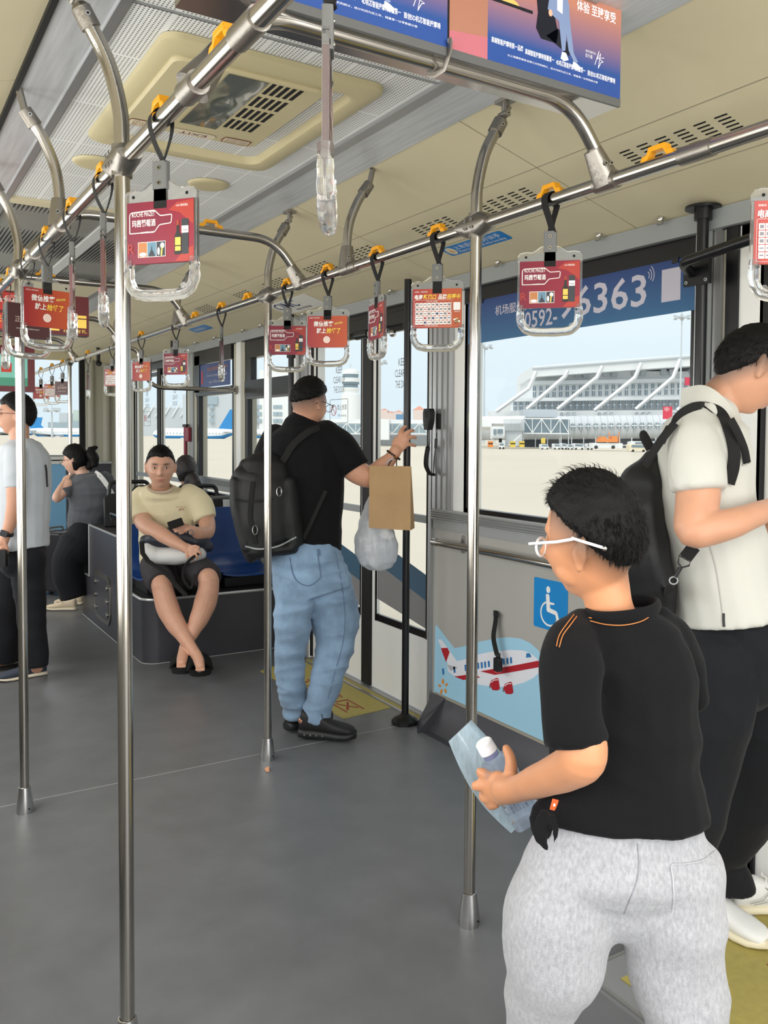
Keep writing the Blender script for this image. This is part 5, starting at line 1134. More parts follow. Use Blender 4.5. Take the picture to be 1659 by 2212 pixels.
# ---- vehicles
def van(u0, u1, v0, v1, t, label, body=bw, name='service_van', grp='parked service vehicles'):
    s = t/FPX; o = PD((u0+u1)/2, v1, t); P_ = thing(name, label, 'vehicle', (o.x, o.y, GZ), 0, grp); w = (u1-u0)*s; h = (v1-v0)*s
    M = frame((PD(u0, v1, t).x, PD(u0, v1, t).y, GZ), RH, (0, 0, 1))
    b = MB(); r = h*.16; b.prism([(w*.01, r), (w*.99, r), (w, h*.5), (w*.93, h*.58), (w*.84, h*.97), (w*.12, h), (0, h*.92)], 2.0, body, M, z0=-2); b.build('vehicle_body', P_, smooth=0)
    b = MB(); b.prism([(w*.10, h*.58), (w*.86, h*.56), (w*.80, h*.88), (w*.12, h*.9)], .05, glz, M, z0=0); b.build('vehicle_window', P_, smooth=0)
    for x in (.2, .8):
        b = MB(); b.cyl(M @ V((w*x, r, .03)), M @ V((w*x, r, -.3)), r, dk, 10); b.build('wheel', P_)
for i, (a, c, v0) in enumerate(((1168, 1186, 956), (1196, 1211, 955), (1213, 1225, 954), (1226, 1238, 956), (1240, 1262, 954), (1268, 1281, 954))): van(a, c, v0, 967.5, 118, ['white van furthest left under the concourse', 'white van second from the left', 'white van third from the left', 'white van fourth from the left', 'pair-wide white van in the middle of the row', 'white van beside the low white loader'][i])
van(1360, 1398, 954, 971, 105, 'cream minibus nearest the backpack strap', mat('minibus_cream', (232, 222, 196), .5)); van(1362, 1450, 946, 966, 116, 'white and yellow apron coach behind the minibus', bw, 'apron_coach')
van(1078, 1090, 952, 966, 118, 'small white van under the jet bridge cab'); van(905, 918, 955, 962, 160, 'tiny white van seen right of the black post')
P_ = thing('cargo_loader', 'low white loader carrying an orange platform beside the vans', 'vehicle', tuple(V(PD(1310, 969, 110)).xy)+(GZ,)); b = MB(); xb(b, 1280, 957, 1345, 968, 110, 2.4, bw); xb(b, 1345, 961, 1362, 963, 110, 2, bg); b.build('vehicle_body', P_, smooth=0)
b = MB(); xb(b, 1294, 948, 1335, 955, 109.8, 2.2, org); xb(b, 1298, 943, 1310, 949, 109.8, 2, org); xb(b, 1322, 942, 1334, 950, 109.8, 2, org); xb(b, 1315, 932, 1316.5, 950, 110, .1, org); xb(b, 1336.5, 932, 1338, 955, 110, .1, org); b.build('orange_platform', P_, smooth=0)
for u in (1288, 1325): b = MB(); c = PD(u, 966, 109.8); b.cyl(c, c+FH*.4, .22, dk, 12); b.build('wheel', P_)
for i, u in enumerate((1060, 1108, 1128)):
    b = MB(); xb(b, u-5, 953, u+5, 966, 118, 1.5, yl if i else org); xb(b, u-5, 957, u+5, 959, 117.9, .05, dk); b.build('ground_stairs', label=['orange ground equipment left of the jet bridge cab', 'yellow ground equipment right of the jet bridge cab', 'yellow ground equipment near the dark undercroft'][i], cat='ground equipment', smooth=0, loc=tuple(V(PD(u, 966, 118)).xy)+(GZ,))
b = MB(); xb(b, 1169, 946, 1178, 958, 124, .2, yl); b.text('24', 1, 1, 1, black_i, xf(1169, 958, 123.9) @ Matrix.Scale(.12, 4), z=.02); b.build('stand_sign', label='yellow parking stand number board under the concourse', cat='sign', smooth=0)
b = MB(); xb(b, 1433, 878, 1452, 905, 121, .4, mat('sign_crimson', (214, 50, 80), .5)); M = xf(1434, 890, 120.9); b.text('中', .1, 0, .7, white_i, M); b.build('crimson_sign', label='crimson sign board above the backpack strap', cat='sign', smooth=0)
b = MB(); xb(b, 1480, 815, 1490, 832, 148, .4, mat('sign_crimson', (214, 50, 80), .5)); b.build('crimson_flag', label='small crimson flag high on the terminal', cat='flag', smooth=0)
b = MB(); xb(b, 430, 911, 441, 1006, 60, .3, bw); xb(b, 430, 911, 441, 922, 59.9, .1, mat('sign_pink', (216, 70, 96), .5)); b.build('pink_topped_sign', label='white post sign with pink top seen in the far window', cat='sign', smooth=0)
# ================================================================== PEOPLE: tools
from mathutils.bvhtree import BVHTree
SKIN = lambda n, c: mat(n, c, .48, bump=.05, bscale=300, attr='tint', sheen=.1)
def ring_chain(specs, t0, flat0=False, flat1=False, n=18, k=4, asp=.85):
    """closed tube through (u, v, radius px, depth offset, aspect) stations"""
    P = []
    for s in specs:
        u, v, r = s[:3]; dt = s[3] if len(s) > 3 and s[3] is not None else 0; a = s[4] if len(s) > 4 else asp
        t = t0+dt; P.append((PD(u, v, t), r*t/FPX, a))
    pos = cr([p[0] for p in P], k) if len(P) > 2 else [P[0][0].lerp(P[1][0], i/k) for i in range(k+1)]
    m = len(pos); R = []; A = []
    for i in range(m):
        q = i/k; j = min(int(q), len(P)-2); f = q-j
        f2 = f*f*(3-2*f); R.append(P[j][1]*(1-f2)+P[j+1][1]*f2); A.append(P[j][2]*(1-f)+P[j+1][2]*f)
    return tubeg(pos, R, A, flat0, flat1, n)
def tubeg(pos, R, A, flat0=False, flat1=False, n=18, wref=None):
    m = len(pos); T = [(pos[min(i+1, m-1)]-pos[max(i-1, 0)]).normalized() for i in range(m)]
    st = []
    if not flat0:
        for q in (.98, .8, .45): st.append((pos[0]-T[0]*R[0]*q*.8, R[0]*math.sqrt(max(.02, 1-q*q)), A[0], T[0]))
    st += [(pos[i], R[i], A[i], T[i]) for i in range(m)]
    if not flat1:
        for q in (.45, .8, .98): st.append((pos[-1]+T[-1]*R[-1]*q*.8, R[-1]*math.sqrt(max(.02, 1-q*q)), A[-1], T[-1]))
    vs = []; w = None
    for c, r, a, t in st:
        if w is None:
            w = t.cross(wref or FW)
            if w.length < .25: w = t.cross(UP)
            w.normalize()
        else: w = (w-t*w.dot(t)).normalized()
        q = w.cross(t)
        vs += [c+(w*math.cos(2*PI*j/n)+q*math.sin(2*PI*j/n)*a)*r for j in range(n)]
    fs = [tuple(range(n))[::-1]]
    for i in range(len(st)-1):
        for j in range(n): fs.append((i*n+j, i*n+(j+1) % n, (i+1)*n+(j+1) % n, (i+1)*n+j))
    fs.append(tuple(range((len(st)-1)*n, len(st)*n)))
    return vs, fs
SURF = {}
def organic(name, geos, m, parent, voxel=.006, smooth=4, amp=0, nsc=14, tint=None, label=None, fold=0, fsc=(30, 30, 6), tris=None):
    me = bpy.data.meshes.new('tmp'); vs = []; fs = []
    for g in geos:
        o = len(vs); vs += [tuple(v) for v in g[0]]; fs += [tuple(o+i for i in f) for f in g[1]]
    me.from_pydata(vs, [], fs); me.update()
    ob = bpy.data.objects.new('tmp', me); COL.objects.link(ob)
    r = ob.modifiers.new('r', 'REMESH'); r.mode = 'VOXEL'; r.voxel_size = voxel; r.adaptivity = 0
    if smooth: s_ = ob.modifiers.new('s', 'SMOOTH'); s_.factor = .5; s_.iterations = smooth
    dg = bpy.context.evaluated_depsgraph_get(); em = bpy.data.meshes.new_from_object(ob.evaluated_get(dg))
    bpy.data.objects.remove(ob); bpy.data.meshes.remove(me)
    Mi = WM[parent.name].inverted(); N = len(em.vertices)
    if amp or fold:
        no = [v.normal.copy() for v in em.vertices]
        for v, q in zip(em.vertices, no):
            p = v.co; d = 0
            if amp: d += amp*noise.noise(p*nsc)
            if fold:
                w_ = noise.noise(V((p.x*2.3, p.y*2.3, p.z*2.3)))*1.2
                d += fold*(1-2*abs(noise.noise(V((p.x*fsc[0]*.4+w_, p.y*fsc[1]*.4, p.z*fsc[2]+w_)))))
            v.co = p+q*d
        em.update()
    SURF[name+parent.name] = (BVHTree.FromPolygons([v.co.copy() for v in em.vertices], [tuple(p.vertices) for p in em.polygons]))
    if tint:
        ca = em.color_attributes.new('tint', 'FLOAT_COLOR', 'POINT'); col = []
        for v in em.vertices: col += list(tint(v.co))+[1]
        ca.data.foreach_set('color', col)
    em.transform(Mi); em.name = name; em.materials.clear(); em.materials.append(m)
    em.shade_smooth()
    o = bpy.data.objects.new(name, em); COL.objects.link(o); o.parent = parent; WM[o.name] = WM[parent.name]
    tag(o, label); o['_k'] = name+parent.name; del o['_k']
    return o
def onto(key, pts, off=.002, dflt=2.0):
    bv = SURF[key]; out = []
    for u, v in pts:
        d = ray(u, v).normalized(); h = bv.ray_cast(EYE, d)
        if h[0] is not None: out.append(h[0]-d*off)
    return out
def strapline(name, key, px, wpx, t, m, parent, asp=.22, off=.004, k=5):
    pts = []
    q = cr([V((u, v, 0)) for u, v in px], k); pts = onto(key, [(p.x, p.y) for p in q], off)
    b = MB()
    if len(pts) > 2:
        n = len(pts); vs = []; w = wpx*t/FPX/2
        for i, p in enumerate(pts):
            T = (pts[min(i+1, n-1)]-pts[max(i-1, 0)]).normalized(); s_ = T.cross(FW).normalized(); o = s_.cross(T).normalized()*w*asp
            vs += [p+s_*w-o, p+s_*w+o, p-s_*w+o, p-s_*w-o]
        fs = []
        for i in range(n-1):
            for j in range(4): fs.append((4*i+j, 4*i+(j+1) % 4, 4*i+4+(j+1) % 4, 4*i+4+j))
        fs += [(3, 2, 1, 0), (4*n-4, 4*n-3, 4*n-2, 4*n-1)]
        b.add(vs, fs, m)
    return b.build(name, parent, smooth=50)
# ---- head
def head_frame(c, fwd, up=(0, 0, 1)):
    f = V(fwd).normalized(); u = V(up); u = (u-f*u.dot(f)).normalized(); r = f.cross(u)
    return Matrix(((r.x, f.x, u.x, c[0]), (r.y, f.y, u.y, c[1]), (r.z, f.z, u.z, c[2]), (0, 0, 0, 1)))
def g2(x, y, cx, cy, sx, sy): return math.exp(-((x-cx)/sx)**2-((y-cy)/sy)**2)
def head_r(d, fat=1):
    """surface point of an adult head, local x right, y forward, z up, metres"""
    x, y, z = d
    a, b_, c = .074, .094, .112
    p = V((x*a, y*b_, z*c))
    if z < 0:
        k = (-z); p.x *= 1-.30*k**1.6/fat; 
        if y > 0: p.y = p.y*(1-.04*k)+.012*k
        else: p.y *= (1-.42*k)
    if z > .2: p.y *= 1; 
    if y > 0: p.x *= 1-.06*y; p.y *= .955
    if y > .2:
        X, Z = p.x, p.z
        p.y += .024*g2(X, Z, 0, -.022, .012, .014)+.013*g2(X, Z, 0, -.002, .009, .018)+.007*(g2(X, Z, .012, -.030, .008, .007)+g2(X, Z, -.012, -.030, .008, .007))
        p.y -= .011*(g2(X, Z, .031, .006, .016, .011)+g2(X, Z, -.031, .006, .016, .011))
        p.y += .005*(g2(X, Z, .028, .026, .024, .008)+g2(X, Z, -.028, .026, .024, .008))
        p.y += .006*(g2(X, Z, .040, -.022, .018, .018)+g2(X, Z, -.040, -.022, .018, .018))*fat
        p.y += .008*g2(X, Z, 0, -.055, .022, .005)+.008*g2(X, Z, 0, -.066, .018, .005)-.004*g2(X, Z, 0, -.0605, .024, .002)-.004*g2(X, Z, 0, -.078, .02, .006)+.008*g2(X, Z, 0, -.095, .018, .012)
    return p
def head_geo(M, s=1, fat=1, n=64, k=48):
    vs = [M @ (head_r((0, 0, -1), fat)*s)]; fs = []
    for i in range(1, k):
        a = -PI/2+PI*i/k
        for j in range(n):
            q = 2*PI*j/n; vs.append(M @ (head_r((math.cos(a)*math.cos(q), math.cos(a)*math.sin(q), math.sin(a)), fat)*s))
    vs.append(M @ (head_r((0, 0, 1), fat)*s)); T = len(vs)-1
    for j in range(n): fs.append((0, 1+(j+1) % n, 1+j)); fs.append((T, T-n+j, T-n+(j+1) % n))
    for i in range(k-2):
        for j in range(n): a = 1+i*n; fs.append((a+j, a+(j+1) % n, a+n+(j+1) % n, a+n+j))
    return vs, fs
def shr(L, k=.6, cut=0):
    return [(q[0], q[1], q[2]*k)+tuple(q[3:]) for q in (L[:-cut] if cut else L)]
def ear_geo(M, s, sd):
    out = []
    for (cx, cy, cz, rx, ry, rz) in ((.077, -.008, -.004, .006, .014, .024), (.080, -.016, .004, .007, .010, .024), (.078, -.006, -.024, .006, .009, .012)):
        mb = MB(); mb.ell((0, 0, 0), (rx*s, ry*s, rz*s), None, M @ Matrix.Translation((sd*cx*s, cy*s, cz*s)) @ Matrix.Rotation(sd*-.35, 4, 'Z') @ Matrix.Rotation(.15, 4, 'X'), 14, 10)
        out.append((mb.v, mb.f))
    return out
def hairline(p, style):
    """1 inside the hair, 0 outside; p in head metres"""
    x, y, z = p
    if style == 'fade':  # short sides
        lim = .066 if y > .05 else (.028+y*.76 if y > 0 else max(-.078, .028+y*1.15))
        return z-lim
    if style == 'crew':
        lim = .062 if y > .05 else (.036+y*.5 if y > 0 else .036+y*.55)
        return z-lim
    if style == 'short':
        lim = .058 if y > .05 else (.022+y*.7 if y > -.01 else .016+(y+.01)*1.4)
        return z-max(lim, -.088)
    if style == 'long':
        lim = .045 if y > .05 else (.0+y*.9 if y > 0 else -.08)
        return z-lim
    return -1
def hair_geo(M, s, th, style, jag=.004, seed=0, n=72, k=56, top=1.0):
    vs = []; fs = []
    def pt(d):
        p = head_r(d); h = hairline(p, style)+.007*noise.noise(p*70+V((seed, 0, 0))); w = max(0, min(1, (h+.006)/.014)); nn = V((d[0], d[1]*.8, d[2])).normalized()
        t_ = th*(.55+.45*max(0, d[2])*top)+jag*noise.noise(V(d)*9+V((seed, 0, 0)))+jag*.6*noise.noise(V(d)*22)
        return M @ ((p+nn*(t_*w-.006*(1-w)))*s)
    vs.append(pt((0, 0, -1)))
    for i in range(1, k):
        a = -PI/2+PI*i/k
        for j in range(n): q = 2*PI*j/n; vs.append(pt((math.cos(a)*math.cos(q), math.cos(a)*math.sin(q), math.sin(a))))
    vs.append(pt((0, 0, 1))); T = len(vs)-1
    for j in range(n): fs.append((0, 1+(j+1) % n, 1+j)); fs.append((T, T-n+j, T-n+(j+1) % n))
    for i in range(k-2):
        for j in range(n): a = 1+i*n; fs.append((a+j, a+(j+1) % n, a+n+(j+1) % n, a+n+j))
    return vs, fs
def add_hair(parent, M, s, th, style, m, strands=0, ln=.02, jag=.004, seed=1, top=1.0, lift=.5, label=None):
    b = MB(); vs, fs = hair_geo(M, s, th, style, jag, seed, top=top); b.add(vs, fs, m)
    rnd = random.Random(seed)
    for _ in range(strands):
        z = rnd.uniform(-.3, 1); q = rnd.uniform(0, 2*PI); rr = math.sqrt(max(0, 1-z*z)); d = V((rr*math.cos(q), rr*math.sin(q), z)); p = head_r(d)
        hl_ = hairline(p, style)
        if hl_ < .006: continue
        nn = V((d.x, d.y*.8, d.z)).normalized(); t_ = th*(.55+.45*max(0, z)*top)
        flow = (V((0, .45 if z > .5 else -.1, -.55 if z < .5 else .15))+V((rnd.uniform(-.35, .35), rnd.uniform(-.25, .25), rnd.uniform(-.2, .2)))); flow = (flow-nn*flow.dot(nn)).normalized()
        a = p+nn*t_*.6; L = min(ln*rnd.uniform(.5, 1.3), .006+hl_*.9); lf = lift if (z > .7 and rnd.random() < .35) else lift*.2; c = a+(nn*lf+flow*(1-lf)).normalized()*L*.6; e_ = c+(nn*lf*.5+flow).normalized()*L*.5
        w = .0006+rnd.random()*.0006; sd = nn.cross(flow).normalized()*w; up_ = nn*w
        q0 = [a+sd, a-sd, a+up_, c+sd*.7, c-sd*.7, c+up_*.7, e_]
        b.add([M @ (v*s) for v in q0], [(0, 1, 4, 3), (1, 2, 5, 4), (2, 0, 3, 5), (3, 4, 6), (4, 5, 6), (5, 3, 6)], m)
    return b.build('hair', parent, smooth=60, label=label)
def tinter(M, s, skin, lips=True, style='fade', stub=.5, brows=True, hair_c=(.03, .028, .028), stubz=.035):
    Mi = M.inverted(); sk = V(srgb(skin)[:3])
    def f(p):
        q = (Mi @ p)/s; c = sk.copy()
        n_ = noise.noise(p*30)*.05; c *= 1+n_
        if abs(q.x) < .1 and abs(q.y) < .13 and abs(q.z) < .14:
            h = hairline(q, style); w = max(0, min(1, (h+stubz)/stubz))*stub
            if q.y < .06: c = c.lerp(V(hair_c), w)
            if q.y > .05:
                if lips: c = c.lerp(V((.42, .12, .10)), .65*g2(q.x, q.z, 0, -.0605, .021, .0075))
                if brows:
                    for sx in (-1, 1):
                        bw_ = g2(q.x, q.z, sx*.030, .0265+.05*max(0, .03-abs(q.x-sx*.0))*0, .017, .0048); c = c.lerp(V(hair_c), min(.9, 1.3*bw_))
                        c = c.lerp(V((.35, .14, .1)), .25*g2(q.x, q.z, sx*.031, .006, .02, .012))
                c = c.lerp(V((.16, .05, .04)), .5*(g2(q.x, q.z, .008, -.037, .004, .003)+g2(q.x, q.z, -.008, -.037, .004, .003)))
                c = c.lerp(V((.30, .09, .07)), .5*g2(q.x, q.z, 0, -.0605, .022, .0016))
        return c
    return f
def eyes(parent, M, s):
    ew = mat('eye_white', (216, 208, 200), .3); ei = mat('iris_dark', (30, 20, 16), .15); lid = mat('lash_dark', (34, 24, 22), .6)
    for sx in (-1, 1):
        b = MB(); b.ell((sx*.031*s, .079*s, .006*s), (.0125*s, .006*s, .0052*s), ew, M, 14, 8); b.ell((sx*.031*s, .0826*s, .0055*s), (.0055*s, .0030*s, .0046*s), ei, M, 12, 8)
        b.sweep([M @ V(((sx*.031+q*.0135)*s, (.0835-.004*q*q)*s, (.0108-.003*q*q)*s)) for q in (-1, -.5, 0, .5, 1)], .0011*s, lid, 5); b.build('eye', parent, smooth=60)
def glasses(parent, M, s, m, lensr=.021, temple=True, label=None):
    b = MB()
    for sx in (-1, 1):
        b.sweep([M @ V(((sx*.033+lensr*1.15*math.cos(a))*s, .103*s, (.0+lensr*.85*math.sin(a))*s)) for a in [2*PI*i/24 for i in range(24)]], .0014*s, m, 6, closed=True)
        if temple: b.sweep([M @ V((sx*x*s, y*s, z*s)) for x, y, z in ((.058, .102, .004), (.076, .09, .006), (.082, .03, .008), (.083, -.012, .006), (.080, -.034, -.012))], .0016*s, m, 6)
    b.sweep([M @ V((-.010*s, .104*s, .003*s)), M @ V((0, .107*s, .006*s)), M @ V((.010*s, .104*s, .003*s))], .0014*s, m, 6)
    fr_ = b.build('glasses', parent, label=label)
    b = MB()
    for sx in (-1, 1): b.add([M @ V(((sx*.033+lensr*1.12*math.cos(a))*s, (.103+q)*s, lensr*.82*math.sin(a)*s)) for q in (-.0006, .0006) for a in [2*PI*i/20 for i in range(20)]], [tuple(range(20))[::-1], tuple(range(20, 40))]+[(i, (i+1) % 20, 20+(i+1) % 20, 20+i) for i in range(20)], pane)
    b.build('lens', fr_, smooth=0)
    return fr_
# ---- shoes: length axis from heel to toe
def shoe(parent, heel, toe, w=.10, h=.10, sole_c=None, up_c=None, lace_c=None, sole_h=.028, name='shoe', label=None, pitch=0, extra=None):
    heel = V(heel); toe = V(toe); ax = (toe-heel); L = ax.length; ax.normalize(); side = V((0, 0, 1)).cross(ax).normalized(); upv = ax.cross(side)
    M = Matrix(((ax.x, side.x, upv.x, heel.x), (ax.y, side.y, upv.y, heel.y), (ax.z, side.z, upv.z, heel.z), (0, 0, 0, 1)))
    n = 20; st = [(0, .60, .9), (.04, .78, 1), (.12, .84, 1), (.3, .80, 1), (.5, .88, .98), (.7, 1, .9), (.85, .93, .9), (.95, .66, 1.0), (1, .30, 1.15)]
    def loft(b, prof, m):
        vs = []
        for q, wk, z0, z1 in prof:
            for j in range(n):
                a = 2*PI*j/n; c_, s_ = math.cos(a), math.sin(a)
                vs.append(M @ V((q*L, wk*w/2*(abs(c_)**.7)*(1 if c_ > 0 else -1), (z0+z1)/2+(z1-z0)/2*(abs(s_)**.8)*(1 if s_ > 0 else -1))))
        fs = [tuple(range(n))[::-1]]+[(i*n+j, i*n+(j+1) % n, (i+1)*n+(j+1) % n, (i+1)*n+j) for i in range(len(prof)-1) for j in range(n)]+[tuple(range((len(prof)-1)*n, len(prof)*n))]
        b.add(vs, fs, m)
    b = MB(); loft(b, [(q, k, (.0 if q < .8 else (q-.8)*.06), sole_h*k2) for q, k, k2 in st], sole_c); S_ = b.build('sole', parent, smooth=60)
    top = [(0.015, .5, h*.75), (.05, .66, h), (.14, .72, h*.98), (.28, .72, h*.98), (.42, .76, h*.86), (.58, .84, h*.66), (.74, .92, h*.58), (.87, .84, h*.52), (.95, .62, h*.45), (.985, .30, h*.36)]
    b = MB(); loft(b, [(q, k, sole_h*.6, z) for q, k, z in top], up_c); U_ = b.build(name, parent, smooth=60, label=label)
    if lace_c:
        b = MB()
        for i in range(4):
            q = .36+i*.07; z = h*(.95-.13*i)-.003
            b.sweep([M @ V((q*L, -w*.20, z-.006)), M @ V(((q+.03)*L, 0, z+.004)), M @ V((q*L, w*.20, z-.006))], .0028, lace_c, 6)
        b.sweep([M @ V((.34*L, 0, h+.004)), M @ V((.38*L, w*.3, h-.002)), M @ V((.44*L, w*.42, h*.7))], .0022, lace_c, 5); b.sweep([M @ V((.34*L, 0, h+.004)), M @ V((.40*L, -w*.3, h-.002)), M @ V((.46*L, -w*.42, h*.72))], .0022, lace_c, 5)
        b.build('laces', parent)
    return M, L
def person(label, u, v, t, ground=True):
    p = PD(u, v, t); return thing('person', label, 'person', (p.x, p.y, 0))
# ================================================================== PEOPLE
def D_(r, f, z): return RH*r+FH*f+V((0, 0, z))
black_cloth = mat('black_cotton', (13, 13, 16), .9, spec=.25, bump=.25, bscale=500, sheen=.04); black_cloth2 = mat('black_trousers', (16, 18, 23), .8, spec=.3, bump=.2, bscale=400, sheen=.05)
hairm = mat('black_hair', (10, 9, 10), .55, spec=.25, bump=.5, bscale=350)
# ------------------------------------------------ boy in the foreground
def boy():
    t0 = 1.65; P = person('boy with short black hair, black t-shirt and grey sweatpants, holding a water bottle', 1340, 2600, t0)
    hc = PD(1280, 1165, t0); HM = head_frame(hc, D_(-.80, .60, -.12), D_(-.05, -.02, 1)); hs = 1.02
    C = lambda s, **k: ring_chain(s, t0, **k)
    arm = [(1240, 1540, 50, -.11), (1254, 1600, 57, -.13), (1256, 1640, 54, -.135), (1222, 1664, 48, -.09), (1172, 1684, 40, -.02), (1122, 1703, 31, .07), (1092, 1706, 34, .12)]
    sk = [head_geo(HM, hs, 1.3), C([(1330, 1350, 52), (1316, 1310, 51), (1306, 1260, 53), (1296, 1200, 58)], asp=.9), C(arm, asp=.9),
          C([(1255, 1205, 48, -.01), (1235, 1235, 38, .0)], asp=1),   # cheek fullness
          C([(1345, 1400, 70), (1345, 1500, 100), (1345, 1700, 110), (1342, 1830, 130)], asp=.45),
          C([(1235, 1900, 80), (1195, 2060, 70), (1160, 2300, 50, .05), (1150, 2500, 40, .07)]), C([(1455, 1900, 80), (1460, 2060, 70), (1480, 2300, 50), (1485, 2560, 40)]),
          C([(1450, 1420, 30, .08), (1470, 1500, 24, .12), (1430, 1640, 30, .24), (1380, 1700, 26, .34)])]
    HE = HM @ Matrix.Translation((0, -.004, -.012)); sk += ear_geo(HE, hs*1.06, -1)+ear_geo(HE, hs*1.06, 1)
    # left hand around the bottle
    h0 = .14
    sk += [C([(1098, 1706, 32, .12), (1080, 1702, 38, .135), (1062, 1702, 33, .15)], asp=.55),
           C([(1098, 1690, 17, .12), (1104, 1662, 15, .115), (1102, 1636, 12.5, .12), (1093, 1615, 10, .13)], asp=.9, n=12),
           C([(1064, 1684, 14, .15), (1046, 1672, 12.5, .155), (1036, 1667, 11, .16)], asp=.9, n=12),
           C([(1060, 1700, 14.5, .15), (1040, 1697, 13, .155), (1026, 1698, 11.5, .16)], asp=.9, n=12),
           C([(1062, 1722, 13, .15), (1046, 1724, 12, .165), (1042, 1716, 10, .19)], asp=.9, n=12),
           C([(1070, 1736, 12, .15), (1058, 1740, 11, .17), (1054, 1728, 9, .195)], asp=.9, n=12)]
    tn = tinter(HM, hs, (204, 142, 102), lips=False, brows=False, stub=.8, stubz=.075, hair_c=(.03, .025, .02))
    organic('body', sk, SKIN('boy_skin', (222, 160, 118)), P, .0042, 5, tint=tn)
    add_hair(P, HM, hs, .017, 'fade', hairm, strands=4200, ln=.026, jag=.004, seed=3, top=1.6, lift=.6)
    sh = [C([(1343, 1322, 66, 0, .8), (1343, 1345, 100, 0, .7), (1345, 1378, 128, 0, .62), (1348, 1430, 150), (1350, 1520, 158), (1350, 1640, 164, 0, .64), (1350, 1715, 174, 0, .64), (1348, 1766, 184, 0, .64)], asp=.66, flat1=True, flat0=True),
          C([(1262, 1352, 40, 0), (1240, 1395, 58, -.04), (1236, 1455, 66, -.085), (1240, 1530, 69, -.115), (1247, 1602, 70, -.125)], asp=.9, flat1=True),
          C([(1420, 1345, 36, .02), (1458, 1380, 46, .05), (1484, 1440, 38, .09), (1500, 1510, 26, .11)], asp=.9),
          C([(1165, 1745, 16, -.02), (1172, 1790, 22, -.03)], asp=.5), C([(1190, 1745, 30, 0), (1200, 1795, 30, 0)], asp=.6)]
    organic('tshirt', sh, black_cloth, P, .0065, 5, amp=.007, nsc=7, fold=.007, fsc=(11, 11, 8))
    b = MB(); rim = []
    for i in range(33):
        a = PI*(.02+.96*i/32)
        rim.append((1343-78*math.cos(a), 1300+22*math.sin(a)+8*math.cos(a)))
    col = [(1268, 1330), (1272, 1316), (1285, 1318), (1310, 1324), (1345, 1324), (1380, 1318), (1404, 1302), (1418, 1290), (1425, 1300), (1400, 1328), (1360, 1345), (1320, 1345), (1285, 1340)]
    b = MB(); rg = [PD(1346+76*math.cos(a), 1316-8*math.cos(a)+17*math.sin(a), t0-.06*math.sin(a)) for a in [2*PI*i/40 for i in range(40)]]; b.sweep(rg, .0125, black_cloth, 10, asp=.5, closed=True, up=(0, 0, 1)); b.build('collar', P)
    sm = mat('orange_stitch', (196, 120, 60), .7)
    for nm, pts in (('collar_stitch', [(1275, 1341), (1310, 1349), (1350, 1350), (1390, 1340), (1420, 1318)]), ('collar_stitch', [(1272, 1334), (1310, 1340), (1350, 1341), (1388, 1331), (1414, 1312)]), ('shoulder_stitch', [(1246, 1331), (1232, 1350), (1216, 1372), (1208, 1398)]), ('shoulder_stitch', [(1240, 1327), (1224, 1348), (1208, 1372), (1202, 1396)])):
        strapline(nm, 'tshirt'+P.name, pts, 1.8, t0, sm, P, asp=.5, off=.0045)
    b = MB(); c = onto('tshirt'+P.name, [(1197, 1738)], .004)
    if c: b.prism(rrect(-.006, -.0105, .006, .0105, .001, 2), .0012, mat('orange_tab', (214, 96, 40), .5), frame(c[0], D_(1, 0, -.25), D_(.25, 0, 1))); b.prism(circ(0, 0, .0022, .003, 10), .0004, white_i, frame(c[0]-FH*.0016, D_(1, 0, -.25), D_(.25, 0, 1))); b.build('orange_tab', P)
    kn = [C([(1180, 1765, 20, -.09), (1168, 1800, 20, -.11), (1180, 1832, 8, -.11)], asp=.4), C([(1190, 1765, 12, -.10), (1200, 1795, 9, -.12), (1197, 1822, 4, -.12)], asp=.5)]
    organic('shirt_tail', kn, black_cloth, P, .004, 2, amp=.002)
    grey = mat('heather_grey_fleece', (168, 169, 175), .92, bump=.7, bscale=700, var=.20, vscale=170, sheen=.4, stretch=(1, 1, .45))
    pn = [C([(1343, 1740, 150, 0, .58), (1343, 1790, 176, 0, .58), (1343, 1870, 206, 0, .62), (1342, 1900, 200, 0, .55), (1340, 1930, 130, 0, .7)], flat0=True),
          C([(1240, 1880, 112), (1215, 1970, 124), (1199, 2060, 110), (1178, 2140, 84, .03), (1160, 2212, 68, .05), (1148, 2330, 62, .07), (1146, 2470, 54, .08)], asp=.9, flat1=True),
          C([(1452, 1880, 112), (1452, 1980, 114), (1457, 2060, 108), (1470, 2140, 98), (1480, 2220, 88), (1484, 2400, 72), (1486, 2570, 54)], asp=.9, flat1=True)]
    organic('sweatpants', pn, grey, P, .0075, 6, amp=.006, nsc=6, fold=.006, fsc=(10, 10, 7))
    strapline('pocket_seam', 'sweatpants'+P.name, [(1545, 1838), (1520, 1858), (1480, 1866), (1452, 1869), (1454, 1900), (1456, 1940), (1453, 1972)], 1.5, t0, mat('pale_seam', (186, 187, 192), .8), P, asp=.6, off=.004)
    strapline('centre_seam', 'sweatpants'+P.name, [(1378, 1822), (1380, 1860), (1377, 1900), (1360, 1945), (1348, 1975)], 1.4, t0, mat('dark_seam', (140, 142, 150), .8), P, asp=.6, off=.002)
    for u, v, dt in ((1146, 2500, .08), (1486, 2600, 0)):
        p = PD(u, v, t0+dt); p.z = 0; shoe(P, p+FH*-.06, p+FH*.17, .09, .09, white_p, mat('grey_trainer', (120, 120, 124), .7), white_i)
    wg = mat('white_glasses', (232, 234, 238), .25)
    b = MB(); tp = lambda x, y, z: HM @ V((x*hs, y*hs, z*hs))
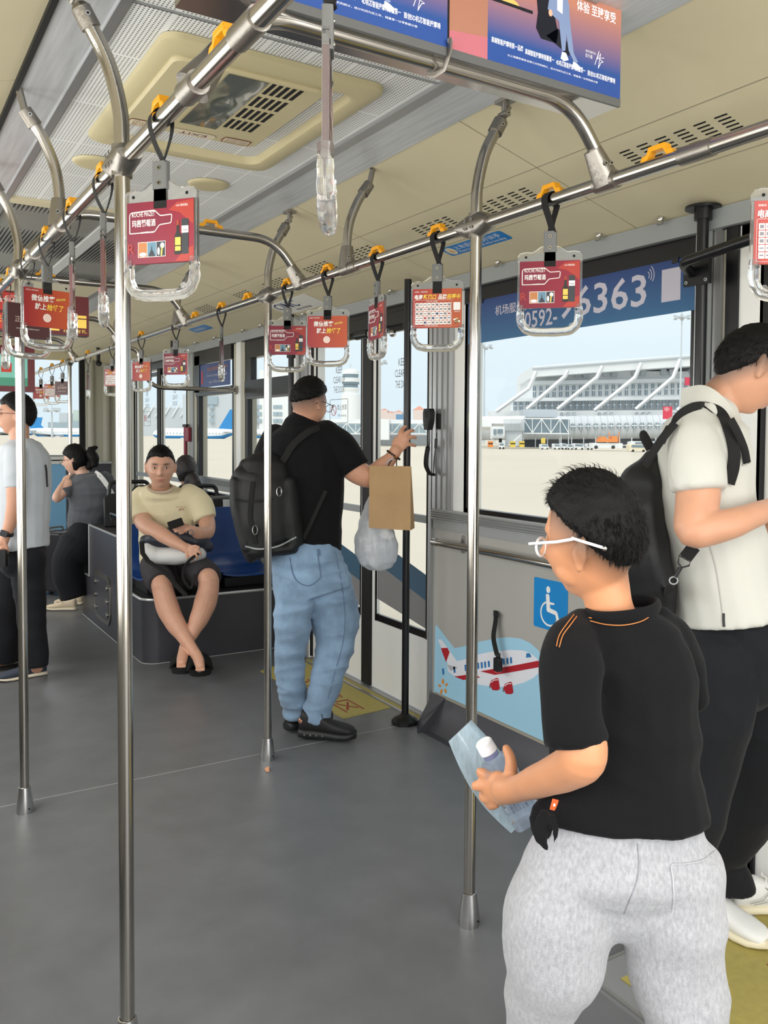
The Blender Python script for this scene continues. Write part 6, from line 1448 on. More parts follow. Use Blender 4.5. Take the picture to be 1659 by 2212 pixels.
    for sx in (-1, 1): b.sweep([tp(sx*.060, .097, .004), tp(sx*.077, .090, .006), tp(sx*.083, .03, .008), tp(sx*.086, -.006, .012)], .0030, wg, 8); b.sweep([tp(sx*.087, -.004, .014), tp(sx*.088, -.035, .004), tp(sx*.084, -.062, -.006)], .0028, wg, 8); b.ell(tp(sx*.084, -.064, -.007), .0048, chrome)
    for sx in (-1, 1): b.sweep([tp(sx*.036+.024*math.cos(a), .094-abs(sx*.036+.024*math.cos(a))*.12, -.006+.017*math.sin(a)) for a in [2*PI*i/24 for i in range(24)]], .0026, wg, 8, closed=True)
    b.sweep([tp(-.01, .094, 0), tp(.01, .094, 0)], .0024, wg, 6); b.build('glasses', P, label='white glasses hooked over the ear')
boy()
# bottle and sheet held by the boy
def bottle():
    t = 1.815; a = PD(1044, 1603, t); c = PD(1143, 1770, t+.02); ax = (c-a).normalized(); L = (c-a).length; B_ = thing('water_bottle', 'square clear plastic water bottle with white cap in the hand of the boy', 'bottle', tuple(c))
    sd = ax.cross(FW).normalized(); M = Matrix(((sd.x, ax.cross(sd).x, ax.x, a.x), (sd.y, ax.cross(sd).y, ax.y, a.y), (sd.z, ax.cross(sd).z, ax.z, a.z), (0, 0, 0, 1)))
    pet = mat('clear_bottle_plastic', (244, 246, 255), .04, trans=.96, ior=1.16); pt2 = mat('bottle_neck_lilac', (176, 184, 226), .1, trans=.6, ior=1.3)
    def sq(h, r): return [(x, y, h) for x, y in rrect(-h*0-r[0], -r[0], r[0], r[0], r[1], 4)]
    st = [(.034, .017, .0169), (.042, .019, .018), (.050, .031, .012), (.056, .033, .007), (.10, .033, .006), (.104, .031, .006), (.108, .033, .006), (.15, .033, .006), (.154, .031, .006), (.158, .033, .006), (L-.006, .033, .006), (L, .030, .006)]
    vs = []; n = 20
    for h, r, q in st: vs += [(x, y, h) for x, y in rrect(-r, -r, r, r, q, 4)]
    fs = [tuple(range(n))[::-1]]+[(i*n+j, i*n+(j+1) % n, (i+1)*n+(j+1) % n, (i+1)*n+j) for i in range(len(st)-1) for j in range(n)]+[tuple(range((len(st)-1)*n, len(st)*n))]
    b = MB(); b.add(vs, fs, pet, M)
    for i in range(5): x = -.024+.012*i; b.bb((x-.0012, -.0345, .06), (x+.0012, -.033, .145), pet, M)
    b.build('bottle_body', B_, smooth=50)
    b = MB(); b.lathe([(.0165, .022), (.0165, .036)], pt2, 24, M); b.build('bottle_neck', B_)
    b = MB(); b.lathe([(.016, -.002), (.0185, .001), (.0190, .012), (.0192, .0125), (.0192, .024)], mat('cap_white', (240, 241, 246), .35), 36, M); b.build('cap', B_)
    b = MB(); M2 = M @ frame((-.028, -.0352, L-.012), (0, 0, -1), (1, 0, 0))
    lt = mat('label_print', (96, 100, 120), .5)
    for i in range(5): b.text(['净含量555ml', '生产日期见瓶身', '保质期 18个月', '饮用天然水', '请置阴凉处'][i], 0, .004+i*.0075, .0048, lt, M2, w=.04)
    for i in range(9): b.bb((.046+0*i, .006+.004*i, 0), (.052, .008+.004*i, .0004), lt, M2)
    b.prism(circ(.02, .050, .007, n=16), .0004, mat('label_red', (150, 50, 60), .5), M2); b.build('label_print', B_, smooth=0)
bottle()
b = MB(); n = 12; vs = []
TL, TR_, BL, BR = (969, 1602), (1018, 1556), (1104, 1800), (1168, 1738)
for i in range(n+1):
    q = i/n; bow = math.sin(q*PI)
    l = V((TL[0]*(1-q)+BL[0]*q-12*bow, TL[1]*(1-q)+BL[1]*q+14*bow, 0)); r = V((TR_[0]*(1-q)+BR[0]*q+6*bow, TR_[1]*(1-q)+BR[1]*q-2*bow, 0))
    for k in range(5):
        u = k/4; p = l.lerp(r, u); vs.append(PD(p.x, p.y, 1.875+.02*math.sin(u*PI)-.01*q)); 
vs2 = [v+FW*.003 for v in vs]; m5 = len(vs); fs = []
for i in range(n):
    for k in range(4): a = i*5+k; fs.append((a, a+1, a+6, a+5)); fs.append((m5+a, m5+a+5, m5+a+6, m5+a+1))
for i in range(n):
    for k in (0, 4): a = i*5+k; fs.append((a, a+5, m5+a+5, m5+a))
for k in range(4): fs.append((k, k+1, m5+k+1, m5+k)); a = n*5+k; fs.append((a, m5+a, m5+a+1, a+1))
b.add(vs+vs2, fs, mat('pale_blue_sleeve', (176, 196, 208), .18, var=.16, vscale=30, coat=.6, stretch=(3, 3, .6))); b.build('paper_sleeve', label='curved glossy pale blue sheet behind the water bottle', cat='folder', smooth=60, loc=tuple(PD(1080, 1700, 1.87)))
# ------------------------------------------------ man in the white polo
def polo():
    t0 = 2.45; P = person('tall man in a white polo shirt and black trousers with a black backpack, head bent', 1560, 2010, t0)
    C = lambda s, **k: ring_chain(s, t0, **k)
    hc = PD(1622, 797, t0-.02); HM = head_frame(hc, D_(.86, .10, -.52), D_(.5, .05, .86)); hs = 1.10
    sk = [head_geo(HM, hs, 1.1), C([(1520, 930, 46), (1550, 870, 46), (1590, 835, 48), (1615, 810, 46)], asp=1.0),
          C([(1508, 1000, 44, -.18), (1508, 1070, 48, -.20), (1500, 1120, 44, -.23), (1497, 1148, 38, -.25), (1530, 1142, 39, -.25), (1575, 1132, 35, -.25), (1625, 1114, 29, -.22), (1680, 1092, 22, -.15)], asp=.95),
          C([(1690, 1088, 22, -.14), (1735, 1080, 26, -.08)], asp=.5), C([(1745, 1072, 8, -.03), (1775, 1060, 7, 0), (1790, 1072, 6, .03)], n=10), C([(1748, 1084, 8, -.03), (1780, 1078, 7, 0), (1792, 1088, 6, .03)], n=10), C([(1745, 1096, 8, -.03), (1775, 1096, 7, 0), (1786, 1104, 6, .03)], n=10), C([(1740, 1106, 7, -.03), (1766, 1110, 6, 0), (1774, 1116, 5, .03)], n=10), C([(1715, 1064, 8, -.05), (1740, 1048, 7, -.05)], n=10),
          C([(1560, 1000, 40, .19), (1570, 1100, 36, .2), (1620, 1150, 28, .16), (1690, 1140, 20, .08)]),
          C([(1540, 950, 45), (1530, 1100, 60), (1565, 1300, 65)], asp=1.0), C([(1560, 1430, 36, -.08), (1535, 1600, 40, -.1), (1495, 1850, 30, -.12), (1500, 1990, 26, -.12)]), C([(1610, 1430, 40, .1), (1645, 1600, 40, .14), (1590, 1820, 22, .22), (1582, 1900, 22, .26)])]
    sk += ear_geo(HM, hs, 1)+ear_geo(HM, hs, -1)
    tn = tinter(HM, hs, (200, 148, 118), stub=.75, stubz=.06, style='short', hair_c=(.06, .05, .045))
    organic('body', sk, SKIN('polo_skin', (200, 148, 118)), P, .005, 4, tint=tn)
    add_hair(P, HM, hs, .008, 'short', hairm, strands=1800, ln=.022, jag=.003, seed=8, top=1.3, lift=.3); eyes(P, HM, hs)
    pc = mat('white_pique', (198, 198, 190), .8, bump=.15, bscale=600, sheen=.2)
    sh = [C([(1530, 895, 62, 0, 1.1), (1525, 930, 84, 0, 1.55), (1518, 1000, 100, 0, 1.45), (1517, 1090, 105, 0, 1.3), (1545, 1190, 107, 0, 1.3), (1560, 1270, 108, 0, 1.3), (1572, 1330, 110, 0, 1.3)], flat1=True),
          C([(1505, 918, 42, -.10), (1502, 960, 55, -.15), (1506, 1010, 58, -.185), (1510, 1058, 60, -.20)], asp=.95, flat1=True),
          C([(1560, 935, 40, .12), (1580, 1000, 45, .18), (1590, 1060, 45, .18)], flat1=True)]
    organic('polo_shirt', sh, pc, P, .008, 5, amp=.005, nsc=7, fold=.006, fsc=(12, 12, 6))
    K = 'polo_shirt'+P.name
    b = MB(); q = [PD(1474, 838, t0+.0), PD(1520, 832, t0-.06), PD(1560, 855, t0-.09), PD(1600, 905, t0-.05), PD(1622, 925, t0)]; q2 = [PD(1470, 878, t0+.0), PD(1505, 868, t0-.07), PD(1540, 890, t0-.11), PD(1578, 925, t0-.08), PD(1612, 960, t0-.02)]
    q, q2 = cr(q, 5), cr(q2, 5); n = len(q); vs = q+q2+[p+FW*.006 for p in q]+[p+FW*.006 for p in q2]; fs = []
    for i in range(n-1): fs += [(i, i+1, n+i+1, n+i), (2*n+i, 3*n+i, 3*n+i+1, 2*n+i+1), (i, 2*n+i, 2*n+i+1, i+1), (n+i, n+i+1, 3*n+i+1, 3*n+i)]
    b.add(vs, fs, pc); b.build('collar', P, smooth=60)
    strapline('side_seam', K, [(1530, 1170), (1545, 1220), (1555, 1280), (1562, 1335)], 2, t0, mat('polo_seam', (170, 170, 164), .8), P, asp=.5, off=.001)
    strapline('shoulder_seam', K, [(1476, 905), (1465, 935), (1452, 980), (1448, 1015), (1455, 1045)], 1.8, t0, mat('polo_seam', (170, 170, 164), .8), P, asp=.5, off=.001)
    strapline('hem_slit', K, [(1563, 1325), (1563, 1340), (1564, 1354)], 5, t0, black_i, P, asp=.3, off=.002)
    pn = [C([(1575, 1330, 95, 0, 1.3), (1580, 1400, 98, 0, 1.3), (1585, 1460, 96, 0, 1.2)], flat0=True),
          C([(1555, 1420, 84, -.09), (1545, 1520, 82, -.10), (1528, 1610, 76, -.10), (1502, 1740, 66, -.11), (1486, 1850, 58, -.12), (1490, 1950, 50, -.12), (1500, 2020, 48, -.12)], flat1=True),
          C([(1625, 1420, 84, .10), (1645, 1520, 84, .12), (1645, 1620, 80, .14), (1625, 1730, 66, .18), (1585, 1820, 44, .22), (1562, 1860, 36, .25), (1582, 1900, 42, .26), (1588, 1926, 42, .26)], flat1=True)]
    organic('trousers', pn, black_cloth2, P, .008, 4, amp=.006, nsc=7, fold=.008, fsc=(14, 14, 6))
    wc, up_ = mat('trainer_white', (230, 230, 226), .6), mat('trainer_mesh_white', (226, 227, 226), .75, bump=.3, bscale=500); so = mat('trainer_cream_sole', (222, 214, 188), .6)
    e1 = PZ(1660, 2058, 0); h1 = PZ(1508, 1975, 0); h1 = e1+(h1-e1).normalized()*.30
    shoe(P, h1, e1, .105, .115, so, up_, white_i, sole_h=.036)
    h2 = PZ(1575, 1968, 0); e2 = PZ(1720, 1966, 0); e2 = h2+(e2-h2).normalized()*.30
    M, L = shoe(P, h2, e2, .10, .115, so, up_, white_i, sole_h=.036)
    b = MB(); sg = mat('grey_shoe_stripe', (150, 152, 150), .5)
    for pts in (((.16, .05), (.3, .06), (.42, .095)), ((.2, .045), (.36, .055), (.5, .088)), ((.42, .09), (.5, .07), (.54, .04)), ((.34, .095), (.44, .07), (.5, .045))):
        b.sweep([M @ V((x*L, -.049*(1-.3*max(0, z-.06)/.05), z)) for x, z in pts], .0016, sg, 4)
    b.build('shoe_stripes', P)
    b = MB(); c = PD(1672, 1140, t0-.02); b.prism(rrect(-.036, -.075, .036, .075, .008, 4), .009, black_pl, frame(c, D_(.3, 1, 0), D_(.5, 0, .8)))
    b.build('phone', label='black phone held at the right edge by the man in white', cat='phone', loc=tuple(c))
    # backpack
    B_ = thing('backpack', 'slim black backpack worn by the man in the white polo', 'backpack', tuple(PD(1400, 1300, t0)))
    bag = [C([(1408, 985, 16, .03), (1388, 1040, 46, .03), (1376, 1110, 56, .03), (1382, 1190, 60, .02), (1400, 1260, 54, .02), (1412, 1312, 44, .02)], asp=2.0)]
    organic('bag_body', bag, mat('black_nylon', (13, 14, 18), .55, bump=.2, bscale=300), B_, .007, 4, amp=.003)
    strapline('shoulder_strap', K, [(1432, 958), (1450, 925), (1475, 895), (1505, 880), (1540, 884), (1562, 900), (1578, 935), (1586, 975), (1584, 1010), (1574, 1045)], 23, t0, web, B_, asp=.28, off=.008)
    b = MB(); pts = cr([PD(1394, 1005, t0-.12), PD(1412, 975, t0-.15), PD(1435, 942, t0-.17), PD(1458, 915, t0-.17)], 6); b.sweep(pts, .014, web, 8, asp=.5); b.build('strap_joint', B_)
    b = MB(); b.sweep(cr([PD(1578, 905, t0-.2), PD(1594, 935, t0-.2), PD(1608, 970, t0-.19), PD(1614, 1000, t0-.18)], 5), .010, web, 8, asp=.4); 
    for i in range(3): b.ell(PD(1606+i*6, 1004-i*2, t0-.18), .003, chrome)
    b.build('loose_strap', B_)
    b = MB(); b.sweep(cr([PD(1402, 972, t0-.05), PD(1388, 944, t0-.05), PD(1392, 936, t0-.05), (PD(1410, 968, t0-.05))], 5), .008, web, 8, asp=.5); b.build('haul_loop', B_)
    b = MB(); z = -.20; b.sweep([PD(1500, 1180, t0+z), PD(1480, 1206, t0+z)], .018, web, 8, asp=.2); tri = [PD(1467, 1200, t0+z), PD(1492, 1213, t0+z), PD(1488, 1222, t0+z), PD(1473, 1226, t0+z), PD(1465, 1216, t0+z)]; b.sweep(tri, .0026, black_pl, 6, closed=True)
    b.sweep([PD(1470, 1226, t0+z), PD(1458, 1246, t0+z)], .006, black_pl, 8); b.sweep([PD(1455+9*math.cos(a), 1254+8*math.sin(a), t0+z) for a in [2*PI*i/14 for i in range(14)]], .002, greyband, 6, closed=True); b.sweep(cr([PD(1454, 1262, t0+z), PD(1436, 1280, t0-.12), PD(1420, 1290, t0)], 4), .012, web, 8, asp=.3); b.build('strap_buckle', B_)
polo()
# ------------------------------------------------ man in black by the door
def blackman():
    t0 = 4.38; P = person('man in black polo and blue jeans seen from behind, reaching to the black post', 668, 1580, t0)
    C = lambda s, **k: ring_chain(s, t0, **k)
    hc = PD(668, 872, t0); HM = head_frame(hc, D_(.60, .78, -.20), D_(.06, .12, 1)); hs = 1.06
    sk = [head_geo(HM, hs, 1.15), C([(654, 930, 30), (656, 905, 27), (662, 880, 27)], asp=1), C([(655, 970, 45), (660, 1080, 50), (662, 1200, 50)], asp=.5),
          C([(735, 985, 26, 0), (764, 1013, 27, 0), (786, 1027, 25, .01), (803, 1028, 24, .04), (826, 1008, 20, .06), (846, 988, 14.5, .07), (856, 972, 13.5, .07)], asp=.95),
          C([(857, 970, 14, .07), (864, 958, 17.5, .08), (871, 948, 15, .08)], asp=.5),
          C([(862, 950, 5.5, .08), (864, 938, 5.2, .08), (869, 927, 4.6, .10), (877, 921, 3.8, .12)], n=10, asp=1), C([(870, 945, 5.5, .08), (878, 936, 5.2, .085), (886, 931, 4.8, .10), (893, 930, 4, .12)], n=10, asp=1),
          C([(873, 951, 5.4, .08), (881, 946, 5.2, .085), (890, 944, 4.6, .10), (898, 945.5, 3.8, .12)], n=10, asp=1), C([(874, 961, 5, .08), (882, 960, 4.8, .085), (890, 961, 4.2, .10), (897, 963, 3.5, .12)], n=10, asp=1), C([(858, 955, 5.5, .10), (866, 944, 5, .14), (876, 938, 4.2, .17)], n=10, asp=1),
          C([(590, 965, 26, .1), (580, 1020, 22, .15), (610, 1080, 18, .3), (660, 1060, 14, .38)]),
          C([(640, 1230, 30, -.04), (634, 1330, 22, -.05), (627, 1410, 17, -.02), (628, 1470, 15, 0), (637, 1525, 12, .04)]), C([(706, 1260, 30, .03), (722, 1335, 26, .06), (724, 1395, 20, .04), (708, 1460, 17, .0), (690, 1520, 13, -.03)])]
    sk += ear_geo(HM, hs, 1)+ear_geo(HM, hs, -1)
    tn = tinter(HM, hs, (206, 152, 124), stub=.85, stubz=.085, style='crew', hair_c=(.03, .025, .025))
    organic('body', sk, SKIN('door_man_skin', (206, 152, 124)), P, .0048, 3, tint=tn)
    add_hair(P, HM, hs, .013, 'crew', hairm, strands=1600, ln=.020, jag=.004, seed=5, top=2.6, lift=.5)
    glasses(P, HM, hs, black_pl)
    sh = [C([(657, 893, 24, 0, 1), (652, 918, 40, 0, .9), (653, 942, 72, 0, .7), (655, 975, 90, 0, .62), (660, 1020, 84), (662, 1090, 78), (663, 1150, 75), (662, 1188, 74)], asp=.72, flat1=True, flat0=True),
          C([(700, 940, 36, 0), (728, 965, 40, 0), (750, 992, 38, .0), (765, 1015, 35, .0)], asp=.95, flat1=True), C([(600, 945, 34, .04), (580, 985, 32, .08), (575, 1030, 28, .12)], flat1=True)]
    organic('polo_shirt', sh, black_cloth, P, .008, 4, amp=.005, nsc=7, fold=.004, fsc=(14, 14, 7))
    jean = mat('light_blue_denim', (124, 150, 176), .85, bump=.3, bscale=500, var=.26, vscale=7, sheen=.2)
    pn = [C([(662, 1170, 70), (664, 1215, 76), (674, 1262, 84, 0, .7), (680, 1285, 82, 0, .6)], asp=.8, flat0=True, flat1=True),
          C([(640, 1260, 44, -.04), (634, 1330, 41, -.05), (627, 1410, 31, -.02), (628, 1470, 30, 0), (637, 1520, 28, .04), (640, 1550, 27, .05)], flat1=True),
          C([(706, 1270, 55, .03), (722, 1335, 52, .06), (724, 1395, 40, .04), (708, 1460, 34, .0), (690, 1515, 30, -.03), (682, 1556, 29, -.03)], flat1=True)]
    organic('jeans', pn, jean, P, .007, 2, amp=.009, nsc=8, fold=.009, fsc=(12, 12, 16))
    K = 'jeans'+P.name; se = mat('denim_seam', (90, 110, 136), .8)
    strapline('back_pocket', K, [(626, 1205), (633, 1240), (645, 1258), (668, 1265), (690, 1250), (692, 1238), (686, 1195)], 2.2, t0, se, P, asp=.4, off=.002); strapline('side_seam', K, [(724, 1190), (734, 1240), (742, 1290), (745, 1340), (740, 1390), (724, 1450), (708, 1510)], 1.6, t0, se, P, asp=.4, off=.001); strapline('belt_loop', K, [(687, 1186), (690, 1200)], 5, t0, se, P, asp=.4, off=.004)
    sb, su = mat('black_trainer_sole', (30, 31, 33), .5), mat('black_trainer_upper', (22, 22, 25), .6)
    h1 = PZ(646, 1590, .012); e1 = PZ(770, 1600, .004); 
    M, L = shoe(P, h1, h1+(e1-h1).normalized()*.29, .105, .14, sb, su, black_i, sole_h=.048)
    for i in range(4): b = MB(); b.ell(M @ V((.04+.03*i, -.042, .024)), (.008, .008, .007), mat('air_bubble', (70, 72, 74), .15), n=10, k=8); b.build('sole_pod', P)
    b = MB(); b.ell(M @ V((.012, -.02, .085)), (.012, .02, .018), mat('copper_gloss', (180, 130, 104), .2, .6)); b.build('heel_badge', P)
    h2 = PZ(618, 1578, .012); e2 = PZ(700, 1560, .004); shoe(P, h2, h2+(e2-h2).normalized()*.28, .105, .14, sb, su, None, sole_h=.048)
    b = MB()
    for i in range(18):
        a = 2*PI*i/18; c = PD(850, 983, t0+.07); ax = (PD(866, 960, t0)-PD(838, 1000, t0)).normalized(); s1 = ax.cross(FW).normalized(); s2 = ax.cross(s1); b.ell(c+s1*.037*math.cos(a)+s2*.034*math.sin(a), .0062, mat('amber_bead', (176, 110, 40), .2) if i % 6 == 0 else mat('dark_bead', (42, 24, 20), .2), n=8, k=6)
    b.build('bead_bracelet', P, label='dark bead bracelet with amber beads')
    # paper bag
    G = thing('paper_bag', 'brown paper bag hanging from the wrist of the man in black', 'bag', tuple(PD(842, 1142, t0)))
    f0 = t0-.03; s_ = f0/FPX; M = frame(PD(797, 1140, f0), RH*.985-FH*.17, (0, 0, 1)); kraft = mat('brown_kraft_paper', (172, 140, 100), .75, bump=.3, bscale=40, var=.05, vscale=9)
    nx, nz = 14, 18; vs = []; w, h = 91*s_, 134*s_
    for k in (0, 1):
        for i in range(nz+1):
            for j in range(nx+1):
                x, z = j/nx, i/nz; dp = (.10*(1-z)+.012)*(1 if k else 0); n_ = .004*noise.noise(V((x*3, z*4, k*5)))+(.006*math.sin(z*9+x*3) if k == 0 else 0)*(1-z)*.6
                vs.append(M @ V((x*w+(-.0 if k == 0 else 0), z*h-(.008*x if z == 0 else 0), -dp+n_)))
    R_ = (nx+1)*(nz+1); fs = []
    for i in range(nz):
        for j in range(nx): a = i*(nx+1)+j; fs.append((a, a+1, a+nx+2, a+nx+1)); fs.append((R_+a, R_+a+nx+1, R_+a+nx+2, R_+a+1))
        for j in (0, nx): a = i*(nx+1)+j; fs.append((a, a+nx+1, R_+a+nx+1, R_+a))
    for j in range(nx): fs.append((j, j+1, R_+j+1, R_+j)); a = nz*(nx+1)+j; fs.append((a, a+1, R_+a+1, R_+a))
    b = MB(); b.add(vs, fs, kraft); b.build('bag_body', G, smooth=45)
    b = MB(); b.sweep(cr([PD(835, 1015, f0+.02), PD(845, 995, f0+.04), PD(855, 990, f0+.04), PD(857, 1012, f0)], 5), .003, black_i, 6); b.build('rope_handle', G)
    G = thing('plastic_bag', 'translucent white plastic bag hanging below the paper bag', 'bag', tuple(PD(815, 1210, t0)))
    gm = mat('thin_white_plastic', (226, 229, 234), .2, trans=.5, ior=1.05, bump=1, bscale=45, coat=.4)
    organic('bag_body', [ring_chain([(800, 1075, 5), (797, 1100, 12), (800, 1130, 26), (808, 1160, 40), (815, 1185, 45), (817, 1200, 42)], t0+.08, asp=.7)], gm, G, .006, 1, amp=.010, nsc=14, fold=.008, fsc=(30, 30, 8))
    b = MB(); b.sweep(cr([PD(800, 1080, t0+.08), PD(808, 1040, t0+.06), PD(835, 1000, t0+.02), PD(850, 990, t0)], 5), .004, gm, 6); b.build('carry_loop', G)
    # backpack
    B_ = thing('backpack', 'large black backpack with flap on the back of the man in black', 'backpack', tuple(PD(575, 1205, t0-.2)))
    nyl = mat('black_canvas', (14, 14, 16), .6, bump=.3, bscale=300)
    organic('bag_body', [ring_chain([(572, 1022, 58, -.10), (570, 1060, 68, -.11), (574, 1120, 68, -.12), (582, 1170, 64, -.11), (590, 1186, 58, -.11)], t0, asp=.75, flat1=True), ring_chain([(514, 1040, 16, -.11), (520, 1110, 18, -.12), (541, 1186, 18, -.12)], t0, asp=2.4, flat1=True), ring_chain([(630, 1040, 16, -.10), (636, 1110, 18, -.11), (642, 1176, 18, -.10)], t0, asp=2.4, flat1=True), ring_chain([(542, 1192, 15, -.12), (636, 1182, 15, -.11)], t0, asp=2.6)], nyl, B_, .008, 3, amp=.004)
    organic('top_flap', [ring_chain([(530, 1006, 16, -.10), (560, 1004, 24, -.10), (600, 1008, 26, -.07)], t0, asp=1.4), ring_chain([(512, 1034, 14, -.11), (526, 1030, 26, -.12), (560, 1040, 34, -.13)], t0, asp=1.1)], nyl, B_, .007, 2, amp=.004)
    KB = 'bag_body'+B_.name
    strapline('buckle_strap', KB, [(546, 1040), (542, 1080), (540, 1120), (548, 1150), (552, 1175)], 9, t0, web, B_, off=.006); strapline('compression_strap', KB, [(508, 1079), (530, 1083), (560, 1082), (590, 1078)], 5, t0, web, B_, off=.006); strapline('bottom_panel_edge', KB, [(530, 1180), (560, 1186), (600, 1180), (640, 1160)], 3, t0, greyband, B_, off=.002)
    b = MB()
    for c in onto(KB, [(603, 1062), (551, 1145)], .008):
        b.sweep([c+RH*.012*math.cos(a)+V((0, 0, .022*math.sin(a))) for a in [2*PI*i/12 for i in range(12)]], .0028, satin, 6, closed=True)
    b.build('metal_buckle', B_)
    KS_ = 'polo_shirt'+P.name
    strapline('shoulder_strap', KS_, [(602, 1010), (615, 990), (630, 965), (650, 945), (672, 930), (690, 925)], 14, t0, web, B_, asp=.3, off=.006); strapline('side_strap', KS_, [(704, 1060), (690, 1090), (672, 1130), (655, 1165)], 8, t0, web, B_, asp=.3, off=.004)
blackman()
# ------------------------------------------------ seated man in cream
def seated():
    t0 = 6.02; P = person('man in cream t-shirt and dark shorts sitting with legs crossed at the ankles', 348, 1420, t0)
    C = lambda s, **k: ring_chain(s, t0, **k)
    hc = PD(347, 1009, t0-.22); fw = (EYE-hc); fw.z = -.10*fw.length; HM = head_frame(hc, fw, (0, 0, 1)); hs = 1.2
    sk = [head_geo(HM, hs, 1.5), C([(347, 1078, 17, -.04), (347, 1055, 19, -.11), (347, 1028, 20, -.18)], asp=.9), C([(352, 1095, 34), (358, 1150, 40), (362, 1230, 40)], asp=.4),
          C([(303, 1095, 18, -.08), (308, 1122, 19, -.14), (318, 1137, 18, -.24), (345, 1152, 17, -.32), (372, 1168, 14.5, -.38), (394, 1180, 11, -.42), (404, 1186, 11, -.43)], asp=.95),
          C([(404, 1184, 11, -.43), (414, 1190, 13, -.45), (422, 1190, 11, -.45)], asp=.5),
          C([(403, 1193, 3.8, -.46), (404, 1201, 3.4, -.47), (405, 1206, 3, -.47)], n=10), C([(412, 1196, 4, -.46), (415, 1204, 3.6, -.47), (417, 1210, 3, -.46)], n=10), C([(420, 1194, 4, -.46), (424, 1200, 3.6, -.47), (426, 1206, 3, -.46)], n=10), C([(425, 1188, 4, -.46), (431, 1193, 3.6, -.46), (434, 1198, 3, -.45)], n=10), C([(412, 1182, 4, -.45), (422, 1180, 3.6, -.46), (430, 1183, 3, -.46)], n=10),
          C([(440, 1100, 17, -.04), (447, 1130, 18, -.12), (447, 1150, 16, -.22), (432, 1152, 14, -.32), (416, 1146, 11, -.38), (406, 1142, 10, -.40)], asp=.95),
          C([(408, 1142, 10, -.4), (396, 1140, 10, -.41), (388, 1140, 8, -.42)], asp=.6), C([(394, 1132, 3.6, -.42), (384, 1134, 3.2, -.44), (377, 1138, 3, -.45)], n=10), C([(392, 1138, 3.6, -.43), (382, 1140, 3.2, -.45), (375, 1143, 3, -.45)], n=10), C([(392, 1145, 3.6, -.43), (384, 1147, 3.2, -.45), (378, 1148, 3, -.45)], n=10), C([(396, 1150, 3.4, -.42), (388, 1152, 3, -.44)], n=10), C([(396, 1132, 3.8, -.42), (390, 1127, 3.4, -.43)], n=10),
          C([(340, 1228, 24, -.05), (346, 1255, 22, -.40), (352, 1276, 23, -.44), (362, 1312, 25, -.46), (378, 1345, 22, -.50), (398, 1376, 16, -.55), (414, 1400, 12.5, -.60), (424, 1415, 12, -.63)], asp=.95),
          C([(408, 1226, 24, -.05), (446, 1245, 22, -.40), (451, 1266, 23, -.44), (444, 1300, 25, -.44), (432, 1332, 22, -.46), (416, 1365, 16, -.50), (403, 1388, 12.5, -.53), (397, 1405, 12, -.55)], asp=.95),
          C([(424, 1414, 12, -.64), (430, 1428, 12.5, -.72), (433, 1442, 11, -.80)], asp=.8), C([(397, 1404, 12, -.56), (394, 1420, 12.5, -.64), (392, 1434, 11, -.72)], asp=.8)]
    for cx, cy, dd in ((433, 1443, -.83), (392, 1436, -.75)):
        for i in range(5): sk.append(C([(cx-8+i*4, cy, 2.9-.25*abs(i-1), dd), (cx-9+i*4.2, cy+5, 2.6-.2*abs(i-1), dd-.03)], n=8))
    sk += ear_geo(HM, hs, 1)+ear_geo(HM, hs, -1)
    tn = tinter(HM, hs, (206, 156, 130), stub=.4, stubz=.02)
    organic('body', sk, SKIN('seated_skin', (206, 156, 130)), P, .0046, 2, tint=tn); eyes(P, HM, hs)
    add_hair(P, HM, hs, .008, 'fade', hairm, strands=1200, ln=.022, jag=.004, seed=11, top=2.0, lift=.6)
    ct = mat('cream_cotton', (226, 214, 178), .85, bump=.15, bscale=500, sheen=.2)
    sh = [C([(347, 1052, 25, -.10, .9), (348, 1064, 50, -.08, .6), (352, 1082, 66, -.05, .5), (358, 1120, 63, -.04, .5), (362, 1165, 62, -.03, .55), (362, 1215, 60, -.03, .6), (364, 1232, 60)], asp=.55, flat1=True, flat0=True),
          C([(312, 1072, 24, -.05), (299, 1092, 27, -.07), (305, 1120, 26, -.12)], asp=.9, flat1=True), C([(405, 1070, 26, -.05), (430, 1088, 27, -.06), (444, 1122, 25, -.10)], asp=.9, flat1=True)]
    organic('tshirt', sh, ct, P, .008, 3, amp=.004, nsc=10, fold=.006, fsc=(16, 16, 10))
    K = 'tshirt'+P.name; b = MB(); b.sweep([PD(347+28*math.cos(a), 1050+12*math.sin(a)+2, t0-.16-.02*math.sin(a)) for a in [PI*i/12 for i in range(13)]]+[PD(347-26*math.cos(a), 1046, t0-.04) for a in [PI*.25, PI*.5, PI*.75]], .0095, mat('taupe_rib', (190, 172, 150), .85), 8, closed=True); b.build('collar', P)
    for c in onto(K, [(386, 1100)], .004)[:1]:
        b = MB(); M = frame(c, RH, (0, 0, 1)); rp = mat('chest_red_print', (150, 50, 60), .6); b.text('JM', 0, -.012, .018, rp, M, w=.032); b.text('PUPPY ROUND', -.025, .012, .006, rp, M, w=.075); b.build('chest_print', P, smooth=0)
    sm_ = mat('charcoal_shorts', (50, 46, 50), .8, bump=.2, bscale=400)
    pn = [C([(368, 1215, 62, -.02), (370, 1240, 60, -.04)], asp=.7), C([(336, 1222, 33, -.05), (340, 1240, 33, -.22), (347, 1254, 31, -.38), (350, 1262, 30, -.44)], asp=1, flat1=True), C([(410, 1220, 34, -.05), (428, 1232, 34, -.20), (444, 1242, 31, -.36), (449, 1248, 30, -.42)], asp=1, flat1=True)]
    organic('shorts', pn, sm_, P, .008, 3, amp=.005, nsc=9)
